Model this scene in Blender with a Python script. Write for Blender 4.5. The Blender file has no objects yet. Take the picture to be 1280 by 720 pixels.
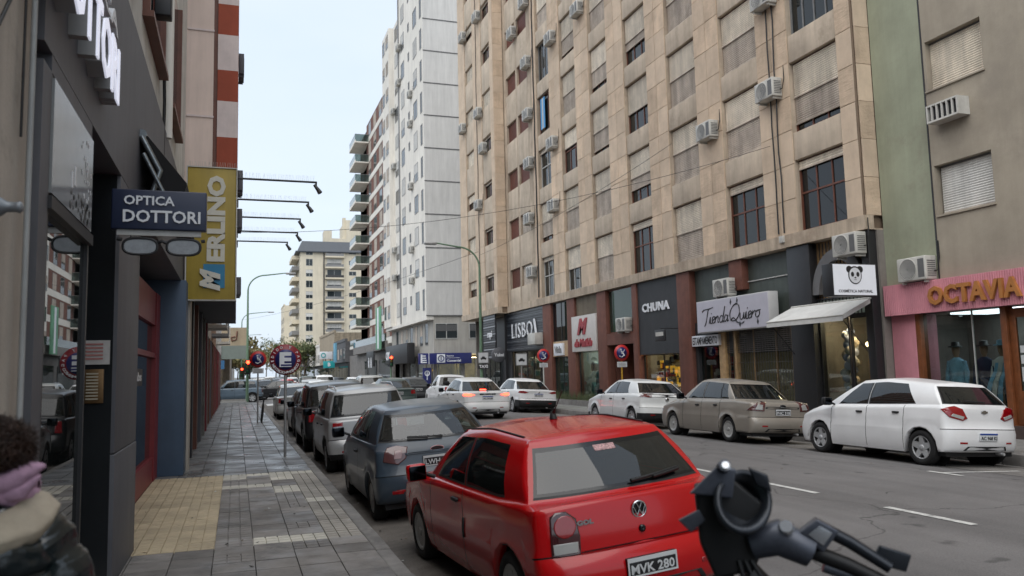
import bpy, bmesh, math, random
import numpy as np
from mathutils import Vector, Matrix
from mathutils.bvhtree import BVHTree
from math import sin, cos, pi, sqrt, radians
random.seed(7)
S = bpy.context.scene
COL = S.collection
# ------------------------------------------------------------ camera
CAMH = 1.85
cx, cy, FPX = 640., 360., 1000.
vy = Vector((295. - cx, -(471. - cy), -FPX)).normalized()
up = Vector((1, 0.0246, 0)).cross(vy).normalized()
if up.y < 0: up = -up
vx = vy.cross(up)
RM = Matrix((vx, vy, up))            # camera space -> world
cd = bpy.data.cameras.new('camera'); cam = bpy.data.objects.new('camera', cd); COL.objects.link(cam)
cd.sensor_width = 36; cd.lens = FPX / 1280 * 36; cd.clip_start = 0.05; cd.clip_end = 3000
cam.matrix_world = Matrix.Translation((0, 0, CAMH)) @ RM.to_4x4()
cd.dof.use_dof = True; cd.dof.focus_distance = 12; cd.dof.aperture_fstop = 2.6
S.camera = cam
# ------------------------------------------------------------ world, sun, exposure
W = bpy.data.worlds.new("World"); S.world = W; W.use_nodes = True
nt = W.node_tree; nt.nodes.clear()
sky = nt.nodes.new('ShaderNodeTexSky'); sky.sky_type = 'NISHITA'; sky.sun_disc = False
SE, SR = radians(58), radians(215)
sky.sun_elevation = SE; sky.sun_rotation = SR; sky.air_density = 1.2; sky.dust_density = 2.5
b1 = nt.nodes.new('ShaderNodeBackground'); b1.inputs[1].default_value = 0.09
nt.links.new(sky.outputs[0], b1.inputs[0])
b2 = nt.nodes.new('ShaderNodeBackground'); b2.inputs[1].default_value = 0.68
tc = nt.nodes.new('ShaderNodeTexCoord'); nz = nt.nodes.new('ShaderNodeTexNoise'); nz.inputs['Scale'].default_value = 2.2; nz.inputs['Detail'].default_value = 4
mp = nt.nodes.new('ShaderNodeMapping'); mp.inputs['Scale'].default_value = (1, 1, 3)
cr = nt.nodes.new('ShaderNodeValToRGB'); cr.color_ramp.elements[0].position = .3; cr.color_ramp.elements[1].position = .75
cr.color_ramp.elements[0].color = (.63, .73, .86, 1); cr.color_ramp.elements[1].color = (.73, .80, .88, 1)
nt.links.new(tc.outputs['Generated'], mp.inputs[0]); nt.links.new(mp.outputs[0], nz.inputs['Vector'])
nt.links.new(nz.outputs['Fac'], cr.inputs[0]); nt.links.new(cr.outputs[0], b2.inputs[0])
mx = nt.nodes.new('ShaderNodeMixShader'); mx.inputs[0].default_value = .82
wo = nt.nodes.new('ShaderNodeOutputWorld')
nt.links.new(b1.outputs[0], mx.inputs[1]); nt.links.new(b2.outputs[0], mx.inputs[2]); nt.links.new(mx.outputs[0], wo.inputs[0])
sd = bpy.data.lights.new('sun', 'SUN'); sd.energy = 1.5; sd.angle = radians(85); sd.color = (1, .95, .88)
so = bpy.data.objects.new('sun', sd); COL.objects.link(so)
# sun from the left behind the camera
sdir = Vector((-sin(radians(38)) * cos(SE), -cos(radians(38)) * cos(SE), sin(SE)))
so.rotation_euler = sdir.to_track_quat('Z', 'Y').to_euler()
S.view_settings.view_transform = 'Standard'; S.view_settings.look = 'None'; S.view_settings.exposure = 0.98; S.view_settings.gamma = 1
S.render.engine = 'CYCLES'
S.cycles.max_bounces = 6; S.cycles.diffuse_bounces = 3; S.cycles.glossy_bounces = 3; S.cycles.transparent_max_bounces = 10
S.cycles.transmission_bounces = 4
S.cycles.use_denoising = True
S.cycles.caustics_reflective = False; S.cycles.caustics_refractive = False

# ------------------------------------------------------------ materials
def lin(h):
    h = h.lstrip('#'); r = []
    for i in (0, 2, 4):
        c = int(h[i:i + 2], 16) / 255
        r.append(c / 12.92 if c <= .04045 else ((c + .055) / 1.055) ** 2.4)
    return r
_m = {}
def mat(name, col, rough=.7, metal=0., var=.12, scale=3., streak=0., bump=0., bscale=40., spec=.5, coat=0., emit=None, estr=0., obj=False, dark=None, dthr=.62, rvar=0., randv=0.):
    if name in _m: return _m[name]
    if isinstance(col, str): col = lin(col)
    m = bpy.data.materials.new(name); m.use_nodes = True; n = m.node_tree; N = n.nodes; L = n.links
    b = N['Principled BSDF']
    b.inputs['Base Color'].default_value = (*col, 1); b.inputs['Roughness'].default_value = rough
    b.inputs['Metallic'].default_value = metal; b.inputs['Specular IOR Level'].default_value = spec
    if coat: b.inputs['Coat Weight'].default_value = coat; b.inputs['Coat Roughness'].default_value = .04
    if emit is not None:
        b.inputs['Emission Color'].default_value = (*(lin(emit) if isinstance(emit, str) else emit), 1); b.inputs['Emission Strength'].default_value = estr
    if obj: src = N.new('ShaderNodeTexCoord').outputs['Object']
    else: src = N.new('ShaderNodeNewGeometry').outputs['Position']
    if var > 0:
        t = N.new('ShaderNodeTexNoise'); t.inputs['Scale'].default_value = scale; t.inputs['Detail'].default_value = 6; t.inputs['Roughness'].default_value = .65
        L.new(src, t.inputs['Vector'])
        mr = N.new('ShaderNodeMapRange'); mr.inputs[1].default_value = .3; mr.inputs[2].default_value = .7
        mr.inputs[3].default_value = 1 - var; mr.inputs[4].default_value = 1 + var * .8
        L.new(t.outputs['Fac'], mr.inputs[0]); f = mr.outputs[0]
        if streak > 0:
            mp = N.new('ShaderNodeMapping'); mp.inputs['Scale'].default_value = (2.2, 2.2, .16); L.new(src, mp.inputs[0])
            t2 = N.new('ShaderNodeTexNoise'); t2.inputs['Scale'].default_value = 1.4; t2.inputs['Detail'].default_value = 7; t2.inputs['Roughness'].default_value = .7
            L.new(mp.outputs[0], t2.inputs['Vector'])
            m2 = N.new('ShaderNodeMapRange'); m2.inputs[1].default_value = .35; m2.inputs[2].default_value = .65; m2.inputs[3].default_value = 1 - streak; m2.inputs[4].default_value = 1 + streak * .3
            L.new(t2.outputs['Fac'], m2.inputs[0])
            mu = N.new('ShaderNodeMath'); mu.operation = 'MULTIPLY'; L.new(f, mu.inputs[0]); L.new(m2.outputs[0], mu.inputs[1]); f = mu.outputs[0]
        if randv > 0:
            oi = N.new('ShaderNodeObjectInfo'); m3 = N.new('ShaderNodeMapRange'); m3.inputs[3].default_value = 1 - randv; m3.inputs[4].default_value = 1 + randv
            L.new(oi.outputs['Random'], m3.inputs[0])
            mu = N.new('ShaderNodeMath'); mu.operation = 'MULTIPLY'; L.new(f, mu.inputs[0]); L.new(m3.outputs[0], mu.inputs[1]); f = mu.outputs[0]
        vm = N.new('ShaderNodeVectorMath'); vm.operation = 'SCALE'; vm.inputs[0].default_value = col; L.new(f, vm.inputs['Scale'])
        outc = vm.outputs[0]
        if dark is not None:
            t4 = N.new('ShaderNodeTexNoise'); t4.inputs['Scale'].default_value = scale * .45; t4.inputs['Detail'].default_value = 9; t4.inputs['Roughness'].default_value = .75
            L.new(src, t4.inputs['Vector'])
            m4 = N.new('ShaderNodeMapRange'); m4.inputs[1].default_value = dthr - .08; m4.inputs[2].default_value = dthr + .08
            L.new(t4.outputs['Fac'], m4.inputs[0])
            mc = N.new('ShaderNodeMix'); mc.data_type = 'RGBA'; L.new(m4.outputs[0], mc.inputs[0]); L.new(outc, mc.inputs[6])
            mc.inputs[7].default_value = (*(lin(dark) if isinstance(dark, str) else dark), 1); outc = mc.outputs[2]
        L.new(outc, b.inputs['Base Color'])
        if rvar:
            m5 = N.new('ShaderNodeMapRange'); m5.inputs[1].default_value = .35; m5.inputs[2].default_value = .65; m5.inputs[3].default_value = max(rough - rvar, .05); m5.inputs[4].default_value = min(rough + rvar, 1)
            t5 = N.new('ShaderNodeTexNoise'); t5.inputs['Scale'].default_value = scale * .7; t5.inputs['Detail'].default_value = 5; L.new(src, t5.inputs['Vector'])
            L.new(t5.outputs['Fac'], m5.inputs[0]); L.new(m5.outputs[0], b.inputs['Roughness'])
    if bump > 0:
        t = N.new('ShaderNodeTexNoise'); t.inputs['Scale'].default_value = bscale; t.inputs['Detail'].default_value = 5
        L.new(src, t.inputs['Vector']); bn = N.new('ShaderNodeBump'); bn.inputs['Strength'].default_value = bump; bn.inputs['Distance'].default_value = .01
        L.new(t.outputs['Fac'], bn.inputs['Height']); L.new(bn.outputs[0], b.inputs['Normal'])
    _m[name] = m; return m
def glass(name, tint=(.3, .33, .33), refl=1.45, rough=.01, base=0.0, col=(.02, .025, .025)):
    if name in _m: return _m[name]
    m = bpy.data.materials.new(name); m.use_nodes = True; n = m.node_tree; N = n.nodes; L = n.links; N.clear()
    o = N.new('ShaderNodeOutputMaterial'); t = N.new('ShaderNodeBsdfTransparent'); t.inputs[0].default_value = (*tint, 1)
    d = N.new('ShaderNodeBsdfDiffuse'); d.inputs[0].default_value = (*col, 1)
    g = N.new('ShaderNodeBsdfGlossy'); g.inputs['Roughness'].default_value = rough; g.inputs[0].default_value = (1, 1, 1, 1)
    f = N.new('ShaderNodeFresnel'); ge = N.new('ShaderNodeNewGeometry'); mr = N.new('ShaderNodeMapRange')
    mr.inputs[3].default_value = refl; mr.inputs[4].default_value = 1 / refl; L.new(ge.outputs['Backfacing'], mr.inputs[0]); L.new(mr.outputs[0], f.inputs[0])
    a = N.new('ShaderNodeMixShader'); a.inputs[0].default_value = base; L.new(t.outputs[0], a.inputs[1]); L.new(d.outputs[0], a.inputs[2])
    x = N.new('ShaderNodeMixShader'); L.new(f.outputs[0], x.inputs[0]); L.new(a.outputs[0], x.inputs[1]); L.new(g.outputs[0], x.inputs[2])
    L.new(x.outputs[0], o.inputs[0]); _m[name] = m; return m
# ------------------------------------------------------------ mesh helpers
class MB:
    def __init__(s): s.v = []; s.f = []; s.m = []; s.sm = []
    def add(s, vs, fs, mi=0, smooth=False):
        o = len(s.v); s.v += [tuple(v) for v in vs]
        for f in fs: s.f.append([i + o for i in f]); s.m.append(mi); s.sm.append(smooth)
        return s
    def box(s, x0, x1, y0, y1, z0, z1, mi=0):
        if x0 > x1: x0, x1 = x1, x0
        if y0 > y1: y0, y1 = y1, y0
        if z0 > z1: z0, z1 = z1, z0
        return s.add([(x0, y0, z0), (x1, y0, z0), (x1, y1, z0), (x0, y1, z0), (x0, y0, z1), (x1, y0, z1), (x1, y1, z1), (x0, y1, z1)],
              [(3, 2, 1, 0), (4, 5, 6, 7), (0, 1, 5, 4), (1, 2, 6, 5), (2, 3, 7, 6), (3, 0, 4, 7)], mi)
    def bbox(s, x0, x1, y0, y1, z0, z1, b=.02, mi=0):
        "box with chamfered edges"
        c = []; 
        X = sorted((x0, x1)); Y = sorted((y0, y1)); Z = sorted((z0, z1)); b = min(b, (X[1]-X[0])*.45, (Y[1]-Y[0])*.45, (Z[1]-Z[0])*.45)
        bm = bmesh.new(); bmesh.ops.create_cube(bm, size=1)
        for v in bm.verts: v.co = Vector(((X[0]+X[1])/2 + v.co.x*(X[1]-X[0]), (Y[0]+Y[1])/2 + v.co.y*(Y[1]-Y[0]), (Z[0]+Z[1])/2 + v.co.z*(Z[1]-Z[0])))
        bmesh.ops.bevel(bm, geom=bm.edges[:], offset=b, segments=2, affect='EDGES', profile=.6)
        bm.verts.index_update()
        s.add([v.co[:] for v in bm.verts], [[v.index for v in f.verts] for f in bm.faces], mi, True); bm.free(); return s
    def quad(s, a, b, c, d, mi=0): return s.add([a, b, c, d], [(0, 1, 2, 3)], mi)
    def tube(s, pts, r, n=8, mi=0, caps=True, smooth=True):
        pts = [Vector(p) for p in pts]; rs = r if isinstance(r, (list, tuple)) else [r] * len(pts); vs = []; fs = []
        d0 = (pts[1] - pts[0]).normalized(); a = d0.orthogonal().normalized()
        for i, p in enumerate(pts):
            if i == 0: d = pts[1] - pts[0]
            elif i == len(pts) - 1: d = pts[-1] - pts[-2]
            else: d = (pts[i + 1] - p).normalized() + (p - pts[i - 1]).normalized()
            d = d.normalized() if d.length > 1e-9 else d0
            a = (a - d * a.dot(d)); a = a.normalized() if a.length > 1e-6 else d.orthogonal().normalized()
            b = d.cross(a)
            for k in range(n):
                t = 2 * pi * k / n; vs.append(p + (a * cos(t) + b * sin(t)) * rs[i])
        for i in range(len(pts) - 1):
            for k in range(n):
                k2 = (k + 1) % n; fs.append((i * n + k, i * n + k2, (i + 1) * n + k2, (i + 1) * n + k))
        s.add(vs, fs, mi, smooth)
        if caps:
            s.add(vs[:n], [tuple(range(n))[::-1]], mi); s.add(vs[-n:], [tuple(range(n))], mi)
        return s
    def lathe(s, prof, c=(0, 0, 0), axis='z', n=16, mi=0, smooth=True, arc=(0, 2 * pi)):
        vs = []; fs = []; full = abs(arc[1] - arc[0] - 2 * pi) < 1e-6; m = n if full else n + 1
        for r, h in prof:
            for k in range(m):
                t = arc[0] + (arc[1] - arc[0]) * k / n; u, w = r * cos(t), r * sin(t)
                p = (u, w, h) if axis == 'z' else ((h, u, w) if axis == 'x' else (w, h, u))
                vs.append((p[0] + c[0], p[1] + c[1], p[2] + c[2]))
        for i in range(len(prof) - 1):
            for k in range(n):
                k2 = (k + 1) % m if full else k + 1
                fs.append((i * m + k, i * m + k2, (i + 1) * m + k2, (i + 1) * m + k))
        return s.add(vs, fs, mi, smooth)
    def prism(s, poly, d, mi=0):
        "extrude a planar polygon (3D points) by vector d"
        n = len(poly); d = Vector(d); p = [Vector(q) for q in poly]
        s.add(p, [tuple(range(n))], mi); s.add([q + d for q in p], [tuple(range(n))[::-1]], mi)
        vs = p + [q + d for q in p]; s.add(vs, [(i, i + n, (i + 1) % n + n, (i + 1) % n) for i in range(n)], mi); return s
    def mesh(s, name, mats):
        me = bpy.data.meshes.new(name); me.from_pydata(s.v, [], s.f)
        for m in (mats if isinstance(mats, (list, tuple)) else [mats]): me.materials.append(m)
        me.polygons.foreach_set('material_index', s.m); me.polygons.foreach_set('use_smooth', s.sm)
        me.update(); return me
def fixn(me):
    bm = bmesh.new(); bm.from_mesh(me); bmesh.ops.recalc_face_normals(bm, faces=bm.faces[:]); bm.to_mesh(me); bm.free(); return me
def inst(name, me, parent=None, loc=(0, 0, 0), label=None, kind=None):
    o = bpy.data.objects.new(name, me); COL.objects.link(o); o.location = loc
    if parent is not None:
        o.parent = parent
        r = parent
        off = Vector((0, 0, 0))
        while r is not None: off += r.location; r = r.parent
        if parent.get('_w'): o.location = Vector(loc) - off
    if label: o['label'] = label
    if kind: o['kind'] = kind
    return o
def part(name, mb, mats, parent, loc=(0, 0, 0), label=None, kind=None, fix=False):
    me = mb.mesh(name, mats)
    if fix: fixn(me)
    return inst(name, me, parent, loc, label, kind)
def tag(o, label=None, cat=None, group=None, kind=None):
    if label: o['label'] = label
    if cat: o['category'] = cat
    if group: o['group'] = group
    if kind: o['kind'] = kind
    return o
def thing(name, label, cat, loc=(0, 0, 0), group=None, world=True):
    "Empty at the base; with world=True the parts are given in world coordinates"
    o = bpy.data.objects.new(name, None); COL.objects.link(o); o.location = loc; o.empty_display_size = .2
    if world: o['_w'] = 1
    return tag(o, label, cat, group)
def sub(name, mb, mats, parent, loc=(0, 0, 0), **k):
    "a part below a part: both in the coordinates of the thing"
    o = part(name, mb, mats, None, (0, 0, 0), **k); o.parent = parent; o.location = loc; return o
def struct(name, mb, mats, label=None, smooth=False):
    o = part(name, mb, mats, None); o['kind'] = 'structure'
    if label: o['label'] = label
    return o
def dup(root, loc=None, rz=None, label=None, group=None, paint=None):
    r = root.copy(); COL.objects.link(r)
    if loc is not None: r.location = loc
    if rz is not None: r.rotation_euler = (0, 0, rz)
    if label: r['label'] = label
    if group: r['group'] = group
    def rec(a, b):
        for ch in list(a.children):
            c = ch.copy(); COL.objects.link(c); c.parent = b
            if paint is not None and c.type == 'MESH':
                for sl in c.material_slots:
                    if sl.material and sl.material.name.startswith('paint'):
                        sl.link = 'OBJECT'; sl.material = paint
            rec(ch, c)
    rec(root, r); return r
X3, Y3, Z3 = Vector((1, 0, 0)), Vector((0, 1, 0)), Vector((0, 0, 1))
FR = (-Y3, Z3)      # text on a wall facing the street from the right
FL = (Y3, Z3)       # on a wall facing the street from the left
FC = (X3, Z3)       # facing the camera end of the street
def textmesh(txt, w=None, h=None, ext=.01, bold=.0, shear=0., sp=1., name='lettering', frame=FC, at=(0, 0, 0), align='l', m=None, mono=None, curve=None):
    cu = bpy.data.curves.new('t', 'FONT'); cu.body = txt; cu.extrude = .5; cu.offset = bold; cu.shear = shear; cu.space_character = sp; cu.resolution_u = 2
    ob = bpy.data.objects.new('t', cu); COL.objects.link(ob); bpy.context.view_layer.update()
    me = ob.to_mesh(); V = [v.co.copy() for v in me.vertices]; F = [list(p.vertices) for p in me.polygons]
    ob.to_mesh_clear(); bpy.data.objects.remove(ob); bpy.data.curves.remove(cu)
    x0 = min(v.x for v in V); x1 = max(v.x for v in V); y0 = min(v.y for v in V); y1 = max(v.y for v in V)
    sx = (w / (x1 - x0)) if w else None; sy = (h / (y1 - y0)) if h else None
    sx = sx or sy; sy = sy or sx
    ux, uy = frame; n = ux.cross(uy); at = Vector(at); ox = {'l': 0, 'c': -.5 * (x1 - x0) * sx}[align]
    out = []
    for v in V:
        u = (v.x - x0) * sx + ox; q = (v.y - y0) * sy; d = (v.z + .5) * ext
        if curve: u, q = curve(u, q)
        out.append(at + ux * u + uy * q + n * d)
    mb = MB(); mb.add(out, F); return mb
def text(txt, parent, m, name='lettering', **k):
    mb = textmesh(txt, **k); o = part(name, mb, m, parent); return o
# ------------------------------------------------------------ cars
M_tyre = mat('tyre_rubber', '#1b1b1c', .85, var=.25, scale=14, obj=True)
M_rim = mat('alloy', '#b4b6b8', .4, .35, var=.1, obj=True)
M_hub = mat('hubcap_plastic', '#a9aaa8', .4, .2, var=.12, obj=True)
M_black = mat('black_plastic', '#17181a', .55, var=.2, scale=8, obj=True)
M_blackg = mat('black_gloss', '#101114', .12, var=0)
M_cloth = mat('dark_upholstery', '#24262a', .9, var=.2, obj=True)
M_cglass = glass('car_glass', (.16, .19, .19), 1.66, .015, .35)
M_cglassl = glass('car_glass_clear', (.55, .63, .62), 1.7, .015, .05)
M_red = mat('tail_lens_red', '#8e0710', .1, var=.05, coat=1)
M_redlit = mat('tail_lens_lit', '#ff2010', .3, var=0, emit=(1, .06, .03), estr=4.)
M_clear = mat('clear_lens', '#a8aaa8', .15, var=.05, coat=1)
M_smoke = mat('smoked_lens', '#57302f', .12, var=.1, coat=1)
M_chrome = mat('chrome', '#c6c8ca', .12, 1., var=0)
M_mirr = mat('mirror_dark', '#202327', .12, 1., var=0)
M_plate = mat('plate_white', '#c9ccce', .5, var=.08, obj=True)
M_plateb = mat('plate_black', '#15161a', .5, var=0)
M_plateblue = mat('plate_blue', '#1d3f8e', .5, var=0)
def paint(n, c, rough=.28, metal=.0, dirt=None):
    return mat('paint_' + n, c, rough, metal, var=.05, scale=2.5, coat=.3, obj=True, spec=.4, dark=dirt, dthr=.66)
def itp(x, pts):
    if x <= pts[0][0]: return pts[0][1]
    for (a, va), (b, vb) in zip(pts, pts[1:]):
        if x <= b: return va + (vb - va) * (x - a) / (b - a) if b > a else vb
    return pts[-1][1]
def sm(x, pts):
    "monotone smooth interpolation"
    if x <= pts[0][0]: return pts[0][1]
    for (a, va), (b, vb) in zip(pts, pts[1:]):
        if x <= b:
            t = (x - a) / (b - a); t = t * t * (3 - 2 * t) * .5 + t * .5; return va + (vb - va) * t
    return pts[-1][1]
def wheel(parent, x, y, r, w, style, side, rimr=None, detail=True):
    rr = rimr or r * .66; wx = w / 2
    t = MB(); t.lathe([(rr, -wx * .8), (rr + .01, -wx), (r - .035, -wx), (r - .008, -wx * .78), (r, -wx * .4), (r, wx * .4), (r - .008, wx * .78), (r - .035, wx), (rr + .01, wx), (rr, wx * .8), (rr * .98, 0), (rr, -wx * .8)], (0, 0, 0), 'x', 28)
    o = sub('wheel', t, M_tyre, parent, (x, y, r))
    k = MB(); s = side
    k.lathe([(rr * .99, s * wx * .85), (rr * .93, s * wx * .8), (rr * .9, s * wx * .25), (rr * .3, s * wx * .2), (.001, s * wx * .2)], (0, 0, 0), 'x', 24, 1)
    k.lathe([(rr * 1.0, s * wx * .9), (rr * .95, s * wx * .96), (rr * .9, s * wx * .8)], (0, 0, 0), 'x', 28, 0)
    ns = {'five': 5, 'hub': 7, 'multi': 10, 'six': 6}[style]
    for i in range(ns):
        a = 2 * pi * i / ns + .3
        hw0 = {'five': .055, 'hub': .045, 'multi': .022, 'six': .06}[style]; hw1 = hw0 * {'five': .75, 'hub': 1.25, 'multi': 1., 'six': .6}[style]
        def P(rad, off, h): return (s * h, rad * cos(a) - off * sin(a), rad * sin(a) + off * cos(a))
        h0, h1 = wx * .72, wx * .86
        if style == 'hub': h0, h1 = wx * .8, wx * .88
        vs = [P(rr * .15, -hw0, h0), P(rr * .15, hw0, h0), P(rr * .93, hw1, h1), P(rr * .93, -hw1, h1)]
        vs2 = [P(rr * .15, -hw0 * 1.2, h0 - .04), P(rr * .15, hw0 * 1.2, h0 - .04), P(rr * .93, hw1 * 1.2, h1 - .05), P(rr * .93, -hw1 * 1.2, h1 - .05)]
        k.add(vs + vs2, [(0, 1, 2, 3), (0, 4, 5, 1), (1, 5, 6, 2), (2, 6, 7, 3), (3, 7, 4, 0)], 0)
    k.lathe([(rr * .26, s * wx * .6), (rr * .24, s * wx * .86), (rr * .12, s * wx * .92), (.001, s * wx * .92)], (0, 0, 0), 'x', 14, 0)
    if style == 'hub': k.lathe([(rr * .97, s * wx * .9), (rr * .78, s * wx * .88), (rr * .76, s * wx * .7)], (0, 0, 0), 'x', 28, 0)
    sub('rim', k, [M_hub if style == 'hub' else M_rim, M_black], o)
    return o
CARN = {}
def build_car(name, label, cat, sp, pm, group=None, plate=None, lod=0, gm=None):
    root = thing(name, label, cat, (0, 0, 0), group, world=False)
    gm = gm or M_cglass
    L, Wd = sp['L'], sp['W']; hl = L / 2; hw = Wd / 2
    yr = -hl + sp['ro']; yf = yr + sp['wb']; wr = sp['wr']; ar = wr + .05
    sill = sp.get('sill', .2); zsh = sp['zsh']      # shoulder height profile over y
    wins = sp['wins']                                # (yb_front, yt_front, yb_rear, yt_rear)
    yA, yAT = sp['A']; yC, yCT = sp['C']            # side ends of greenhouse: base y, roof y
    zb = sp['zb']; wB = sp['wB']; wT = sp['wT']; zT = sp['zT']
    # --- columns along the side
    ycf, ycr = hl - sp.get('cf', .3), -hl + sp.get('cr', .22)
    key = []
    for yw in (yf, yr):
        for k in range(9 if lod < 2 else 5):
            n_ = 8 if lod < 2 else 4; key.append((yw + ar * cos(pi * k / n_), 3))
    for a in wins:
        key += [(a[0], 1), (a[0] - .016, 1), (a[2], 1), (a[2] + .016, 1)]
    for d in sp['doors']:
        for q in d[:2]: key += [(q - .006, 2), (q + .006, 2)]
    key += [(yA, 1), (yC, 1)]
    key = [k for k in key if ycr + .01 < k[0] < ycf - .01]
    ks = []
    for y, p in sorted(key, key=lambda t: t[1]):
        if all(abs(y - q) > (.009 if p < 3 else .02) for q in ks): ks.append(y)
    ks += [ycf, ycr]; ks.sort(); fill = []
    for a, b in zip(ks, ks[1:]):
        n_ = int((b - a) / (.14 if lod < 2 else .3)); fill += [a + (b - a) * i / (n_ + 1) for i in range(1, n_ + 1)]
    ys = sorted(ks + fill, reverse=True)             # front to rear
    iA = min(range(len(ys)), key=lambda i: abs(ys[i] - yA)); iC = min(range(len(ys)), key=lambda i: abs(ys[i] - yC))
    nf, nr = (9, 12) if lod < 2 else (5, 6)
    cols = [('f', i / nf) for i in range(nf)] + [('s', y) for y in ys] + [('r', 1 - (i + 1) / nr) for i in range(nr)]
    # param 'f' a: 0 at centre .. 1 at the side ; 'r' a: 1 at the side .. 0 centre
    iA += nf; iC += nf; nc = len(cols)
    nexp = sp.get('nexp', 2.9)
    anch = [(yA, yAT)]
    for a in wins: anch += [(a[0], a[1]), (a[2], a[3])]
    anch += [(yC, yCT)]; anch.sort()
    TL = sp.get('rows', [0, .06, .16, .3, .42, .512, .53, .62, .74, .86, .95, 1.])
    if lod >= 2: TL = TL[::2] + ([1.] if len(TL) % 2 == 0 else [])
    VL = [0, .05, .09, .14, .3, .55, .8, .84, .88, .92, 1.] if lod < 2 else [0, .06, .5, .9, 1.]
    gr = lambda v: (.085 < v) and (v < .87)
    def zlow(y):
        for yw in (yf, yr):
            if abs(y - yw) < ar: return max(wr + sqrt(max(ar * ar - (y - yw) ** 2, 0)), sill)
        return sill
    wprof = sp.get('wprof', [(sill, -.045), (sill + .08, -.02), (.42, -.004), (.6, 0), (.63, -.013), (.78, -.014), (.92, -.036), (1.05, -.06)])
    pr, pf = sp['prear'], sp['pfront']               # rear/front end y-inset by height
    G = []
    def colpt(c, z):
        Wz = hw + itp(z, wprof)
        if c[0] == 's':
            y = c[1]; w = Wz * itp(y, [(-hl + .22, .975), (-hl + .7, 1), (hl - 1.0, 1), (hl - .3, .95)])
            if sp.get('flare'):
                for yw in (yf, yr):
                    d = sqrt((y - yw) ** 2 + (z - wr) ** 2) - ar
                    if d < .1: w += sp['flare'] * (1 - max(d, 0) / .1)
            return w, y
        if c[0] == 'f':
            th = c[1] * pi / 2; ye = hl - sm(z, pf); W1 = Wz * .95
            return W1 * sin(th) ** (2 / nexp), ycf + (ye - ycf) * cos(th) ** (2 / nexp)
        th = c[1] * pi / 2; ye = -hl + itp(z, pr); W1 = Wz * .975
        return W1 * sin(th) ** (2 / nexp), ycr + (ye - ycr) * max(cos(th), 0) ** (2 / nexp)
    def base_roof(i):
        c = cols[i]
        if iA <= i <= iC:
            y = c[1]; yt = itp(y, anch); tt = (y - yC) / (yA - yC)
            wb_ = wB + sp.get('bow', .03) * (1 - (2 * tt - 1) ** 2) - .02; wt_ = wT + .02 * (1 - (2 * tt - 1) ** 2)
            return (wb_, y), (wt_, yt)
        if i < iA:
            s = i / iA; xb = (wB - .02) * sin(s * pi / 2) ** .9; xt = wT * (xb / (wB - .02))
            q = 1 - (xb / (wB - .02)) ** 2
            return (xb, yA + sp.get('bowF', .22) * q), (xt, yAT + sp.get('bowFT', .1) * q)
        s = (nc - 1 - i) / (nc - 1 - iC); xb = (wB - .02) * sin(s * pi / 2) ** .8; xt = wT * (xb / (wB - .02)); q = 1 - (xb / (wB - .02)) ** 3
        return (xb, yC - sp.get('bowR', .06) * q), (xt, yCT - sp.get('bowRT', .05) * q)
    for i, c in enumerate(cols):
        col = []
        yc_ = c[1] if c[0] == 's' else (ycf if c[0] == 'f' else ycr)
        z0 = zlow(yc_) if c[0] == 's' else (sp.get('zbf', .2) if c[0] == 'f' else sp.get('zbr', .26))
        if c[0] == 's':
            for yw, ze in ((yf, sp.get('zbf', .2)), (yr, sp.get('zbr', .26))):
                if (yw == yf and c[1] >= yw + ar - .01) or (yw == yr and c[1] <= yw - ar + .01): z0 = ze
        x, y = colpt(c, z0)
        col.append((max(x - .1, 0) if c[0] == 's' else x * .9, y + (.08 if c[0] == 'r' else (-.08 if c[0] == 'f' else 0)), z0 + .01))
        zs = itp(yc_ if c[0] == 's' else (hl - .05 if c[0] == 'f' else -hl), zsh)
        if c[0] == 'f': zs += .05 * (1 - c[1]) ** 1
        if c[0] == 'r': zs += sp.get('rcrown', .015) * (1 - c[1] ** 2)
        for t in TL:
            z = z0 + (zs - z0) * t; x, y = colpt(c, z); col.append((x, y, z))
        (xb, yb), (xt, yt) = base_roof(i)
        x, y, z = col[-1]
        zbb = itp(yb, zb)
        hood = [.12, .35, .65, .9] if lod < 2 else [.5]
        for u in hood:
            crown = .05 * sin(pi * min(u * 1.0, 1)) if i < iA else (sp.get('dcrown', .0) * sin(pi * u) if i > iC else .008 * sin(pi * u))
            col.append((x + (xb - x) * u, y + (yb - y) * u, z + (zbb - z) * u + crown))
        zt = itp(yt, zT) + (.0 if iA <= i <= iC else .012 * (1 - (xt / wT) ** 2))
        for v in VL:
            bul = .035 * sin(pi * v) * (1 if iA <= i <= iC else .35)
            if v > .9 and iA <= i <= iC: bul -= .012 * (v - .9) / .1
            px, py = xb + (xt - xb) * v, yb + (yt - yb) * v
            if iA <= i <= iC: px += bul
            elif i < iA: py += bul
            else: py -= bul
            col.append((px, py, zbb + (zt - zbb) * v))
        ymid = (yAT + yCT) / 2
        for u in ([.06, .2, .45, .75, 1.] if lod < 2 else [.3, 1.]):
            py = yt + (ymid - yt) * .25 * u * u
            px = xt * (1 - u)
            zz = itp(py, zT); col.append((px, py, max(zt, zz * u + zt * (1 - u)) + .035 * (1 - (1 - u) ** 2)))
        G.append(col)
    nrow = len(G[0]); r_sh = 1 + len(TL) - 1; r_b = r_sh + len(hood) + 1; r_t = r_b + len(VL) - 1
    # --- classify
    dl = {}
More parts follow.
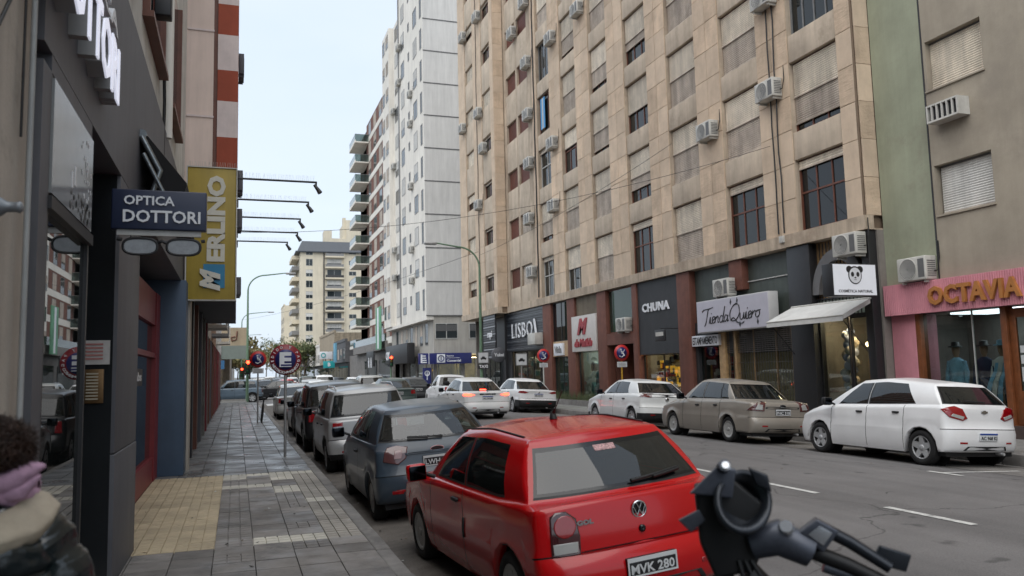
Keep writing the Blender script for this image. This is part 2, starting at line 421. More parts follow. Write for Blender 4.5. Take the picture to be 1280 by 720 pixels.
    def cls(i, r):
        a = ((cols[i][1] + cols[i + 1][1]) / 2) if (cols[i][0] == 's' and cols[i + 1][0] == 's') else None
        if r_b <= r < r_t:
            v = (VL[r - r_b] + VL[r - r_b + 1]) / 2
            g = .085 < v < .87 if lod < 2 else .06 <= v < .9
            tr = (.04 < v < .9) if lod < 2 else False
            if iA <= i < iC and a is not None:
                for k, w in enumerate(wins):
                    if w[2] < a < w[0]: return ('win', k) if g else (('trim',) if tr else ('body',))
                    if tr and w[2] - .0 < a < w[0] + .0: return ('trim',)
                    if tr and (w[0] - .02 < a < w[0] + .02 or w[2] - .02 < a < w[2] + .02) : return ('trim',)
                if sp.get('blackpillar') and wins[-1][2] < a < wins[0][0] and g: return ('trim',)
                return ('body',)
            if i < iA:
                s = (i + .5) / iA
                return ('ws',) if (s < .93 and g) else (('trim',) if (tr and s < .97) else ('body',))
            s = (nc - 1 - i - .5) / (nc - 1 - iC); lim = sp.get('cp', .88)
            if lod < 2 and s < lim and g and (s > lim - .07 or v < .145 or v > .81): return ('frit',)
            return ('rw',) if (s < lim and g) else (('trim',) if (tr and s < lim + .06) else ('body',))
        if a is not None and r < r_b:
            for k, d in enumerate(sp['doors']):
                for q in d[:2]:
                    if abs(a - q) < .0061 and r > 1: return ('seam',)
                if d[1] < a < d[0] and 1 <= r < r_sh + 1: return ('door', k)
        if a is None and i > iC and lod < 2 and r - 1 < len(TL) - 1 and r >= 1 and abs(TL[r - 1] - .512) < .001: return ('seam',)
        if sp.get('blackbumper') and r <= sp['blackbumper'] and (a is None or a > yf + ar or a < yr - ar): return ('bump',)
        if sp.get('cladding') and (r <= sp['cladding']): return ('bump',)
        return ('body',)
    # seam grooves
    for i in range(nc - 1):
        if cols[i][0] == 's' and cols[i + 1][0] == 's':
            a = (cols[i][1] + cols[i + 1][1]) / 2
            for d in sp['doors']:
                for q in d[:2]:
                    if abs(a - q) < .0061: dl[i] = 1
    parts = {}
    for side in (1, -1):
        for i in range(nc - 1):
            for r in range(nrow - 1):
                k = cls(i, r); q = [G[i][r], G[i + 1][r], G[i + 1][r + 1], G[i][r + 1]]
                if k[0] in ('win', 'door'): k = k + (side,)
                if k[0] == 'seam': q = [((p[0] - .006), p[1] + (.006 if cols[i][0] == 'r' else 0), p[2]) for p in q]
                q = [(p[0] * side, p[1], p[2]) for p in q]
                if side == 1: q = q[::-1]
                parts.setdefault(k, []).append(q)
    def weld(qs, mi=0, mb=None, push=0.):
        mb = mb or MB(); idx = {}; vs = []; fs = []
        for q in qs:
            f = []
            for p in q:
                kk = (round(p[0], 4), round(p[1], 4), round(p[2], 4))
                if kk not in idx: idx[kk] = len(vs); vs.append(p)
                if idx[kk] not in f: f.append(idx[kk])
            if len(f) > 2: fs.append(f)
        return mb.add(vs, fs, mi, True)
    body = weld(parts[('body',)])
    if ('trim',) in parts: weld(parts[('trim',)], 1, body)
    if ('seam',) in parts: weld(parts[('seam',)], 1, body)
    if ('bump',) in parts: weld(parts[('bump',)], 1, body)
    if ('frit',) in parts: weld(parts[('frit',)], 2, body)
    bo = sub('body', body, [pm, M_black, M_blackg], root)
    allq = [q for k, v in parts.items() for q in v]
    bm = weld(allq); bvh = BVHTree.FromPolygons([Vector(v) for v in bm.v], bm.f)
    for k, v in parts.items():
        if k[0] == 'win': sub('side_window', weld(v), gm, root)
        elif k[0] == 'ws': sub('windscreen', weld(v), gm, root)
        elif k[0] == 'rw':
            rwo = sub('rear_window', weld(v), gm, root)
    doors = {}
    for k, v in parts.items():
        if k[0] == 'door': doors[k[1:]] = sub('door', weld(v), pm, root)
    # --- underbody, wheel wells, cabin
    u = MB(); u.box(-hw + .12, hw - .12, -hl + .18, hl - .2, sill - .02, sill + .06)
    for yw in (yf, yr):
        u.lathe([(ar + .02, -hw + .03), (ar + .02, hw - .03)], (0, yw, wr), 'x', 12, arc=(0, pi))
        for s_ in (-1, 1): u.lathe([(ar + .03, s_ * (hw - .3)), (.01, s_ * (hw - .3))], (0, yw, wr), 'x', 14)
    sub('underbody', u, M_black, root)
    if lod < 2:
        # inner lining
        lin_ = MB(); cy_ = (yA + yC) / 2
        qs = [[(p[0] * .965, cy_ + (p[1] - cy_) * .975, p[2] - .018) for p in q][::-1] for k, v in parts.items() if k[0] in ('body', 'door', 'trim', 'frit') for q in v if min(p[2] for p in q) > .55 and max(p[1] for p in q) < yA + .1]
        sub('lining', weld(qs), M_cloth, root)
        c = MB(); c.box(-hw + .1, hw - .1, yC + .05, yA + .2, .3, .5)
        c.bbox(-hw + .15, hw - .15, yA - .35, yA + .12, .55, zb[0][1] - .01 if False else itp(yA, zb) - .04, .08)
        sub('dashboard', c, M_cloth, root)
        st = MB(); yS = (yf + yr) / 2
        for sx in (-.36, .36):
            for yy in ((yS + .15), (yS - .75)):
                top = .98 if yy > yS else .92; top = top + (itp(yy, zT) - 1.42)
                st.bbox(sx - .25, sx + .25, yy - .12, yy + .45, .4, .6, .08)
                st.bbox(sx - .24, sx + .24, yy - .22, yy - .06, .55, top + .08, .07)
                st.bbox(sx - .13, sx + .13, yy - .25, yy - .13, top + .06, top + .26, .06)
        sub('seats', st, M_cloth, root)
        sw = MB(); cc = Vector((-.36, yA - .42, itp(yA, zb) - .0))
        sw.tube([cc + Vector((.19 * cos(t), -.07 * sin(t), .17 * sin(t))) for t in [2 * pi * k / 16 for k in range(17)]], .016, 6)
        sub('steering_wheel', sw, M_black, root)
    for yw in (yf, yr):
        for s_ in (-1, 1): wheel(root, s_ * (hw - .02 - .095), yw, wr, .19, sp.get('rim', 'hub'), s_)
    # --- projected details
    def proj_(o, d):
        h = bvh.ray_cast(o, d)
        return (h[0], h[1]) if h[0] is not None else (None, None)
    def decal(name_, poly, axis, m, off=.01, par=None, mids=(1., .985, .9, .5, 0.), flat=.0):
        "polygon (u,z) on the body: axis 'rear' u=x ; 'left'/'right' u=y ; angle in degrees from rear: diagonal"
        if axis == 'rear': dd = Vector((0, 1, 0)); uu = Vector((1, 0, 0)); o0 = Vector((0, -hl - 2, 0))
        elif axis == 'left': dd = Vector((1, 0, 0)); uu = Vector((0, 1, 0)); o0 = Vector((-hw - 2, 0, 0))
        elif axis == 'right': dd = Vector((-1, 0, 0)); uu = Vector((0, 1, 0)); o0 = Vector((hw + 2, 0, 0))
        elif axis == 'front': dd = Vector((0, -1, 0)); uu = Vector((1, 0, 0)); o0 = Vector((0, hl + 2, 0))
        else:
            a = radians(abs(axis)); s_ = 1 if axis > 0 else -1      # s_=+1: seen from rear left
            dd = Vector((sin(a) * s_, cos(a), 0)); uu = Vector((cos(a) * s_, -sin(a), 0)) * 1.0; o0 = Vector((-hw * s_, -hl, 0)) - dd * 2
        out = []; n0 = len(poly)
        pp = []
        for k in range(n0):
            a, b = poly[k], poly[(k + 1) % n0]; L_ = sqrt((a[0] - b[0]) ** 2 + (a[1] - b[1]) ** 2); n_ = max(1, int(L_ / .04))
            pp += [(a[0] + (b[0] - a[0]) * j / n_, a[1] + (b[1] - a[1]) * j / n_) for j in range(n_)]
        cu_ = sum(p[0] for p in pp) / len(pp); cz = sum(p[1] for p in pp) / len(pp)
        vs = []; n = len(pp); ok = True
        for j, mfac in enumerate(mids):
            for (a, b) in (pp if mfac > 0 else [(cu_, cz)]):
                uq = cu_ + (a - cu_) * mfac; zq = cz + (b - cz) * mfac
                h, nn = proj_(o0 + uu * uq + Z3 * zq, dd)
                if h is None: h = Vector(vs[-1]) if vs else o0 + dd * 2.2 + uu * uq + Z3 * zq; nn = -dd
                if nn.dot(dd) > 0: nn = -nn
                vs.append(h + nn * (-.002 if j == 0 else off))
        fs = []; far_ = lambda f: max((vs[f[a]] - vs[f[a - 1]]).length for a in range(len(f))) > .14
        for j in range(len(mids) - 1):
            for k in range(n):
                k2 = (k + 1) % n
                if mids[j + 1] > 0: fs.append((j * n + k, j * n + k2, (j + 1) * n + k2, (j + 1) * n + k))
                else: fs.append((j * n + k, j * n + k2, (j + 1) * n))
        fs = [f for f in fs if not far_(f)] or fs[:1]
        mb = MB(); mb.add(vs, fs, 0, True); me = mb.mesh(name_, m); 
        bm_ = bmesh.new(); bm_.from_mesh(me); bmesh.ops.recalc_face_normals(bm_, faces=bm_.faces[:]); 
        f0 = bm_.faces[:]; 
        if f0 and sum((f.normal.dot(dd) * f.calc_area()) for f in f0) > 0: bmesh.ops.reverse_faces(bm_, faces=f0)
        bm_.to_mesh(me); bm_.free()
        o = inst(name_, me, None); o.parent = par or root; return o
    root['_'] = 0; del root['_']
    H = dict(decal=decal, proj=proj_, root=root, hl=hl, hw=hw, body=bo, doors=doors, sub=sub, itp=itp)
    if lod < 2:
        o_ = decal('lower_valance', [(-.48, .29), (.48, .29), (.42, .36), (-.42, .36)], 'rear', M_black, .008)
        for s_ in (-1, 1): decal('reflector', [(s_ * .5 - .07, .4), (s_ * .5 + .07, .4), (s_ * .5 + .07, .43), (s_ * .5 - .07, .43)], 'rear', M_red, .006)
        eb = MB(); eb.tube([(.38, -hl + .3, .24), (.38, -hl + .03, .23)], .025, 10); sub('exhaust', eb, M_rim, root)
    # mirrors
    if lod < 2:
        for s_ in (-1, 1):
            mm = MB(); zz = itp(yA, zb) + .07; xx = s_ * (wB + .02)
            mm.tube([(xx, yA - .26, zz - .05), (xx + s_ * .12, yA - .24, zz)], .02, 6, 1)
            a0, a1 = sorted((xx + s_ * .08, xx + s_ * .27)); mm.bbox(a0, a1, yA - .29, yA - .18, zz - .07, zz + .09, .04)
            mo = sub('mirror', mm, [(sp.get('mirm', M_black) or pm), M_black], root)
            g_ = MB(); g_.bbox(a0 + .015, a1 - .015, yA - .296, yA - .286, zz - .055, zz + .075, .01); sub('mirror_glass', g_, M_mirr, mo)
        # door handles
        for k, d in enumerate(sp['doors']):
            for s_ in (-1, 1):
                yh = d[1] + .1; zh = d[2] if len(d) > 2 else .82
                h, nn = proj_(Vector((s_ * (hw + 1), yh + .06, zh)), Vector((-s_, 0, 0)))
                if h is None: continue
                hb = MB(); x_ = h.x; a0, a1 = sorted((x_ - s_ * .01, x_ + s_ * .028)); hb.bbox(a0, a1, yh, yh + .15, zh - .017, zh + .017, .014)
                p_ = doors.get((k, s_)) or root
                sub('handle', hb, sp.get('handm', M_black), p_)
    # plate
    if plate:
        zp = sp['zplate']; h, nn = proj_(Vector((0, -hl - 1, zp)), Y3); yp = h.y - .008
        pb = MB(); pw, ph = .4, .13; pb.bbox(-pw / 2, pw / 2, yp - .012, yp + .03, zp - ph / 2, zp + ph / 2, .006)
        dark = plate[1] == 'old'
        po = sub('number_plate', pb, M_plateb if dark else M_plate, root)
        if dark:
            fr = MB(); 
            for a in ((-pw/2, pw/2, zp + ph/2 - .028, zp + ph/2), (-pw/2, pw/2, zp - ph/2, zp - ph/2 + .012), (-pw/2, -pw/2 + .012, zp-ph/2+.012, zp+ph/2-.028), (pw/2 - .012, pw/2, zp-ph/2+.012, zp+ph/2-.028)): fr.box(a[0], a[1], yp - .016, yp - .011, a[2], a[3])
            sub('plate_border', fr, M_plate, po)
            t = textmesh(plate[0], w=.35, h=.065, ext=.003, bold=.02, frame=FC, at=(0, yp - .013, zp - .046), align='c'); sub('plate_number', t, M_plate, po)
        else:
            fr = MB(); fr.box(-pw / 2 + .004, pw / 2 - .004, yp - .016, yp - .011, zp + ph / 2 - .032, zp + ph / 2 - .004); sub('plate_band', fr, M_plateblue, po)
            t = textmesh(plate[0], w=.35, h=.06, ext=.003, bold=.02, frame=FC, at=(0, yp - .013, zp - .05), align='c'); sub('plate_number', t, M_plateb, po)
    return H
def wiper(H, x0, x1, z0, z1, drop=.02):
    pts = []
    for k in range(8):
        t = k / 7; h, n = H['proj'](Vector((x0 + (x1 - x0) * t, -H['hl'] - 1, z0 + (z1 - z0) * t)), Y3)
        if h is not None: pts.append(h + n * (-.03 if n.y > 0 else .03))
    if len(pts) > 2:
        w = MB(); w.tube(pts, [.016, .014, .012, .011, .011, .01, .01, .009][:len(pts)], 6); 
        w.tube([p - Vector((0, .012, .012)) for p in pts[3:]] if len(pts) > 4 else pts, .014, 4)
        H['sub']('wiper', w, M_black, H['root'])
def emblem(H, z, r, kind='disc', x=0):
    h, n = H['proj'](Vector((x, -H['hl'] - 1, z)), Y3); e = MB(); y = h.y
    if kind == 'disc':
        e.lathe([(r, 0), (r, -.012), (r * .84, -.014), (r * .82, -.006)], (x, y, z), 'y', 24, 0); e.lathe([(r * .82, -.006), (.001, -.006)], (x, y, z), 'y', 24, 1)
        # V over W strokes
        def st(a, b): e.tube([(x + a[0] * r, y - .012, z + a[1] * r), (x + b[0] * r, y - .012, z + b[1] * r)], r * .085, 5, 0)
        st((-.33, .72), (0, .05)); st((.33, .72), (0, .05)); st((-.72, .3), (-.33, -.66)); st((-.33, -.66), (0, .0)); st((0, .0), (.33, -.66)); st((.33, -.66), (.72, .3))
    elif kind == 'oval':
        vs = [(x + r * 1.0 * cos(t), y - .012, z + r * .42 * sin(t)) for t in [2 * pi * k / 20 for k in range(20)]]
        e.prism(vs, (0, .03, 0), 0); vs = [(x + r * .9 * cos(t), y - .016, z + r * .33 * sin(t)) for t in [2 * pi * k / 20 for k in range(20)]]; e.prism(vs, (0, .02, 0), 1)
    elif kind == 'bow':
        e.box(x - r, x + r, y - .014, y + .01, z - r * .22, z + r * .22); e.box(x - r * .42, x + r * .42, y - .0155, y + .01, z - r * .42, z + r * .42)
    else:
        e.lathe([(r, 0), (r, -.012), (r * .5, -.016), (.001, -.016)], (x, y, z), 'y', 20, 0)
    H['sub']('emblem', e, [M_chrome, M_blackg], H['root'])
def tails(H, poly, m, ang=32, inner=None, name='tail_light', off=.012):
    "poly in (u, z) u measured from the rear corner along the diagonal view"
    for s_ in (1, -1):
        o = H['decal'](name, poly, ang * s_, m, off)
        if inner:
            for (pl, m2) in inner: 
                q = H['decal']('lens', pl, ang * s_, m2, off + .006); q.parent = o
# ------------------------------------------------------------ car specifications
HB = dict(rows=[0, .08, .2, .34, .46, .512, .53, .62, .74, .86, .95, 1.])
SP = {}
SP['gol'] = dict(mirm=None, L=3.93, W=1.65, wb=2.47, ro=.66, wr=.285, zsh=[(-2, .91), (-.6, .88), (.6, .85), (1.0, .82), (1.95, .66)],
    zb=[(-2, .95), (-1.4, .93), (-1.1, .9), (.75, .885), (1.1, .87)], A=(.78, .12), C=(-1.6, -1.28), wB=.76, wT=.56, zT=[(-1.45, 1.31), (-1.2, 1.345), (-.5, 1.375), (.1, 1.34)],
    wins=[(.55, .06, -.28, -.25), (-.36, -.33, -1.2, -1.02)], doors=[(.62, -.32, .79)], zplate=.47,
    prear=[(.26, .06), (.33, .0), (.5, 0.0), (.56, .015), (.575, .075), (.75, .085), (.93, .13), (.97, .17)], pfront=[(.2, .12), (.35, 0), (.5, 0), (.68, .12)], cp=.76, bowR=.12, bowRT=.08, nexp=2.7, rim='hub', rcrown=.03)
SP['ka'] = dict(mirm=None, L=3.83, W=1.64, wb=2.45, ro=.62, wr=.29, zsh=[(-2, .9), (-.8, .94), (.6, .9), (1.0, .84), (1.95, .66)],
    zb=[(-2, .96), (-1.6, .98), (.9, .95), (1.2, .93)], A=(.9, .15), C=(-1.58, -1.18), wB=.75, wT=.53, zT=[(-1.4, 1.34), (-1.1, 1.39), (-.4, 1.43), (.2, 1.385)],
    wins=[(.66, .08, -.18, -.2), (-.24, -.26, -1.02, -.78)], doors=[(.66, -.28, .8)], zplate=.74, flare=.018,
    prear=[(.26, .08), (.36, .0), (.56, 0.0), (.62, .03), (.66, .06), (.9, .12), (.97, .17)], pfront=[(.2, .12), (.35, 0), (.5, 0), (.68, .16)], cp=.9, bowR=.16, bowRT=.12, nexp=2.5, rim='hub')
SP['onix'] = dict(L=3.93, W=1.7, wb=2.53, ro=.62, wr=.3, zsh=[(-2, .98), (-1.2, .98), (.6, .93), (1.0, .88), (1.95, .68)],
    zb=[(-2, 1.04), (-1.5, 1.03), (-.5, .99), (.9, .955), (1.3, .93)], A=(1.05, .2), C=(-1.72, -1.42), wB=.76, wT=.55, zT=[(-1.6, 1.38), (-1.4, 1.40), (-.4, 1.48), (.25, 1.44)],
    wins=[(.74, .14, -.05, -.08), (-.13, -.15, -1.22, -.86)], doors=[(.84, -.09, .86), (-.09, -.98, .88)], zplate=.52, flare=.01,
    prear=[(.26, .08), (.36, .01), (.6, 0.0), (.66, .02), (.7, .06), (.95, .06), (1.05, .08)], pfront=[(.2, .12), (.35, 0), (.5, 0), (.68, .14)], cp=.78, bowR=.16, bowRT=.1, nexp=2.5, rim='five')
SP['p208'] = dict(L=4.05, W=1.75, wb=2.54, ro=.68, wr=.31, zsh=[(-2, .95), (-1.2, .97), (.6, .94), (1.0, .9), (1.95, .72)],
    zb=[(-2, 1.03), (-1.5, 1.02), (-.5, .99), (.9, .96), (1.3, .94)], A=(.85, .12), C=(-1.62, -1.12), wB=.77, wT=.55, zT=[(-1.5, 1.34), (-1.1, 1.38), (-.3, 1.43), (.25, 1.4)],
    wins=[(.6, .04, -.12, -.13), (-.18, -.2, -1.0, -.78)], doors=[(.74, -.14, .84), (-.14, -1.0, .86)], zplate=.56, flare=.02, blackpillar=1,
    prear=[(.26, .08), (.34, .0), (.6, 0.0), (.66, .03), (.7, .1), (.95, .08), (1.05, .2)], pfront=[(.2, .12), (.35, 0), (.5, 0), (.72, .12)], cp=.86, bowR=.14, bowRT=.1, nexp=2.8, rim='six', blackbumper=3)
SED = dict(zsh=[(-2.3, .93), (-1.5, .95), (.6, .9), (1.1, .85), (2.2, .66)], zb=[(-2.2, .98), (-1.4, .965), (-.5, .95), (.9, .93), (1.3, .92)])
SP['fiesta'] = dict(L=4.29, W=1.68, wb=2.49, ro=.98, wr=.295, zsh=[(-2.2, .92), (-1.4, .94), (.4, .9), (1.2, .84), (2.2, .68)],
    zb=[(-2.2, .99), (-1.2, .97), (.6, .95), (1.3, .93)], A=(.98, .28), C=(-1.34, -.82), wB=.75, wT=.55, zT=[(-1.0, 1.37), (-.7, 1.41), (0, 1.45), (.4, 1.41)],
    wins=[(.72, .2, .0, -.02), (-.06, -.08, -.78, -.66), (-.83, -.71, -1.1, -.86)], doors=[(.82, -.03, .82), (-.03, -.82, .84)], zplate=.72,
    prear=[(.26, .08), (.36, .0), (.55, 0.0), (.6, .05), (.9, .06), (.93, .1)], pfront=[(.2, .12), (.35, 0), (.5, 0), (.68, .14)], cp=.9, bowR=.2, bowRT=.12, nexp=3, rim='hub', flare=.02, dcrown=.02)
SP['sedan'] = dict(L=4.55, W=1.76, wb=2.65, ro=1.0, wr=.31, **SED, A=(1.0, .3), C=(-1.5, -.86), wB=.77, wT=.56, zT=[(-1.0, 1.36), (-.6, 1.42), (0, 1.45), (.4, 1.41)],
    wins=[(.74, .2, .02, 0), (-.04, -.06, -.8, -.66), (-.84, -.7, -1.16, -.88)], doors=[(.84, -.01, .84), (-.01, -.84, .86)], zplate=.76,
    prear=[(.26, .1), (.36, .0), (.5, 0.0), (.56, .03), (.6, .05), (.85, .07), (.93, .04)], pfront=[(.2, .12), (.35, 0), (.5, 0), (.68, .14)], cp=.9, bowR=.22, bowRT=.12, nexp=2.9, rim='multi', dcrown=.02)
SP['fox'] = dict(L=3.85, W=1.68, wb=2.46, ro=.64, wr=.31, sill=.27, zsh=[(-2, .98), (-.8, .99), (.6, .97), (1.0, .92), (1.95, .78)],
    zb=[(-2, 1.03), (1.1, 1.02), (1.3, .99)], A=(.95, .25), C=(-1.66, -1.48), wB=.76, wT=.6, zT=[(-1.6, 1.52), (-1.2, 1.56), (-.4, 1.59), (.25, 1.54)],
    wins=[(.68, .2, -.1, -.12), (-.18, -.2, -.98, -.92)], doors=[(.78, -.14, .88), (-.14, -.98, .9)], zplate=.5, cladding=2,
    prear=[(.26, .06), (.36, .0), (.58, 0.0), (.63, .06), (.98, .1), (1.05, .12)], pfront=[(.2, .12), (.35, 0), (.5, 0), (.78, .12)], cp=.88, bowR=.08, bowRT=.06, nexp=3.2, rim='six')
SP['suv'] = dict(L=4.25, W=1.76, wb=2.55, ro=.78, wr=.34, sill=.3, zsh=[(-2.2, 1.02), (.6, 1.0), (1.1, .96), (2.1, .82)],
    zb=[(-2.2, 1.06), (1.1, 1.04), (1.3, 1.0)], A=(.98, .32), C=(-1.84, -1.62), wB=.79, wT=.64, zT=[(-1.8, 1.56), (-1.2, 1.62), (-.4, 1.66), (.3, 1.6)],
    wins=[(.72, .26, -.08, -.1), (-.16, -.18, -.96, -.94), (-1.04, -1.02, -1.6, -1.46)], doors=[(.82, -.12, .92), (-.12, -1.0, .94)], zplate=.6, cladding=2,
    prear=[(.3, .06), (.4, .0), (.6, 0.0), (.65, .06), (1.0, .09), (1.06, .12)], pfront=[(.2, .1), (.35, 0), (.6, 0), (.82, .1)], cp=.88, bowR=.08, bowRT=.06, nexp=3.4, rim='six', zbr=.34, zbf=.3)
# ------------------------------------------------------------ ground
RX0, RX1 = 1.45, 13.05
def rz(x):
    t = (x - RX0) / (RX1 - RX0); return .2 * 4 * t * (1 - t) - .06 if 0 < t < 1 else -.06
M_asph = mat('asphalt', (.17, .163, .162), .78, var=.16, scale=.55, bump=.5, bscale=70, dark=(.105, .1, .1), dthr=.68, rvar=.12)
M_gut = mat('dusty_gutter', (.15, .135, .12), .85, var=.4, scale=2.2, bump=.5, bscale=50, dark=(.07, .065, .06), dthr=.58)
M_gutr = mat('worn_concrete_lane', (.2, .19, .18), .85, var=.22, scale=1.6, bump=.4, bscale=60, dark=(.1, .095, .09), dthr=.62)
M_paintw = mat('road_paint', (.55, .55, .53), .7, var=.3, scale=14, dark=(.15, .15, .15), dthr=.62)
M_conc = mat('kerb_concrete', (.2, .19, .18), .85, var=.3, scale=3, bump=.5, bscale=30, dark=(.1, .095, .09), dthr=.6)
M_base = mat('pavement_bed', (.085, .08, .075), .9, var=.3, scale=6)
g = MB(); g.quad((-400, -60, -.09), (600, -60, -.09), (600, 1500, -.09), (-400, 1500, -.09)); struct('ground', g, mat('ground_far', (.11, .11, .105), .9, var=.2, scale=.3), 'flat grey ground beyond the street')
def sheet(name, x0, x1, y0, y1, dz, m, nx=14, stepy=None, lab=None):
    g = MB(); xs = [x0 + (x1 - x0) * i / nx for i in range(nx + 1)]; ys = [y0, y1]
    vs = [(x, y, rz(x) + dz) for y in ys for x in xs]; n = nx + 1
    g.add(vs, [(i, i + 1, n + i + 1, n + i) for i in range(nx)], 0, True); return struct(name, g, m, lab)
sheet('road', RX0, RX1, -12, 420, 0, M_asph, 24, lab='grey asphalt street rising to a crown in the middle')
sheet('gutter', RX0 + .0, RX0 + 1.15, -12, 56, .004, M_gut, 6)
sheet('gutter', 11.35, RX1 - .0, -12, 52, .004, M_gutr, 6)
g = MB()
for k in range(-4, 24):
    y0 = 6.47 + 2.38 * k
    x = 7.23
    for a in [(y0, y0 + 1.2)]:
        g.quad((x - .05, a[0], rz(x - .05) + .006), (x + .05, a[0], rz(x + .05) + .006), (x + .05, a[1], rz(x + .05) + .006), (x - .05, a[1], rz(x - .05) + .006))
        g.quad
for (xa, ya, xb, yb, w) in ((10.45, 9.5, 10.45, 10.15, .045), (10.5, 9.9, 12.1, 9.9, .04), (9.9, 31, 9.9, 34, .06)):
    if xa == xb: g.quad((xa - w, ya, rz(xa) + .009), (xa + w, ya, rz(xa) + .009), (xb + w, yb, rz(xb) + .009), (xb - w, yb, rz(xb) + .009))
    else: g.quad((xa, ya - w, rz(xa) + .009), (xb, ya - w, rz(xb) + .009), (xb, ya + w, rz(xb) + .009), (xa, ya + w, rz(xa) + .009))
struct('road_markings', g, M_paintw, 'white dashed lane line and parking marks on the asphalt')
def asphalt_wear(m):
    n = m.node_tree; N = n.nodes; L = n.links; b = N['Principled BSDF']; src = N.new('ShaderNodeNewGeometry').outputs['Position']
    old = b.inputs['Base Color'].links[0].from_socket
    def layer(old, fac, mul):
        mc = N.new('ShaderNodeMix'); mc.data_type = 'RGBA'; mc.blend_type = 'MULTIPLY'; L.new(fac, mc.inputs[0]); L.new(old, mc.inputs[6]); mc.inputs[7].default_value = (mul, mul, mul, 1); return mc.outputs[2]
    dn = N.new('ShaderNodeTexNoise'); dn.inputs['Scale'].default_value = 1.3; dn.inputs['Detail'].default_value = 5; L.new(src, dn.inputs['Vector'])
    ad = N.new('ShaderNodeVectorMath'); ad.operation = 'MULTIPLY_ADD'; L.new(dn.outputs['Color'], ad.inputs[0]); ad.inputs[1].default_value = (1.4, 1.4, 0); L.new(src, ad.inputs[2])
    vo = N.new('ShaderNodeTexVoronoi'); vo.feature = 'DISTANCE_TO_EDGE'; vo.inputs['Scale'].default_value = .22; L.new(ad.outputs[0], vo.inputs['Vector'])
    mr = N.new('ShaderNodeMapRange'); mr.inputs[1].default_value = .0; mr.inputs[2].default_value = .006; mr.inputs[3].default_value = 1; mr.inputs[4].default_value = 0; L.new(vo.outputs[0], mr.inputs[0]); c = layer(old, mr.outputs[0], .42)
    mp = N.new('ShaderNodeMapping'); mp.inputs['Scale'].default_value = (1.1, .035, 1); L.new(src, mp.inputs[0]); tn = N.new('ShaderNodeTexNoise'); tn.inputs['Scale'].default_value = 1.5; tn.inputs['Detail'].default_value = 6; L.new(mp.outputs[0], tn.inputs['Vector'])
    m2 = N.new('ShaderNodeMapRange'); m2.inputs[1].default_value = .42; m2.inputs[2].default_value = .66; L.new(tn.outputs['Fac'], m2.inputs[0]); c = layer(c, m2.outputs[0], .72)
    sn = N.new('ShaderNodeTexNoise'); sn.inputs['Scale'].default_value = 90; sn.inputs['Detail'].default_value = 3; L.new(src, sn.inputs['Vector']); m3 = N.new('ShaderNodeMapRange'); m3.inputs[1].default_value = .45; m3.inputs[2].default_value = .62; L.new(sn.outputs['Fac'], m3.inputs[0]); c = layer(c, m3.outputs[0], .72)
    st = N.new('ShaderNodeTexNoise'); st.inputs['Scale'].default_value = 2.3; st.inputs['Detail'].default_value = 2; L.new(src, st.inputs['Vector']); m4 = N.new('ShaderNodeMapRange'); m4.inputs[1].default_value = .68; m4.inputs[2].default_value = .74; L.new(st.outputs['Fac'], m4.inputs[0]); c = layer(c, m4.outputs[0], .55)
    L.new(c, b.inputs['Base Color'])
asphalt_wear(M_asph); asphalt_wear(M_gut); asphalt_wear(M_gutr)
for (x, y) in ((5.3, 13.5), (9.3, 19.0)):
    g = MB(); g.lathe([(.001, .012), (.3, .012), (.31, .002)], (x, y, rz(x)), 'z', 24)
    for k in range(6): g.box(x - .22, x + .22, y - .22 + k * .085, y - .2 + k * .085, rz(x) + .012, rz(x) + .017)
    o = part('manhole_cover', g, mat('cast_iron', (.07, .065, .06), .6, .3, var=.3, scale=12), None); o['kind'] = 'structure'
# zebra at the junction
g = MB()
for k in range(12):
    x = 1.9 + k * .86; g.quad((x, 53.2, rz(x) + .007), (x + .45, 53.2, rz(x + .45) + .007), (x + .45, 56.2, rz(x + .45) + .007), (x, 56.2, rz(x) + .007))
struct('zebra_crossing', g, M_paintw, 'worn white zebra crossing before the junction')
# pavements
pav = []
def pavement(x0, x1, y0, y1, lab):
    g = MB(); g.box(x0, x1, y0, y1, -.2, .125 if x0 < 5 and y1 < 60 else .15); return struct('pavement', g, M_base if (x0 < 5 and y1 < 60) else mat('pavement_tiles', (.2, .195, .185), .6, var=.25, scale=2, bump=.3, bscale=20, rvar=.2), lab)
pl = pavement(-3.5, 1.3, -6, 57, 'left pavement of grey and yellow tiles')
pr0 = pavement(13.2, 17.0, -6, 52.5, 'right pavement below the shop fronts')
pavement(13.2, 22.0, 65, 400, 'right pavement beyond the junction'); pavement(-8, 1.3, 69, 400, 'left pavement beyond the junction')
def kerb(x0, x1, y0, y1, par):
    k = MB(); k.bbox(x0, x1, 0, .985, -.2, .15, .02); me = k.mesh('kerb_stone', M_conc)
    y = y0
    while y < y1 - .5:
        o = inst('kerb_stone', me, None, (random.uniform(-.006, .006), y, random.uniform(-.006, .004))); o.parent = par; y += 1.0
kerb(1.3, 1.45, -5, 56, pl); kerb(13.05, 13.2, -5, 52, pr0)
for (x0, x1, y1) in ((13.05, 13.2, 400), (1.3, 1.45, 400)):
    g = MB(); g.box(x0, x1, 69 if x0 < 5 else 65, y1, -.2, .15); struct('kerb', g, M_conc)
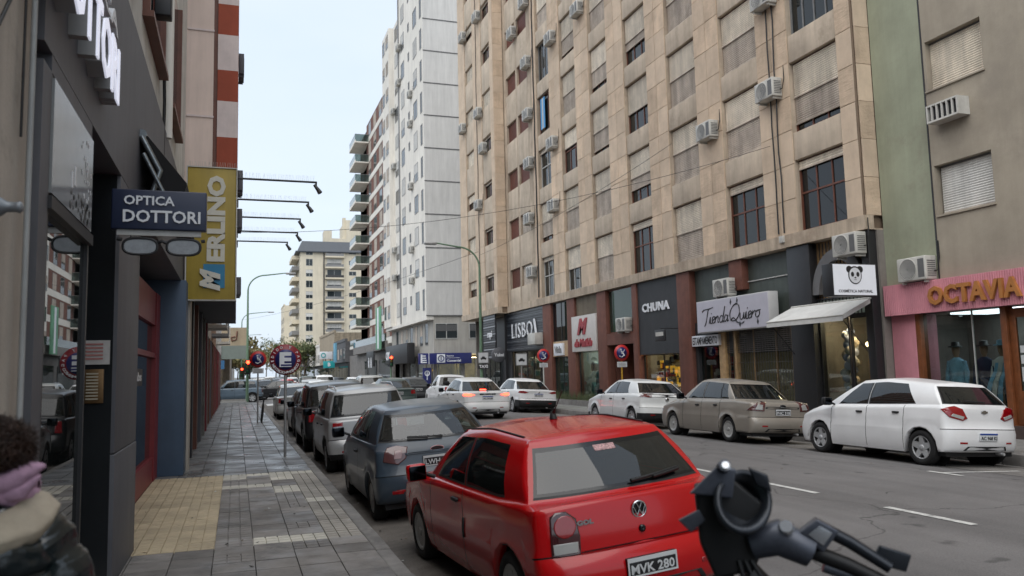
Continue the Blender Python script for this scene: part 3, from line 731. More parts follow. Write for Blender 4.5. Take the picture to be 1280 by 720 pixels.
# tiles
TM = {'yellow': mat('tile_yellow', (.44, .36, .24), .75, var=.2, scale=4, randv=.13, bump=.3, dark=(.22, .17, .11), dthr=.64),
      'grey': mat('tile_grey', (.19, .175, .162), .7, var=.25, scale=3.5, randv=.25, bump=.3, rvar=.22, dark=(.07, .07, .07), dthr=.62),
      'beige': mat('tile_beige', (.27, .25, .22), .75, var=.22, scale=3.5, randv=.18, bump=.3, dark=(.12, .11, .1), dthr=.62),
      'cream': mat('tile_cream', (.5, .47, .4), .6, var=.2, scale=5, randv=.12, bump=.3, dark=(.28, .26, .22), dthr=.63),
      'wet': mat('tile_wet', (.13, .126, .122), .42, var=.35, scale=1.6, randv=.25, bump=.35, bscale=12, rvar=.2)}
def tile_mesh(kind, w, l, pads):
    t = MB(); g_ = .004 if pads > 1 else .002; n = pads
    for i in range(n):
        for j in range(n):
            x0, x1 = w * i / n + g_ * .6, w * (i + 1) / n - g_ * .4; y0, y1 = l * j / n + g_ * .6, l * (j + 1) / n - g_ * .4; c = .005 if n > 1 else .004
            t.add([(x0, y0, 0), (x1, y0, 0), (x1, y1, 0), (x0, y1, 0), (x0 + c, y0 + c, .025), (x1 - c, y0 + c, .025), (x1 - c, y1 - c, .025), (x0 + c, y1 - c, .025)],
                  [(4, 5, 6, 7), (0, 1, 5, 4), (1, 2, 6, 5), (2, 3, 7, 6), (3, 0, 4, 7)])
    if n > 1: t.quad((0, 0, .012), (w, 0, .012), (w, l, .012), (0, l, .012))
    return t
TW, TLn = .371, .37
tcache = {}
cells = []
nx_ = 7
for j in range(0, 140):
    y = 6.15 + j * TLn
    if y > 56: break
    for i in range(nx_):
        x = -1.3 + i * TW
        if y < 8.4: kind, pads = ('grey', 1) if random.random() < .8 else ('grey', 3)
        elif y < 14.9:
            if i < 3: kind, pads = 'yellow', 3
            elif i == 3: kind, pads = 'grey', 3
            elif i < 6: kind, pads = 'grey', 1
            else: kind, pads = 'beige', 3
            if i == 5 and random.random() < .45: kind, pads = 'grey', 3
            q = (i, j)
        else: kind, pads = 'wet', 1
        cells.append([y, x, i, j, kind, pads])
cream = {(3, 23), (4, 23), (5, 23), (6, 23), (3, 22), (3, 19), (4, 19), (5, 22), (5, 21), (5, 18), (5, 17), (6, 14), (4, 7), (5, 7)}
n = 0; rest = {}
for y, x, i, j, kind, pads in cells:
    if (i, j) in cream: kind, pads = 'cream', 3
    jit = random.uniform(-.002, .0035) + (random.uniform(-.002, .006) if kind == 'wet' else 0)
    if n < 300:
        k = (kind, pads)
        if k not in tcache: tcache[k] = tile_mesh(kind, TW, TLn, pads).mesh('tile', TM[kind])
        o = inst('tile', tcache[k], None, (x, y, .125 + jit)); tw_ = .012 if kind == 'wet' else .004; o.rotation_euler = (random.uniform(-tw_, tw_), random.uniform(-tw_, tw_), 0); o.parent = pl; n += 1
    else:
        t = rest.setdefault(kind, MB()); c = .008; x0, x1, y0, y1, z = x + .004, x + TW - .004, y + .004, y + TLn - .004, .125 + jit
        a, b = random.uniform(-.005, .005), random.uniform(-.005, .005)
        t.add([(x0, y0, z), (x1, y0, z), (x1, y1, z), (x0, y1, z), (x0 + c, y0 + c, z + .025), (x1 - c, y0 + c, z + .025 + a), (x1 - c, y1 - c, z + .025 + a + b), (x0 + c, y1 - c, z + .025 + b)],
              [(4, 5, 6, 7), (0, 1, 5, 4), (1, 2, 6, 5), (2, 3, 7, 6), (3, 0, 4, 7)])
for kind, t in rest.items():
    o = part('distant_tiles', t, TM[kind], None, kind='stuff'); o.parent = pl
g = MB(); g.box(-.55, -.02, 7.0, 7.22, .125, .156)
for k in range(14): g.box(-.53 + k * .037, -.51 + k * .037, 7.02, 7.2, .156, .162)
o = part('drain_grating', g, mat('drain_iron', (.09, .1, .11), .4, .6, var=.2, scale=10), None); o.parent = pl

rl = random.Random(9); lt = MB()
for k in range(260):
    y = rl.uniform(6.5, 34); x = rl.choice([1.3 + abs(rl.gauss(0, .25)) + .18, rl.uniform(-1.2, 1.3), 13.0 - abs(rl.gauss(0, .2))]) if rl.random() < .85 else rl.uniform(1.6, 12.8)
    z = .155 if x < 1.3 else rz(x) + .012; a = rl.uniform(0, 6.3); s_ = rl.uniform(.012, .035); c_, d_ = cos(a) * s_, sin(a) * s_
    lt.add([(x + c_, y + d_, z + rl.uniform(0, .012)), (x - d_ * .6, y + c_ * .6, z), (x - c_, y - d_, z + rl.uniform(0, .012)), (x + d_ * .6, y - c_ * .6, z)], [(0, 1, 2, 3)], rl.randrange(3))
o = part('litter', lt, [mat('dry_leaf', (.12, .075, .035), .9), mat('paper_scrap', (.5, .5, .48), .9), mat('dark_scrap', (.04, .035, .03), .9)], None, kind='stuff'); o['label'] = 'dry leaves and scraps lying in the gutters and on the pavement'
# ------------------------------------------------------------ tan apartment building on the right
M_trav = mat('tan_stone', (.62, .49, .365), .85, var=.15, scale=1.3, streak=.07, randv=.08, bump=.0)
def add_scratch(m, sx, strength=.8):
    n = m.node_tree; N = n.nodes; L = n.links; b = N['Principled BSDF']
    src = N.new('ShaderNodeTexCoord'); mp = N.new('ShaderNodeMapping'); mp.inputs['Scale'].default_value = sx
    L.new(src.outputs['Object'], mp.inputs[0]); t = N.new('ShaderNodeTexNoise'); t.inputs['Scale'].default_value = 9; t.inputs['Detail'].default_value = 5; t.inputs['Roughness'].default_value = .6
    L.new(mp.outputs[0], t.inputs['Vector']); bn = N.new('ShaderNodeBump'); bn.inputs['Strength'].default_value = strength; bn.inputs['Distance'].default_value = .03
    L.new(t.outputs['Fac'], bn.inputs['Height']); L.new(bn.outputs[0], b.inputs['Normal'])
    # slight colour difference in the grooves
    return m
add_scratch(M_trav, (1, 1, .22), .55)
M_trav2 = mat('tan_stone_ribbed', (.62, .48, .35), .85, var=.22, scale=1.5, streak=.12, randv=.12)
add_scratch(M_trav2, (1, .3, 1.6), .55)
M_span = mat('tan_render_panel', (.52, .435, .34), .9, var=.18, scale=1.1, streak=.18, bump=.3, bscale=25, dark=(.3, .24, .18), dthr=.66)
M_slab = mat('tan_slab_edge', (.50, .41, .315), .9, var=.25, scale=.9, streak=.32, bump=.3, bscale=20, dark=(.3, .23, .17), dthr=.6)
M_shut = mat('shutter_beige', (.74, .66, .54), .7, var=.2, scale=2, streak=.25, randv=.18)
M_shut2 = mat('shutter_dusty', (.52, .45, .38), .8, var=.25, scale=2, streak=.3, randv=.15)
M_shutw = mat('shutter_white', (.62, .61, .58), .6, var=.12, scale=2, streak=.2, randv=.1)
M_shutr = mat('shutter_redbrown', (.12, .035, .022), .6, var=.25, scale=3, randv=.15)
M_frameb = mat('frame_redbrown', (.14, .05, .03), .5, var=.2, scale=5)
M_framew = mat('frame_white', (.5, .5, .48), .5, var=.15, scale=5)
M_frameg = mat('frame_grey', (.2, .2, .2), .5, var=.15, scale=5)
M_rev = mat('window_reveal', (.2, .145, .1), .9, var=.2, scale=2)
M_gl = glass('window_glass', (.22, .25, .25), 1.5, .02, .45, (.03, .035, .035))
M_gldark = glass('window_glass_dark', (.06, .07, .07), 1.5, .02, .7, (.012, .014, .016))
M_curt = mat('curtain', (.42, .40, .36), .95, var=.2, scale=4)
M_room = mat('dark_room', (.03, .028, .026), .95, var=.2)
def slats(mb, y0, y1, z0, z1, x, pitch=.06, mi=0, sgn=-1, th=.012):
    "horizontal slats, face at x; sgn -1: face looks towards -x"
    n = max(1, int((z1 - z0) / pitch)); p = (z1 - z0) / n
    for i in range(n):
        a, b = z0 + i * p, z0 + (i + 1) * p
        vs = [(x, y0, a + .004), (x, y1, a + .004), (x + sgn * th, y0, (a + b) / 2), (x + sgn * th, y1, (a + b) / 2), (x, y0, b), (x, y1, b), (x - sgn * .004, y0, b), (x - sgn * .004, y1, b)]
        f = [(0, 2, 3, 1), (2, 4, 5, 3)]; mb.add(vs[:6], f if sgn > 0 else [q[::-1] for q in f], mi)
WC = {}
def window_unit(par, x, y0, y1, z0, z1, kind, frac=1.0, sgn=-1, frame=None, shut=None, shut2=None, d=.2, nv=3, nh=2, gl=None, rail=False, pitch=.06, curtain=True, split=.5):
    "window recessed behind a wall face at x that looks towards sgn*X. Local mesh cached per kind."
    w, h = y1 - y0, z1 - z0; key = (kind, round(w, 2), round(h, 2), frac, sgn, d, nv, nh, rail, frame and frame.name, shut and shut.name, gl and gl.name, split)
    if key not in WC:
        L_ = []
        s = -sgn                       # inwards
        fr = MB(); t = .05; xf = s * (d - .07)
        fr.box(s * d - .0, xf, 0, t, 0, h); fr.box(s * d, xf, w - t, w, 0, h); fr.box(s * d, xf, t, w - t, 0, t); fr.box(s * d, xf, t, w - t, h - t, h)
        for i in range(1, nv): yy = t + (w - 2 * t) * i / nv; fr.box(s * (d - .01), s * (d - .06), yy - .02, yy + .02, t, h - t)
        if nh > 1: fr.box(s * (d - .012), s * (d - .065), t, w - t, h * .52, h * .52 + .05)
        L_.append(('frame', fr, [frame or M_frameb]))
        if kind != 'closed' or frac < 1:
            pn = MB(); pn.box(s * (d - .03), s * (d - .022), t, w - t, t, h - t); L_.append(('pane', pn, [gl or M_gl]))
            if curtain:
                cb = MB(); nn = 18
                for k in range(nn):
                    a, b = t + (w * .45) * k / nn, t + (w * .45) * (k + 1) / nn; o1, o2 = .04 * sin(k * 1.9), .04 * sin((k + 1) * 1.9)
                    cb.quad((s * (d + .1) + o1, a, t), (s * (d + .1) + o2, b, t), (s * (d + .1) + o2, b, h - t), (s * (d + .1) + o1, a, h - t))
                L_.append(('curtain', cb, [M_curt]))
        if kind in ('shut', 'closed'):
            sb = MB(); zt = h - t; zb_ = h - (h - t) * frac
            if split and frac > split + .05:
                zm = h * (1 - split)
                slats(sb, t * .5, w - t * .5, zm, zt, s * (d - .10), pitch, 0, sgn); slats(sb, t * .5, w - t * .5, zb_, zm - .02, s * (d - .08), pitch, 1, sgn)
                sb.box(s * (d - .13), s * (d - .06), t * .4, w - t * .4, zm - .02, zm + .015, 1)
            else: slats(sb, t * .5, w - t * .5, zb_, zt, s * (d - .09), pitch, 0, sgn)
            sb.box(s * (d - .12), s * (d - .07), t * .5, w - t * .5, zb_ - .03, zb_, 1)
            L_.append(('shutter', sb, [shut or M_shut, shut2 or M_shut2]))
        if rail:
            rb = MB(); rb.box(s * .01, s * .05, 0, w, .9, .94); 
            for k in range(int(w / .13)): yy = .06 + k * .13; rb.box(s * .02, s * .04, yy, yy + .018, .03, .9)
            L_.append(('railing', rb, [M_frameb]))
        WC[key] = [(n_, mb.mesh(n_, m_)) for n_, mb, m_ in L_]
    its = WC[key]
    o = inst('window', its[0][1], par, (x, y0, z0))
    for n_, me in its[1:]:
        c = bpy.data.objects.new(n_, me); COL.objects.link(c); c.parent = o
    return o
TB = thing('apartment_building', 'long tan stone apartment building with roller shutters above the shops on the right', 'building', (15, 34, .15))
FX = 15.0; Z1, FH = 5.53, 2.87; NF = 9
WCOLS = [(16.55, 18.5), (19.93, 21.9), (23.35, 25.3), (26.77, 28.67), (30.2, 32.05), (33.57, 35.42), (36.87, 38.68)]
SM = [(40.05, 41.77), (42.05, 43.72)]
LC = [(44.87, 46.68), (48.52, 50.4)]
ZTOP = Z1 + NF * FH
w = MB()
w.box(15.24, 27, 16.0, 44.2, 5.2, ZTOP + .9)          # the mass behind
w.box(14.64, 27, 44.2, 52.0, 5.2, ZTOP + .9)
w.box(15.02, 15.24, 15.93, 16.0, 5.53, ZTOP); w.box(15.0, 27, 15.93, 16.0, 5.53, ZTOP + .9)
part('wall', w, M_rev, TB)
w = MB(); w.box(14.95, 15.24, 15.9, 44.2, 5.17, 5.53); w.box(14.35, 14.64, 44.15, 52.05, 5.17, 5.53); w.box(15.24, 18, 15.9, 44.2, 5.16, 5.2); w.box(14.64, 18, 44.2, 52.05, 5.16, 5.2)
part('slab_edge', w, M_slab, TB)
w = MB(); w.box(14.9, 15.24, 15.9, 44.2, ZTOP, ZTOP + .95); w.box(14.3, 14.64, 44.2, 52.05, ZTOP, ZTOP + .95); part('parapet', w, M_slab, TB)
# piers with stone slabs
edges = [15.93] + [v for c in WCOLS for v in c] + [40.05, ]
piers = [(15.98, 16.55)] + [(WCOLS[i][1], WCOLS[i + 1][0]) for i in range(6)] + [(38.68, 39.35)]
pm_ = MB()
for a, b in piers: pm_.box(15.03, 15.24, a, b, 5.53, ZTOP)
pm_.box(15.03, 15.24, 39.35, 40.05, 5.53, ZTOP); pm_.box(15.03, 15.24, 43.72, 44.2, 5.53, ZTOP); pm_.box(15.05, 15.24, 41.77, 42.05, 5.53, ZTOP)
for a, b in ((44.25, 44.87), (46.68, 48.52), (50.4, 52.0)): pm_.box(14.43, 14.64, a, b, 5.53, ZTOP)
pm_.box(14.43, 14.64, 44.17, 44.25, 5.53, ZTOP)
part('pier', pm_, M_slab, TB)
slc = {}; ns = 0; rs = {0: MB(), 1: MB()}
crs = 26; ch = (ZTOP - 5.53) / crs
order = []
for pi_, (a, b) in enumerate(piers):
    nsub = 2 if b - a > 1.0 else 1
    for c in range(crs):
        for k in range(nsub):
            y0 = a + (b - a) * k / nsub; y1 = a + (b - a) * (k + 1) / nsub; order.append((y0 + 1.2 * c * 0, y0, y1, 5.53 + c * ch, random.random() < .35, 15.0, 'x'))
for c in range(crs):
    z = 5.53 + c * ch
    order.append((16, 15.03, 15.5, z, c % 2 == 0, 15.9, 'y'))
    for k in range(2): order.append((48 + k, 46.68 + .92 * k, 46.68 + .92 * (k + 1), z, False, 14.4, 'x'))
    order.append((46, 14.4, 15.0, z, c % 2 == 0, 44.14, 'y'))
    for (a, b) in ((44.25, 44.87), (50.4, 51.2), (51.2, 52.0)): order.append((50, a, b, z, False, 14.4, 'x'))
order.sort(key=lambda t: t[0] + abs(t[3] - 8) * .5)
for o_ in order:
    _, y0, y1, z, hz, xx, ax = o_
    if ns < 300:
        kk = (round(y1 - y0, 2), hz, ax)
        if kk not in slc:
            b_ = MB()
            if ax == 'x': b_.box(0, .03, .009, y1 - y0 - .009, .009, ch - .009)
            else: b_.box(.006, y1 - y0 - .006, 0, .03, .006, ch - .006)
            slc[kk] = b_.mesh('stone_slab', M_trav2 if hz else M_trav)
        off = random.uniform(-.004, .004)
        inst('stone_slab', slc[kk], TB, (xx + off, y0, z) if ax == 'x' else (y0, xx + off, z)); ns += 1
    else:
        r_ = rs[1 if hz else 0]
        if ax == 'x': r_.box(xx, xx + .03, y0 + .006, y1 - .006, z + .006, z + ch - .006)
        else: r_.box(y0 + .006, y1 - .006, xx, xx + .03, z + .006, z + ch - .006)
for k in (0, 1): part('upper_stone_slabs', rs[k], M_trav2 if k else M_trav, TB, kind='stuff')
# spandrels and windows
spc = {}
def spandrel(x, y0, y1, z0, z1):
    k = (round(y1 - y0, 2), round(z1 - z0, 2))
    if k not in spc:
        b_ = MB(); b_.bbox(0, .2, .004, y1 - y0 - .004, 0, z1 - z0, .015); b_.box(-.04, .02, -.0, y1 - y0, z1 - z0 - .05, z1 - z0 + .005) if False else None; spc[k] = b_.mesh('spandrel_panel', M_span)
    inst('spandrel_panel', spc[k], TB, (x, y0, z0))
spec = {(0, 0): ('open',), (1, 0): ('openc',), (2, 0): ('closed', 1), (3, 0): ('openc',), (4, 0): ('closed', 1), (5, 0): ('white', .5), (6, 0): ('white', .1),
        (0, 1): ('shut', .9), (0, 2): ('glass',), (3, 1): ('shut', .75), (4, 2): ('shut', .92), (3, 3): ('shut', .68), (5, 1): ('closed', 1), (5, 2): ('shut', .4), (6, 2): ('glassw',), (6, 3): ('blue',), (6, 4): ('glass',), (5, 4): ('shut', .9), (2, 1): ('closed', 1), (4, 5): ('shut', .55)}
for f in range(NF):
    z0 = Z1 + f * FH + .02; z1 = z0 + 2.05
    for c, (y0, y1) in enumerate(WCOLS):
        k = spec.get((c, f)) or random.choice([('closed', 1)] * 9 + [('shut', .88), ('shut', .6), ('glass',)])
        x = 15.06
        if k[0] == 'open': window_unit(TB, x, y0, y1, z0, z1, 'shut', .13, frame=M_frameb, split=0, gl=M_gldark, nv=3)
        elif k[0] == 'openc': window_unit(TB, x, y0, y1, z0, z1, 'shut', .14, frame=M_frameb, split=0, nv=3)
        elif k[0] == 'closed': window_unit(TB, x, y0, y1, z0, z1, 'closed', 1.0, frame=M_frameb, split=random.choice([.5, .5, .45]))
        elif k[0] == 'shut': window_unit(TB, x, y0, y1, z0, z1, 'shut', k[1], frame=M_frameb, split=.5 if k[1] > .6 else 0, nv=3)
        elif k[0] in ('glass',): window_unit(TB, x, y0, y1, z0, z1, 'glass', .0, frame=M_frameg, nv=4, nh=1)
        elif k[0] == 'glassw': window_unit(TB, x, y0, y1, z0, z1, 'shut', .1, frame=M_framew, split=0, nv=2)
        elif k[0] == 'white': window_unit(TB, x, y0, y1, z0, z1, 'shut', k[1], frame=M_framew, split=0, nv=3)
        elif k[0] == 'blue':
            o = window_unit(TB, x, y0, y1, z0, z1, 'glass', .0, frame=M_frameb, nv=3, nh=1)
            b_ = MB(); b_.box(.05, .07, .9, 1.5, .25, 1.9); b_.box(.048, .072, 1.12, 1.28, .25, 1.9, 1); sub('blue_banner', b_, [mat('cloth_blue', (.1, .32, .6), .8), M_framew], o)
        spandrel(15.04, y0, y1, z1 + .0, z0 + FH - .02)
    for c, (y0, y1) in enumerate(SM):
        za, zb_ = z0 + .93, z1; red = not (c == 0 and f == 0)
        window_unit(TB, 15.06, y0, y1, za, zb_, 'closed', 1.0, frame=M_frameb if red else M_framew, shut=M_shutr if red and random.random() < .85 else M_shut2, split=0, nv=2, nh=1, pitch=.09)
        spandrel(15.04, y0, y1, zb_, za + FH); 
        if f == 0: spandrel(15.04, y0, y1, 5.53, za)
    for c, (y0, y1) in enumerate(LC):
        za, zb_ = z0 + 1.03, z1
        k = random.choice(['closed', 'shut', 'glass'])
        if (c, f) == (0, 1): k = 'glass'
        window_unit(TB, 14.46, y0, y1, za, zb_, k if k != 'glass' else 'shut', 1.0 if k == 'closed' else (.5 if k == 'shut' else .12), frame=M_frameb, split=0, nv=2, nh=1)
        spandrel(14.44, y0, y1, zb_, za + FH)
        if f == 0: spandrel(14.44, y0, y1, 5.53, za)
# ---- ground floor: pillars, floor, back wall
M_brown = mat('redbrown_pillar', (.16, .06, .04), .7, var=.2, scale=3, streak=.2, bump=.2)
M_char = mat('charcoal_wall', (.032, .033, .036), .6, var=.2, scale=2, streak=.15)
M_blk = mat('black_metal', (.018, .018, .02), .45, var=.15, scale=5)
M_green = glass('green_shop_glass', (.33, .5, .42), 1.5, .02, .25, (.06, .1, .08))
M_shopgl = glass('shop_glass', (.75, .8, .78), 1.5, .01, .04)
M_beige = mat('beige_panel', (.45, .37, .27), .7, var=.15, scale=2, streak=.15)
M_inner = mat('shop_interior', (.22, .2, .18), .9, var=.15)
M_woodl = mat('light_wood', (.42, .27, .13), .6, var=.25, scale=6, streak=.3)
M_wood = mat('orange_wood', (.22, .075, .028), .4, var=.3, scale=4, streak=.4)
w = MB(); w.box(17.6, 17.8, 15.9, 52, .15, 5.16); w.box(15.3, 17.6, 15.88, 15.94, .15, 5.16); w.box(15.3, 17.6, 51.9, 52, .15, 5.16); w.box(15.0, 17.6, 15.9, 52, .13, .16)
for y in (18.5, 24.9, 28.6, 31.6, 35.05, 38.2, 44.7): w.box(15.35, 17.6, y - .04, y + .04, .16, 5.15)
w.box(15.45, 17.6, 15.95, 44.6, 3.2, 3.3)
part('ground_floor_wall', w, M_inner, TB)
for (a, b) in ((24.42, 25.28), (28.38, 28.78), (31.2, 32.1), (34.6, 35.5), (37.6, 38.72)):
    p_ = MB(); p_.bbox(15.03, 15.42, a, b, .15, 5.165, .012); part('pillar', p_, M_brown, TB)
p_ = MB(); p_.bbox(15.03, 15.4, 21.3, 22.0, 4.2, 5.165, .012); part('pillar', p_, M_brown, TB)
p_ = MB(); p_.box(15.04, 15.3, 28.78, 31.2, 2.8, 3.28); part('lintel', p_, M_brown, TB)
def shopglass(y0, y1, z0, z1, m=M_shopgl, x=15.25, nv=1, frame=M_blk):
    f_ = MB(); t = .04; f_.box(x - .03, x + .03, y0, y0 + t, z0, z1); f_.box(x - .03, x + .03, y1 - t, y1, z0, z1); f_.box(x - .03, x + .03, y0 + t, y1 - t, z0, z0 + t); f_.box(x - .03, x + .03, y0 + t, y1 - t, z1 - t, z1)
    for i in range(1, nv): yy = y0 + (y1 - y0) * i / nv; f_.box(x - .025, x + .025, yy - t / 2, yy + t / 2, z0 + t, z1 - t)
    o = part('shop_window', f_, frame, TB); g_ = MB(); g_.box(x - .004, x + .004, y0 + t, y1 - t, z0 + t, z1 - t); sub('pane', g_, m, o); return o
# Octavia side black pillar and cosmetics shop bay (15.94-18.15)
p_ = MB(); p_.bbox(15.05, 15.4, 15.94, 16.2, .15, 5.15, .01); p_.bbox(15.03, 15.42, 18.15, 19.1, .15, 5.15, .01); part('black_pillar', p_, M_blk, TB)
w = MB(); w.box(15.3, 15.34, 16.2, 18.15, 3.1, 5.15); part('plank_panel', w, M_woodl, TB)
w = MB()
for k in range(15): yy = 16.25 + k * .13; w.box(15.22, 15.24, yy, yy + .02, 3.1, 5.12)
w.box(15.2, 15.25, 16.2, 18.15, 3.02, 3.1); w.box(15.2, 15.25, 16.2, 18.15, 3.55, 3.59)
part('iron_grille', w, M_blk, TB)
w = MB(); w.box(15.26, 15.29, 16.2, 18.15, 3.1, 3.56); part('pale_transom', w, mat('transom_glass', (.45, .55, .5), .2), TB)
# arch
ar_ = []
w = MB(); c_ = (17.17, 3.7); R0, R1 = .72, .98
outer = [(c_[0] + R1 * cos(t), c_[1] + 1.2 * R1 * sin(t)) for t in [pi * k / 20 for k in range(21)]]; inn = [(c_[0] + R0 * cos(t), c_[1] + 1.2 * R0 * sin(t)) for t in [pi * k / 20 for k in range(21)]]
for k in range(20):
    q = [outer[k], outer[k + 1], inn[k + 1], inn[k]]; w.prism([(15.08, a, b) for a, b in q], (.16, 0, 0))
part('arch', w, mat('grey_arch', (.13, .13, .135), .6, var=.15), TB, fix=True)
shopglass(16.2, 16.95, .2, 3.02, nv=1); shopglass(17.0, 18.13, .2, 3.02, nv=1)
# Tienda Quiero bay (19.1-24.42)
w = MB(); w.box(15.28, 15.32, 19.1, 24.42, 3.3, 5.15); part('fascia_panel', w, mat('grey_green_fascia', (.07, .085, .075), .5, var=.25, scale=1.5, streak=.2), TB)
w = MB(); w.box(15.24, 15.28, 19.3, 22.4, 4.42, 4.45); part('light_tube', w, M_framew, TB)
for a, b in ((22.55, 22.9), (19.1, 19.22), (21.95, 22.05)): w = MB(); w.bbox(15.12, 15.3, a, b, .15, 3.0, .01); part('wooden_post', w, M_woodl, TB)
w = MB(); w.box(15.5, 15.53, 19.2, 22.55, .16, 2.2); part('tan_blind', w, mat('tan_blind', (.42, .31, .18), .8, var=.15, scale=3), TB)
shopglass(19.22, 22.55, .18, 3.0, x=15.45, nv=3, frame=M_woodl)
w = MB()
for k in range(26): yy = 19.24 + k * .13; w.box(15.2, 15.212, yy, yy + .012, .2, 3.0)
for k in range(34): zz = .25 + k * (.16 if k < 14 else .08) - (0 if k < 14 else 0); 
zz = .25
while zz < 3.0:
    w.box(15.19, 15.2, 19.22, 22.55, zz, zz + (.012 if zz < 2.0 else .02)); zz += .33 if zz < 2.0 else .06
part('security_grille', w, mat('grille_metal', (.12, .11, .1), .5, .4), TB)
shopglass(22.9, 24.4, .18, 2.5, x=15.3, nv=1)
w = MB(); w.box(15.2, 15.3, 22.9, 24.42, 2.5, 3.32); w.box(15.18, 15.35, 24.25, 24.42, .15, 2.5); part('dark_surround', w, M_char, TB)
# CHUNA bay
w = MB(); w.box(15.1, 15.16, 25.28, 28.38, 2.32, 5.15); part('fascia_panel', w, M_char, TB)
shopglass(25.3, 28.36, .18, 2.32, x=15.3, nv=2)
# entry 28.78-31.2
shopglass(28.8, 31.18, 3.3, 5.14, M_green, 15.2, 1, M_frameb)
w = MB(); w.box(16.4, 16.45, 28.8, 31.2, .16, 3.2); 
for k in range(18): yy = 28.85 + k * .13; w.box(16.36, 16.4, yy, yy + .06, .16, 3.2)
part('entry_slat_wall', w, mat('entry_redbrown', (.14, .045, .03), .6, var=.2, streak=.2), TB)
w = MB(); w.box(15.43, 16.36, 31.14, 31.2, .16, 2.8); part('entry_side_wall', w, M_brown, TB)
# M bay 32.1-34.6
w = MB(); w.box(15.15, 15.2, 32.1, 34.6, 4.2, 5.15); part('fascia_panel', w, mat('olive_panel', (.16, .13, .09), .7, var=.2, streak=.2), TB)
shopglass(32.12, 34.58, .45, 2.62, M_shopgl, 15.25, 1)
w = MB(); w.box(15.2, 15.35, 32.1, 34.6, .15, .45); w.box(15.2, 15.35, 35.5, 37.6, .15, .45); part('stall_riser', w, M_conc, TB)
# Vida bay 35.5-37.6
shopglass(35.52, 37.58, 3.2, 5.14, M_gldark, 15.2, 2); shopglass(35.52, 37.58, .45, 2.45, M_green, 15.25, 2)
w = MB(); w.box(15.12, 15.2, 35.5, 37.6, 2.45, 3.2); part('wooden_fascia', w, mat('pale_wood_fascia', (.42, .29, .17), .6, var=.2, scale=4), TB)
# Lisboa bay 38.72-44.8, slatted black wall
w = MB(); w.box(15.1, 15.2, 38.72, 44.7, 2.9, 5.15); w.box(15.1, 15.2, 44.0, 44.7, .15, 2.9); part('fascia_panel', w, M_blk, TB)
sl = MB(); sl.box(0, .03, 0, 5.9, 0, .085); slm = sl.mesh('slat', mat('dark_blue_slat', (.03, .035, .045), .3, var=.15))
for k in range(16): inst('slat', slm, TB, (15.07, 38.76, 2.95 + k * .137))
sl = MB(); sl.box(0, .03, 0, 5.9, 0, .012); slm2 = sl.mesh('bright_trim', mat('trim_grey', (.35, .37, .4), .4))
for k in (0, 3, 6, 10, 13, 15): inst('bright_trim', slm2, TB, (15.055, 38.76, 2.95 + k * .137 + .09))
shopglass(38.74, 44.0, .18, 2.9, M_shopgl, 15.3, 5)
w = MB(); w.box(14.95, 17.6, 44.7, 44.78, .15, 5.15); 
part('corner_return', w, M_blk, TB)
w = MB(); w.box(15.2, 17.6, 44.8, 51.9, .15, .2); w.box(15.6, 15.7, 44.8, 52, 0.15, 5.15); part('corner_shop_wall', w, M_blk, TB)
shopglass(47.4, 50.5, .3, 2.6, M_shopgl, 15.5, 3)
# ------------------------------------------------------------ grey-brown building with green strip (clothes shop below)
M_grn = mat('green_render', (.31, .33, .24), .9, var=.16, scale=.7, streak=.09, bump=.25, bscale=20, dark=(.24, .22, .17), dthr=.62)
M_gb = mat('greybrown_render', (.36, .315, .25), .9, var=.16, scale=.8, streak=.08, bump=.25, bscale=18, dark=(.28, .245, .20), dthr=.58)
M_pink = mat('pink_paint', (.62, .26, .31), .6, var=.12, scale=2, streak=.1)
GB = thing('plaster_building', 'grey brown plaster building with a green strip above the pink clothes shop front', 'building', (15.5, 11, .15))
YE = 15.88; xg = 15.5
w = MB(); w.box(xg, xg + .25, 14.3, YE, 3.6, 30); part('green_wall', w, M_grn, GB)
wins_ = [(12.69, 14.18, 5.2, 6.38), (12.69, 14.22, 8.2, 9.4), (12.69, 14.22, 11.2, 12.4), (12.69, 14.22, 14.2, 15.4), (7.5, 9.5, 5.2, 6.38), (7.5, 9.5, 8.2, 9.4)]
w = MB()
w.box(xg + .003, xg + .25, 14.2, 14.298, 3.6, 30); w.box(xg + .003, xg + .25, 9.5, 12.69, 3.6, 30); w.box(xg + .003, xg + .25, -12, 7.5, .15, 22)
zz = [3.6] + [v for q in wins_[:4] for v in q[2:]] + [30]
for k in range(0, len(zz), 2): w.box(xg + .003, xg + .25, 12.69, 14.2, zz[k], zz[k + 1])
w.box(xg + .003, xg + .25, 7.5, 9.5, 3.6, 5.2); w.box(xg + .003, xg + .25, 7.5, 9.5, 6.38, 8.2); w.box(xg + .003, xg + .25, 7.5, 9.5, 9.4, 30)
w.box(xg + .25, 26, 2, YE, 3.6, 30); part('wall', w, M_gb, GB)
w = MB(); w.box(xg - .01, xg + .02, 14.27, 14.31, 3.6, 30); part('expansion_joint', w, M_char, GB)
for k, (a, b, c, d_) in enumerate(wins_):
    window_unit(GB, xg + .02, a, b, c, d_, 'closed', 1., frame=M_frameg, shut=M_shutw if k in (0, 4) else M_shut, split=0, nv=2, nh=1, d=.24, pitch=.055)
    s_ = MB(); s_.box(xg - .04, xg + .02, a - .03, b + .03, c - .04, c); part('sill', s_, M_gb, GB)
w = MB(); w.box(17.9, 18.1, 4, YE, .15, 3.6); w.box(15.75, 18, YE - .1, YE - .02, .15, 2.95); w.box(15.6, 18, 4, YE, .13, .3); w.box(15.75, 18, 4, YE, 2.97, 3.05); w.box(15.75, 18, 4, 4.1, .15, 3)
part('shop_interior_wall', w, M_inner, GB)
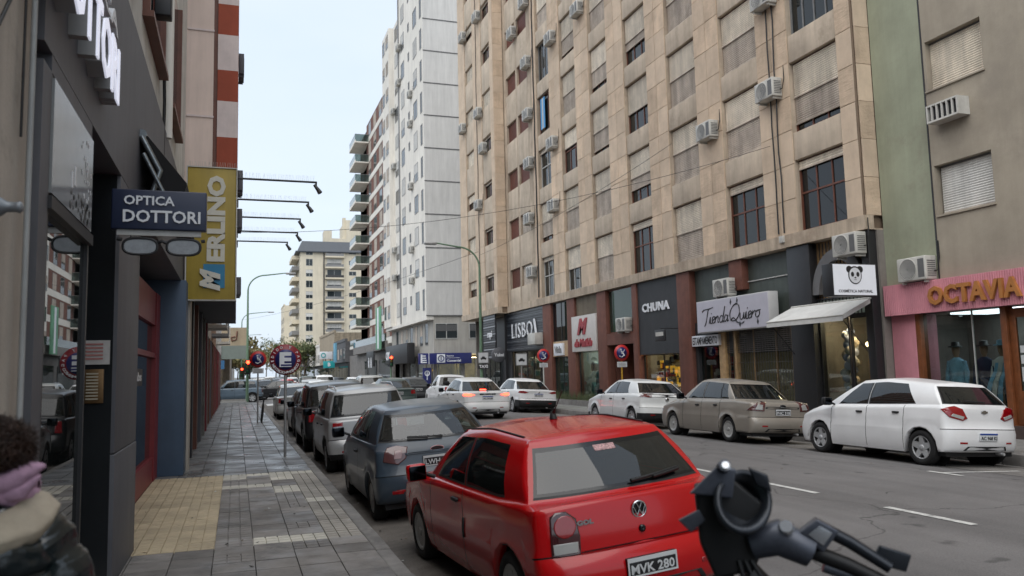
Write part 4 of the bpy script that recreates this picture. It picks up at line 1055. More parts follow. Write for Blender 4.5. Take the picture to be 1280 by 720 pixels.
w = MB(); w.bbox(15.52, 16.2, 15.12, YE - .02, .3, 2.96, .02); w.bbox(15.5, 16.2, 15.12, YE, .13, .3, .01); part('pink_pilaster', w, M_pink, GB)
for a, b in ((14.98, 15.12), (12.7, 12.84)): w = MB(); w.bbox(15.52, 15.75, a, b, .3, 2.96, .01); part('wooden_jamb', w, M_wood, GB)
w = MB(); w.box(15.5, 15.8, 4, 15.12, .15, .42); part('stall_riser', w, mat('dark_tile_riser', (.07, .05, .045), .4, var=.2), GB)
f_ = MB(); f_.box(15.62, 15.66, 13.62, 13.64, .42, 2.96); o = part('shop_window', f_, M_framew, GB); g_ = MB(); g_.box(15.636, 15.644, 12.84, 14.98, .42, 2.96); sub('pane', g_, M_shopgl, o)
d_ = MB(); d_.bbox(15.6, 15.66, 11.6, 11.75, .3, 2.9, .01); d_.bbox(15.6, 15.66, 12.55, 12.7, .3, 2.9, .01); d_.box(15.605, 15.655, 11.75, 12.55, .3, 1.15); d_.box(15.605, 15.655, 11.75, 12.55, 2.7, 2.9)
d_.bbox(15.585, 15.6, 11.85, 12.45, .4, 1.05, .02)
o = part('shop_door', d_, M_wood, GB); g_ = MB(); g_.box(15.626, 15.634, 11.75, 12.55, 1.15, 2.7); sub('pane', g_, M_shopgl, o)
p_ = MB(); p_.box(15.61, 15.62, 12.0, 12.5, 1.35, 1.65); p_.box(15.61, 15.62, 12.0, 12.5, 1.72, 1.9); p_.box(15.61, 15.62, 12.0, 12.5, 1.95, 2.1); sub('notice', p_, mat('paper', (.6, .62, .62), .8, var=.1), o)
w = MB(); w.box(15.55, 15.7, 4, 11.6, .42, 2.96); part('side_front', w, M_gldark, GB)
# ribbed fascia
FS = thing('shop_fascia', 'ribbed pink fascia board above the clothes shop with wooden letters', 'sign', (15.3, 11, 2.95), None)
w = MB(); w.box(15.32, 15.5, 4.0, 15.83, 2.95, 3.7); part('board', w, M_pink, FS)
w = MB()
for k in range(200):
    yy = 4.0 + k * .0592
    w.add([(15.32, yy, 2.95), (15.295, yy + .02, 2.95), (15.295, yy + .038, 2.95), (15.32, yy + .055, 2.95), (15.32, yy, 3.7), (15.295, yy + .02, 3.7), (15.295, yy + .038, 3.7), (15.32, yy + .055, 3.7)], [(4, 5, 1, 0), (5, 6, 2, 1), (6, 7, 3, 2), (0, 1, 2, 3), (7, 6, 5, 4)])
part('ribs', w, M_pink, FS, kind='stuff')
text('OCTAVIA', FS, mat('orange_letters', (.42, .17, .045), .5, var=.15, scale=5), w=2.35, h=.44, ext=.07, bold=.035, frame=FR, at=(15.29, 14.42, 3.1), sp=1.05)

# ------------------------------------------------------------ white tower at the corner
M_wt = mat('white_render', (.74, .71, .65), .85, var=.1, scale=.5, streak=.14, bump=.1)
M_wts = mat('pale_shaded_render', (.60, .59, .565), .85, var=.08, scale=.4, streak=.14)  # tower side's shade put into a greyer white; pale houses share it
M_seam = mat('seam_dark', (.12, .12, .12), .8, var=0)
M_wgl = glass('far_glass', (.08, .09, .1), 1.5, .03, .8, (.04, .05, .055))
def farwin(par, x, y0, y1, z0, z1, kind=0, shut=None):
    "window with frame, pane and sometimes a half-lowered shutter, facing -x"
    k = ('fw', round(y1 - y0, 2), round(z1 - z0, 2), kind, shut and shut.name)
    if k not in WC:
        w_, h_ = y1 - y0, z1 - z0; f = MB(); t = .05
        f.box(-.02, .03, -t, 0, -t, h_ + t); f.box(-.02, .03, w_, w_ + t, -t, h_ + t); f.box(-.02, .03, 0, w_, -t, 0); f.box(-.02, .03, 0, w_, h_, h_ + t); f.box(-.005, .03, w_ / 2 - .03, w_ / 2 + .03, 0, h_)
        p = MB(); p.box(.005, .02, 0, w_, 0, h_)
        L_ = [('frame', f, [M_frameg]), ('pane', p, [M_wgl])]
        if kind >= 1:
            s_ = MB(); a = h_ * (.0 if kind == 2 else .45); slats(s_, 0, w_, a, h_, -.005, .08); L_.append(('shutter', s_, [shut or M_shutw]))
        WC[k] = [(n_, mb.mesh(n_, m_)) for n_, mb, m_ in L_]
    its = WC[k]; o = inst('window', its[0][1], par, (x, y0, z0))
    for n_, me in its[1:]:
        c = bpy.data.objects.new(n_, me); COL.objects.link(c); c.parent = o
    return o
def farwin_y(par, y, x0, x1, z0, z1, kind=0, shut=None):
    "the same, facing the camera (-y)"
    k = ('fy', round(x1 - x0, 2), round(z1 - z0, 2), kind, shut and shut.name)
    if k not in WC:
        w_, h_ = x1 - x0, z1 - z0; f = MB(); t = .05
        f.box(-t, 0, -.02, .03, -t, h_ + t); f.box(w_, w_ + t, -.02, .03, -t, h_ + t); f.box(0, w_, -.02, .03, -t, 0); f.box(0, w_, -.02, .03, h_, h_ + t); f.box(w_ / 2 - .03, w_ / 2 + .03, -.005, .03, 0, h_)
        p = MB(); p.box(0, w_, .005, .02, 0, h_); L_ = [('frame', f, [M_framew]), ('pane', p, [M_wgl])]
        if kind:
            s_ = MB(); a = h_ * .5; n = int((h_ - a) / .09)
            for q in range(n): s_.box(0, w_, -.01 - .01 * (q % 2), .004, a + q * .09, a + q * .09 + .08)
            L_.append(('shutter', s_, [shut or M_shutw]))
        WC[k] = [(n_, mb.mesh(n_, m_)) for n_, mb, m_ in L_]
    its = WC[k]; o = inst('window', its[0][1], par, (x0, y, z0))
    for n_, me in its[1:]:
        c = bpy.data.objects.new(n_, me); COL.objects.link(c); c.parent = o
    return o
WT = thing('apartment_tower', 'white apartment tower with dark seams between floors at the corner beyond the tan building', 'building', (15, 72, .15))
y0 = 65.3; zt = 41.5; zp = 6.5; fh = 2.87
w = MB(); w.box(15.0, 32, y0, 76, zp, zt); w.box(15.0, 32, 76, 76.05, zp, zt); part('wall', w, M_wt, WT)
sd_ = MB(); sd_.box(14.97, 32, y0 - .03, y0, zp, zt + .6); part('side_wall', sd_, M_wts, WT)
for f in range(12):
    z = zp + f * fh; s_ = MB(); s_.box(14.95, 32, y0 - .055, y0 - .03, z, z + .09); part('floor_seam', s_, M_seam, WT)
    farwin(WT, 14.99, 66.0, 66.6, z + .6, z + 2.3, 0)
    farwin(WT, 14.99, 68.0, 69.4, z + .8, z + 2.3, f % 3, M_shutw)
    farwin(WT, 14.99, 71.2, 71.7, z + 1.5, z + 2.2, 0)
    farwin(WT, 14.99, 73.6, 75.0, z + .8, z + 2.3, (f + 1) % 3, M_shutw)
w = MB(); w.box(14.9, 32, y0, 76, zt, zt + .7); part('parapet', w, M_wt, WT)
w = MB(); w.box(14.9, 15.0, 76.0, 76.25, zp, zt); part('drainpipe', w, M_frameg, WT)
w = MB(); w.box(15.3, 32, 76.05, 84.5, zp, 38); w.box(14.8, 15.3, 80.6, 84.5, zp, 38); part('rear_wing', w, M_wt, WT)
for f in range(11):
    z = zp + f * fh
    farwin(WT, 15.29, 76.6, 77.1, z + .6, z + 2.2, 0)
    farwin(WT, 15.29, 78.3, 79.7, z + .9, z + 2.2, (f + 2) % 3)
    farwin(WT, 14.79, 81.0, 82.2, z + .9, z + 2.2, 1 + f % 2, M_shut2); farwin(WT, 14.79, 83.0, 84.1, z + .9, z + 2.2, f % 2, M_shut2)
w = MB(); w.box(15.6, 32, y0 + .05, 76, 3.3, zp); w.box(15.6, 32, 76, 84.5, 3.3, zp); part('podium_wall', w, mat('podium_render', (.42, .4, .36), .85, var=.12, scale=.6, streak=.2), WT)
w = MB(); w.box(14.97, 15.6, y0 + .01, 84.5, 6.2, zp); part('podium_soffit', w, M_wt, WT)
for a, b in ((15.75, 17.6), (18.7, 19.9), (22, 24)): farwin_y(WT, y0 + .02, a, b, 4.65, 5.85, 1, M_seam)
for k, a in enumerate((67.5, 69.6, 71.8, 73.8, 76, 78.4, 80.8)): farwin(WT, 15.59, a, a + 1.0, 4.2, 6.0, k % 3, M_shut2)
for x in (15.6, 18, 21, 24.5, 28): w = MB(); w.box(x, x + .3, y0 + .35, y0 + .6, .15, 3.3); part('pillar', w, M_conc, WT)
for y in (66.7, 69, 72.4, 76, 80, 84): w = MB(); w.box(15.6, 15.85, y, y + .3, .15, 3.3); part('pillar', w, M_conc, WT)
w = MB(); w.box(16, 32, y0 + 4, y0 + 4.2, .15, 3.3); w.box(18, 18.2, y0 + 1, 84, .15, 3.3); part('shop_back_wall', w, mat('bank_inner', (.45, .36, .2), .8, var=.5, scale=1.2), WT)
g_ = MB(); g_.box(15.9, 32, y0 + .45, y0 + .47, .15, 2.9); g_.box(15.7, 15.72, y0 + .6, 76, .15, 3.3); part('shop_window', g_, M_shopgl, WT)
w = MB()
for k in range(9): w.box(16 + k * 1.6, 16.06 + k * 1.6, y0 + .38, y0 + .45, .15, 2.9)
part('mullions', w, M_frameg, WT)
def signbox(name, label, x0, x1, y0_, y1_, z0_, z1_, m, cat='sign', group=None, rim=None):
    t = thing(name, label, cat, ((x0 + x1) / 2, (y0_ + y1_) / 2, z0_), group); b_ = MB(); b_.bbox(x0, x1, y0_, y1_, z0_, z1_, .01); part('panel', b_, m, t)
    return t
M_navy = mat('navy_sign', (.02, .025, .13), .35, var=.05); M_white = mat('sign_white', (.72, .74, .78), .4, var=.05); M_letw = mat('letters_white', (.75, .77, .8), .5, var=.03)
bs = signbox('bank_sign', 'long navy blue sign with white symbol over the corner shop windows of the white tower', 14.2, 18.75, y0 - .25, y0 - .05, 2.5, 3.4, M_navy)
f_ = MB(); f_.box(15.05, 15.1, y0 - .27, y0 - .25, 2.5, 3.4); 
f_.box(14.38, 14.52, y0 - .28, y0 - .25, 2.6, 3.3)
for zz_ in (2.6, 2.77, 2.95, 3.13): f_.box(14.52, 14.9 - (zz_ - 2.6) * .2, y0 - .28, y0 - .25, zz_, zz_ + .09)
part('letter_mark', f_, M_letw, bs)
f_ = MB(); f_.bbox(15.75, 16.45, y0 - .28, y0 - .25, 2.6, 3.3, .02); s_ = part('symbol', f_, M_letw, bs)
f_ = MB(); f_.lathe([(.28, -.3), (.2, -.3), (.2, -.28)], (16.1, y0, 2.95), 'y', 20); f_.box(16.06, 16.14, y0 - .3, y0 - .28, 2.8, 3.1); sub('ring', f_, M_navy, s_)
text('banco', bs, M_letw, w=.6, h=.13, ext=.02, bold=.02, at=(16.6, y0 - .25, 3.1)); text('Comercial', bs, M_letw, w=1.2, h=.2, ext=.02, bold=.03, at=(16.6, y0 - .25, 2.66))
f_ = MB(); f_.box(16.5, 17.7, y0 - .27, y0 - .25, 2.97, 3.0); part('rule_line', f_, M_letw, bs)
v_ = signbox('hanging_sign', 'small upright navy sign with white round symbol below the corner shop sign', 14.6, 15.3, y0 - .05, y0 + .1, .9, 2.2, M_navy)
f_ = MB(); f_.lathe([(.22, -.08), (.15, -.08), (.15, -.05)], (14.95, y0, 1.75), 'y', 20); f_.box(14.92, 14.98, y0 - .09, y0 - .05, 1.2, 1.85); part('symbol', f_, M_letw, v_)
bk = signbox('shop_sign', 'large black shop sign with white letters on the street side of the white tower', 14.4, 15.1, 70.7, 81.5, 2.7, 4.5, M_blk)
text('VOX', bk, M_letw, w=1.3, h=.7, ext=.03, bold=.06, frame=FC, at=(13.6, 66.6, 3.0)) if False else text('OX', bk, M_letw, w=2.2, h=.85, ext=.03, bold=.03, frame=FR, at=(14.4, 81.3, 3.1))
# ------------------------------------------------------------ brick building with balconies
M_brick = mat('brick_red', (.16, .07, .05), .85, var=.25, scale=2)
M_bgl = glass('balcony_glass', (.45, .52, .5), 1.5, .03, .25, (.12, .16, .15))
BB = thing('brick_building', 'brick apartment building with white floor bands and corner balconies beyond the white tower', 'building', (17, 105, .15))
w = MB(); w.box(17.3, 34, 84.7, 118, 5.0, 36.3); w.box(17.3, 34, 112, 118, 5, 36.3); part('wall', w, M_wt, BB)
for f in range(11):
    z = 5.4 + f * 2.86
    w = MB(); w.box(17.2, 17.3, 84.7, 111.5, z, z + .75); part('floor_band', w, M_wt, BB)
    w = MB(); w.box(17.22, 17.3, 84.7, 111.5, z + .75, z + 2.86); part('brick_panel', w, M_brick, BB)
    for k in range(6): farwin(BB, 17.2, 86 + k * 4.3, 88 + k * 4.3, z + .8, z + 2.6, (f + k) % 3, M_shut2)
    b_ = MB(); b_.box(15.3, 17.3, 109.5, 115.5, z - .12, z + .05); b_.box(15.3, 15.4, 109.5, 115.5, z + .05, z + .25); o = part('balcony', b_, M_wt, BB)
    r_ = MB(); r_.box(15.32, 15.36, 109.55, 115.4, z + .25, z + 1.05); r_.box(15.36, 17.2, 109.52, 109.56, z + .05, z + 1.05); sub('railing_glass', r_, M_bgl, o)
    r_ = MB(); r_.tube([(15.34, 115.4, z + 1.08), (15.34, 109.54, z + 1.08), (17.25, 109.54, z + 1.08)], .03, 5); sub('handrail', r_, M_frameg, o)
w = MB(); w.box(15.0, 17.3, 84.7, 110, 4.4, 5.0); w.box(15.0, 15.2, 84.7, 110, 5.0, 5.3); w.box(15.6, 15.8, 84.7, 118, .15, 4.4); w.box(17.2, 34, 84.7, 118, .15, 5.0); part('podium', w, M_conc, BB)
g_ = MB(); g_.box(15.03, 15.06, 84.8, 110, 5.3, 6.1); part('terrace_glass', g_, M_bgl, BB)
g_ = MB(); g_.box(15.5, 15.55, 84.8, 92, .3, 3.4); g_.box(15.5, 15.55, 94, 103, .3, 3.4); part('shop_window', g_, M_wgl, BB)
s_ = signbox('green_banner', 'tall green and white banner hanging above the street beside the brick building', 14.5, 14.6, 85.0, 88.2, 4.4, 9.0, mat('banner_green', (.12, .3, .18), .7, var=.35, scale=.8))
f_ = MB(); f_.box(14.48, 14.5, 86.3, 87.1, 4.5, 8.9); part('stripe', f_, M_white, s_)
s_ = signbox('shop_sign', 'black shop sign with two white bottle shapes under the brick building', 14.2, 14.35, 88, 93, 2.6, 4.3, M_blk)
for yy in (89.6, 91.2): 
    f_ = MB(); f_.box(14.17, 14.2, yy - .3, yy + .3, 2.5, 3.3); f_.box(14.17, 14.2, yy - .12, yy + .12, 3.3, 3.6); part('bottle_shape', f_, M_letw, s_)
# ------------------------------------------------------------ low buildings further along, cream tower
def lowb(label, x, y0_, y1_, h, m, base=M_char, wins=2, name='low_building', depth=14, topm=None):
    t = thing(name, label, 'building', (x, (y0_ + y1_) / 2, .15)); w = MB(); w.box(x, x + depth, y0_, y1_, 3.6 if wins else .15, h)
    part('wall', w, m, t); w = MB(); w.box(x - .1, x + .3, y0_ - .02, y1_, h, h + .4); part('cornice', w, topm or m, t)
    w = MB(); w.box(x + .4, x + depth, y0_, y1_, .15, 3.6); part('shop_front', w, base, t)
    n = max(1, int((y1_ - y0_) / 3.5))
    if wins:
        for f in range(wins):
            for k in range(n):
                yy = y0_ + (k + .25) * (y1_ - y0_) / n; z = 4.1 + f * 2.9
                if z + 1.6 < h: farwin(t, x - .01, yy, yy + 1.4, z, z + 1.5, (k + f) % 3, M_shut2)
        for k in range(n):
            yy = y0_ + k * (y1_ - y0_) / n; g_ = MB(); g_.box(x + .36, x + .39, yy + .2, yy + (y1_ - y0_) / n - .2, .4, 3.0); part('shop_window', g_, M_wgl, t)
    return t
lowb('dark grey two storey building past the brick building', 15, 118, 132, 6.6, mat('dk_building', (.1, .1, .105), .8, var=.2), wins=1)
lowb('old beige building with worn cornice in front of the cream tower', 15, 132, 156, 8.6, mat('old_beige', (.36, .3, .22), .9, var=.25, streak=.3), wins=1)
lowb('white low building between the beige house and the cream tower', 15, 156, 178, 7.2, M_wt, wins=1)
lowb('charcoal block with flat roof before the cream tower', 15, 178, 206, 6.4, mat('dk_building2', (.07, .075, .08), .7, var=.2), wins=1)
lowb('row of pale low houses far past the cream tower', 15, 232, 330, 8.5, M_wts, wins=1)
signbox('blue_sign', 'pale blue banner sign on the dark building past the balconies', 13.6, 13.8, 118.5, 121, 3.6, 6.4, mat('sky_sign', (.12, .32, .45), .6, var=.15))
s_ = signbox('teal_sign', 'bright teal sign with a white letter far along the shop fronts', 13.2, 15.0, 131.5, 131.7, 2.9, 4.0, mat('teal_sign', (.02, .36, .38), .5, var=.1)); text('B', s_, M_letw, h=.6, ext=.03, bold=.04, at=(13.9, 131.5, 3.15))
s_ = signbox('white_sign', 'white sign with a teal ring above the teal sign far away', 12.9, 15.0, 134.5, 134.7, 4.4, 5.6, M_white); f_ = MB(); f_.lathe([(.4, -.06), (.25, -.06)], (13.5, 134.5, 5.0), 'y', 16); part('ring', f_, _m['teal_sign'], s_)
M_cream = mat('cream_render', (.62, .56, .44), .85, var=.08, scale=.3, streak=.1)
M_slate = mat('slate_roof', (.07, .08, .095), .6, var=.15)
CT = thing('cream_tower', 'distant cream apartment tower with slate band and rooftop block', 'building', (16, 212, .15))
w = MB(); w.box(15.2, 50, 208, 232, .15, 33.2); part('wall', w, M_cream, CT)
w = MB(); w.prism([(14.4, 207.2, 33.2), (50, 207.2, 33.2), (50, 208.6, 36), (15.6, 208.6, 36)], (0, 23, 0)); w.box(14.0, 50, 207.3, 232, 33.0, 33.3); part('roof', w, M_slate, CT, fix=True)
w = MB(); w.box(27.2, 38, 212, 226, 36, 42.5); w.box(22.6, 23.4, 212.5, 214, 36, 43.2) if False else w.box(26.4, 27.2, 212.5, 214, 36, 43.2); w.box(21.5, 23.5, 212, 216, 36, 39.5); w.box(23.5, 27.2, 212, 220, 36, 37.5); part('rooftop_block', w, M_cream, CT)
for f in range(12):
    z = 1.2 + f * 2.78
    farwin_y(CT, 207.99, 16.6, 18.2, z + .6, z + 2.3, f % 2)
    b_ = MB(); b_.box(21.3, 26.0, 206.9, 208, z - .1, z + .1); b_.box(21.3, 26.0, 206.9, 207.0, z + .1, z + .3); o = part('balcony', b_, M_cream, CT)
    r_ = MB(); r_.box(21.35, 25.95, 206.92, 206.97, z + .3, z + .95); sub('railing', r_, M_frameg if f % 3 else M_char, o)
    farwin_y(CT, 207.99, 21.9, 25.4, z + .2, z + 2.4, (f + 1) % 2)
    farwin_y(CT, 207.99, 27.4, 29.2, z + 1.0, z + 2.0, 0); farwin_y(CT, 207.99, 31.2, 33.4, z + .5, z + 2.2, 1)
    b_ = MB(); b_.box(13.4, 15.2, 212, 224, z - .1, z + .1); b_.box(13.4, 13.5, 212, 224, z + .1, z + .9); b_.box(13.5, 15.2, 212, 212.1, z + .1, z + .9); o = part('balcony', b_, M_cream if f % 2 else M_frameg, CT)
w = MB(); w.box(20.9, 21.15, 207.7, 208, .15, 33); part('vertical_rib', w, M_char, CT)
w = MB(); w.box(26.1, 26.35, 207.7, 208, .15, 33); part('vertical_rib', w, M_cream, CT)
lowb('slim distant cream building left of the cream tower', 14.2, 262, 280, 24, M_cream, wins=6, name='apartment_building')

# ------------------------------------------------------------ left side
M_dk = mat('dark_optician_wall', (.10, .102, .115), .6, var=.12, scale=1.5, streak=.12, bump=.12, bscale=12)
M_gloss = mat('black_polished_tile', (.02, .022, .024), .12, var=.15, scale=2)
M_plast = mat('beige_plaster', (.44, .40, .35), .9, var=.15, scale=1.2, streak=.2, bump=.25, dark=(.2, .18, .15), dthr=.62)
M_teal = mat('pale_teal_paint', (.22, .3, .29), .8, var=.12)
NB = thing('plaster_house', 'beige plaster wall with pipes at the left edge beside the optician', 'building', (-1.1, 2, .15))
w = MB(); w.box(-6, -1.0, .5, 4.5, .15, 9); part('wall', w, M_plast, NB)
w = MB(); w.box(-6, -1.0, -16, .48, .15, 12); part('unseen_dark_front', w, M_dk, NB)  # unseen front behind the camera, added to darken reflections in the car glass
w = MB(); w.box(-1.0, -.985, .5, 3.42, .15, 9); part('teal_band', w, M_teal, NB)
w = MB(); w.tube([(-.95, 4.3, .3), (-.95, 4.3, 9)], .014, 8); part('pipe', w, mat('pipe_grey', (.3, .31, .31), .5, var=.15), NB)
w = MB(); w.tube([(-.97, 4.22, 3.0), (-.97, 4.22, 9)], .007, 6); w.tube([(-.96, 4.1, 4.6), (-.94, 3.95, 4.2), (-.95, 4.05, 3.9), (-.95, 3.9, 3.55), (-.96, 3.75, 3.35)], .009, 6); w.tube([(-.96, 3.3, 3.28), (-.95, 3.6, 3.3), (-.96, 3.76, 3.36)], .009, 5); part('cable', w, M_black, NB)
w = MB(); w.box(-.99, -.96, 3.62, 3.8, 2.55, 3.0); o = part('notice', w, mat('poster_pale', (.5, .45, .4), .7, var=.2, scale=8), NB)
w = MB(); w.box(-.96, -.957, 3.63, 3.79, 2.57, 2.8); sub('red_print', w, mat('poster_red', (.4, .13, .09), .7, var=.4, scale=30), o)
w = MB(); w.lathe([(.045, -.99), (.04, -.97), (.024, -.95), (.022, -.915), (.027, -.9), (.018, -.89), (.001, -.887)], (0, 3.95, 2.61), 'x', 14); part('wall_spout', w, mat('spout_grey', (.22, .24, .26), .4, .3), NB)
w = MB(); w.lathe([(.001, -.975), (.07, -.975), (.075, -.985), (.075, -1)], (0, 3.72, 2.17), 'x', 20); o = part('house_number_plate', w, mat('enamel', (.5, .5, .48), .3), NB)
o2 = textmesh('91', h=.07, ext=.004, bold=.03, frame=FL, at=(-.975, 3.69, 2.135)); sub('digits', o2, M_black, o)
OB = thing('optician_building', 'dark grey optician shop front with glass display and white upper floors on the left', 'building', (-1.2, 9, .15))
w = MB()
w.box(-1.3, -.95, 4.52, 4.72, .15, 3.5); w.box(-1.3, -.952, 4.72, 6.0, 3.5, 3.6); 
w.box(-6, -.95, 4.52, 17.0, 3.6, 5.25)
w.box(-6, -2.6, 4.52, 17.0, .15, 3.6)
part('wall', w, M_dk, OB)
w = MB(); w.bbox(-1.26, -.95, 7.46, 8.98, 1.24, 3.597, .008); w.bbox(-1.26, -.945, 7.455, 8.985, .15, 1.232, .008); part('column', w, M_dk, OB)
w = MB(); w.box(-1.262, -.98, 7.448, 7.456, .15, 3.59); part('polished_facing', w, M_gloss, OB)
w = MB(); w.box(-2.6, -1.26, 7.5, 7.6, .15, 3.59); w.box(-2.58, -2.5, 6.0, 7.5, .15, 3.59); part('entry_wall', w, M_gloss, OB)
f_ = MB(); f_.box(-1.0, -.955, 4.73, 4.77, .5, 3.5); f_.box(-1.0, -.955, 5.97, 6.01, .15, 3.5); f_.box(-1.02, -.93, 4.72, 6.02, 2.76, 2.83); f_.box(-1.05, -.955, 4.72, 6.0, .15, .5)
o = part('display_window', f_, M_blk, OB); g_ = MB(); g_.box(-.985, -.977, 4.77, 5.97, .5, 2.76); sub('pane', g_, glass('mirror_glass', (.1, .11, .11), 4.2, .01, .5), o)
w = MB(); w.box(-1.6, -1.55, 4.7, 6.0, .15, 3.5); part('display_back', w, M_char, OB)
e_ = MB(); e_.box(-.96, -.94, 4.75, 5.99, 2.85, 3.48); o = part('etched_panel', e_, mat('etched_glass_panel', (.26, .27, .27), .15, var=.12, scale=2), OB)
e_ = MB()
for k in range(46):
    yy, zz_, r_ = random.uniform(5.1, 5.92), random.uniform(2.88, 3.0), random.uniform(.012, .03)
    if random.random() < (yy - 4.9): e_.lathe([(.001, -.9385), (r_, -.9385), (r_, -.941)], (0, yy, zz_), 'x', 10)
sub('bubble_pattern', e_, mat('etched_dark', (.06, .065, .065), .4), o)
e_ = MB(); e_.box(-.94, -.936, 5.28, 5.31, 3.0, 3.1); e_.box(-.94, -.936, 5.36, 5.4, 3.03, 3.15)
for k in range(26):
    yy, zz_ = random.uniform(5.55, 5.9), random.uniform(3.0, 3.4); a = random.uniform(.01, .03); e_.prism([(-.9385, yy, zz_), (-.9385, yy + a, zz_ + .01), (-.9385, yy + a * .6, zz_ + a * 1.4), (-.9385, yy - a * .3, zz_ + a)], (.002, 0, 0))
sub('white_marks', e_, M_letw, o)
w = MB(); w.box(-1.27, -1.24, 7.44, 7.448, 2.0, 2.0)
w = MB(); w.box(-1.24, -1.0, 7.435, 7.447, 1.98, 2.18); o = part('notice', w, mat('notice_white', (.5, .48, .46), .5, var=.1, scale=20), OB)
w = MB(); 
for k in range(5): w.box(-1.2, -1.05, 7.43, 7.434, 2.02 + k * .03, 2.035 + k * .03)
sub('print', w, mat('faded_red_print', (.4, .17, .15), .7, var=.3, scale=60), o)
w = MB(); w.bbox(-1.21, -1.04, 7.43, 7.447, 1.66, 1.94, .004); o = part('bronze_plaque', w, mat('bronze', (.22, .13, .06), .35, .7, var=.25, scale=30), OB)
w = MB()
for k in range(9): w.box(-1.17, -1.08, 7.425, 7.43, 1.69 + k * .026, 1.702 + k * .026)
sub('engraving', w, mat('engraving_pale', (.45, .4, .3), .5), o)
w = MB(); w.box(-1.3, -1.255, 7.42, 7.45, .72, 1.15); part('bronze_socket_frame', w, _m['bronze'], OB)
# red framed shop further on
M_redf = mat('dark_red_frame', (.2, .022, .028), .45, var=.15, streak=.15)
M_brownc = mat('brown_display', (.15, .1, .065), .7, var=.35, scale=2.5, streak=.5)
w = MB(); w.box(-1.4, -1.3, 9.0, 14.9, .15, .55); w.box(-1.4, -1.28, 14.75, 15.38, .15, 3.3); w.box(-1.4, -1.3, 9.0, 14.9, 2.75, 3.3); w.box(-1.4, -1.29, 9.0, 14.9, 2.2, 2.28); part('red_frame', w, M_redf, OB)
g_ = MB(); g_.box(-1.36, -1.35, 9, 14.75, .55, 2.75); part('display_pane', g_, M_gl, OB)
w = MB(); w.box(-1.75, -1.7, 9, 14.9, .15, 3.4); part('display_back', w, M_brownc, OB)
w = MB(); w.box(-1.33, -1.325, 12.1, 13.2, 1.75, 2.0); o = part('poster', w, M_blk, OB)
t_ = textmesh('labs', w=.8, h=.13, ext=.003, bold=.02, frame=FL, at=(-1.325, 12.25, 1.82)); sub('lettering', t_, M_letw, o)
w = MB(); w.bbox(-2.4, -.86, 15.4, 16.1, .15, 3.6, .01); part('blue_pillar', w, mat('navy_pillar', (.05, .085, .14), .55, var=.12, streak=.15), OB)
w = MB(); w.box(-2.4, -.82, 16.1, 16.6, .15, 3.6); part('beige_pillar', w, M_plast, OB)
# upper white floors
w = MB(); w.box(-6, -1.02, 4.52, 17, 5.25, 14); part('upper_wall', w, mat('white_plaster_left', (.62, .61, .57), .9, var=.12, streak=.25), OB)
for k, (a, b) in enumerate(((6.2, 8.6), (9.4, 11.3), (12.6, 14.4))):
    w = MB(); w.box(-1.03, -.9, a - .08, b + .08, 5.85, 5.92); w.box(-1.03, -.94, b, b + .08, 5.92, 8.2); w.box(-1.03, -.94, a - .08, a, 5.92, 8.2); o = part('window_surround', w, M_frameb, OB)
    w = MB(); w.box(-1.04, -1.01, a, b, 5.92, 8.2); sub('pane', w, M_wgl, o)
w = MB(); w.tube([(-.94, 11.9, 5.2), (-.94, 11.9, 14)], .06, 8); part('drainpipe', w, M_wt, OB)
w = MB(); w.tube([(-.97, 11.5, 4.3), (-.96, 11.55, 5.6), (-.98, 11.3, 7), (-.97, 10.8, 8.2)], .022, 6); part('cable', w, M_black, OB)
w = MB(); w.bbox(-1.0, -.8, 10.3, 10.5, 6.3, 6.6, .02); part('wall_lantern', w, M_blk, OB)
# pale building with striped overhang
M_pk = mat('pinkish_render', (.74, .60, .53), .85, var=.08, scale=.8, streak=.12)
M_terr = mat('terracotta_band', (.34, .07, .035), .8, var=.12, streak=.12)
M_pkw = mat('pale_pink_band', (.70, .60, .58), .85, var=.1, streak=.1)
SB = thing('striped_building', 'tall pinkish building with terracotta and pale bands overhanging the left pavement', 'building', (-.8, 22, .15))
w = MB(); w.box(-6, -.5, 17.02, 28, 3.7, 30); part('wall', w, M_pk, SB)
for k in range(14): w = MB(); w.box(-1.0, -.49, 17.0, 17.02, 5.3 + k * 1.83, 5.34 + k * 1.83); part('panel_joint', w, M_pkw, SB)
for k in range(17):
    z = 3.9 + k * 1.42
    w = MB(); w.box(-.42, -.02, 17.0, 28, z, z + .76); part('pale_band', w, M_pkw, SB)
    w = MB(); w.box(-.42, -.02, 17.0, 28, z + .76, z + 1.42); part('terracotta_band', w, M_terr, SB)
w = MB(); w.box(-.5, -.42, 17.05, 28, 3.9, 30); part('recess', w, M_frameb, SB)
w = MB(); w.box(-6, -.02, 17.0, 28, 3.6, 3.9); part('soffit', w, M_char, SB)
w = MB(); w.box(-6, -1.6, 16.6, 28, .15, 3.6); part('ground_wall', w, M_char, SB)
cols_ = [(17.0, M_redf), (18.6, M_blk), (20.8, M_frameb), (23.2, M_dk), (25.6, M_conc), (27.6, M_redf)]
for y, m in cols_:
    w = MB(); w.box(-1.6, -.88, y, y + .35, .15, 3.6); part('shop_pier', w, m, SB)
for a, b in ((17.35, 18.6), (18.95, 20.8), (21.15, 23.2), (23.55, 25.6)):
    g_ = MB(); g_.box(-1.2, -1.18, a, b, .5, 3.2); part('shop_window', g_, M_gldark, SB)
spk = MB()
for k in range(60): x = -.42 + random.random() * .4; spk.tube([(x, 17.0 + .02, 6.05), (x + random.uniform(-.02, .02), 16.95, 6.2)], .004, 3)
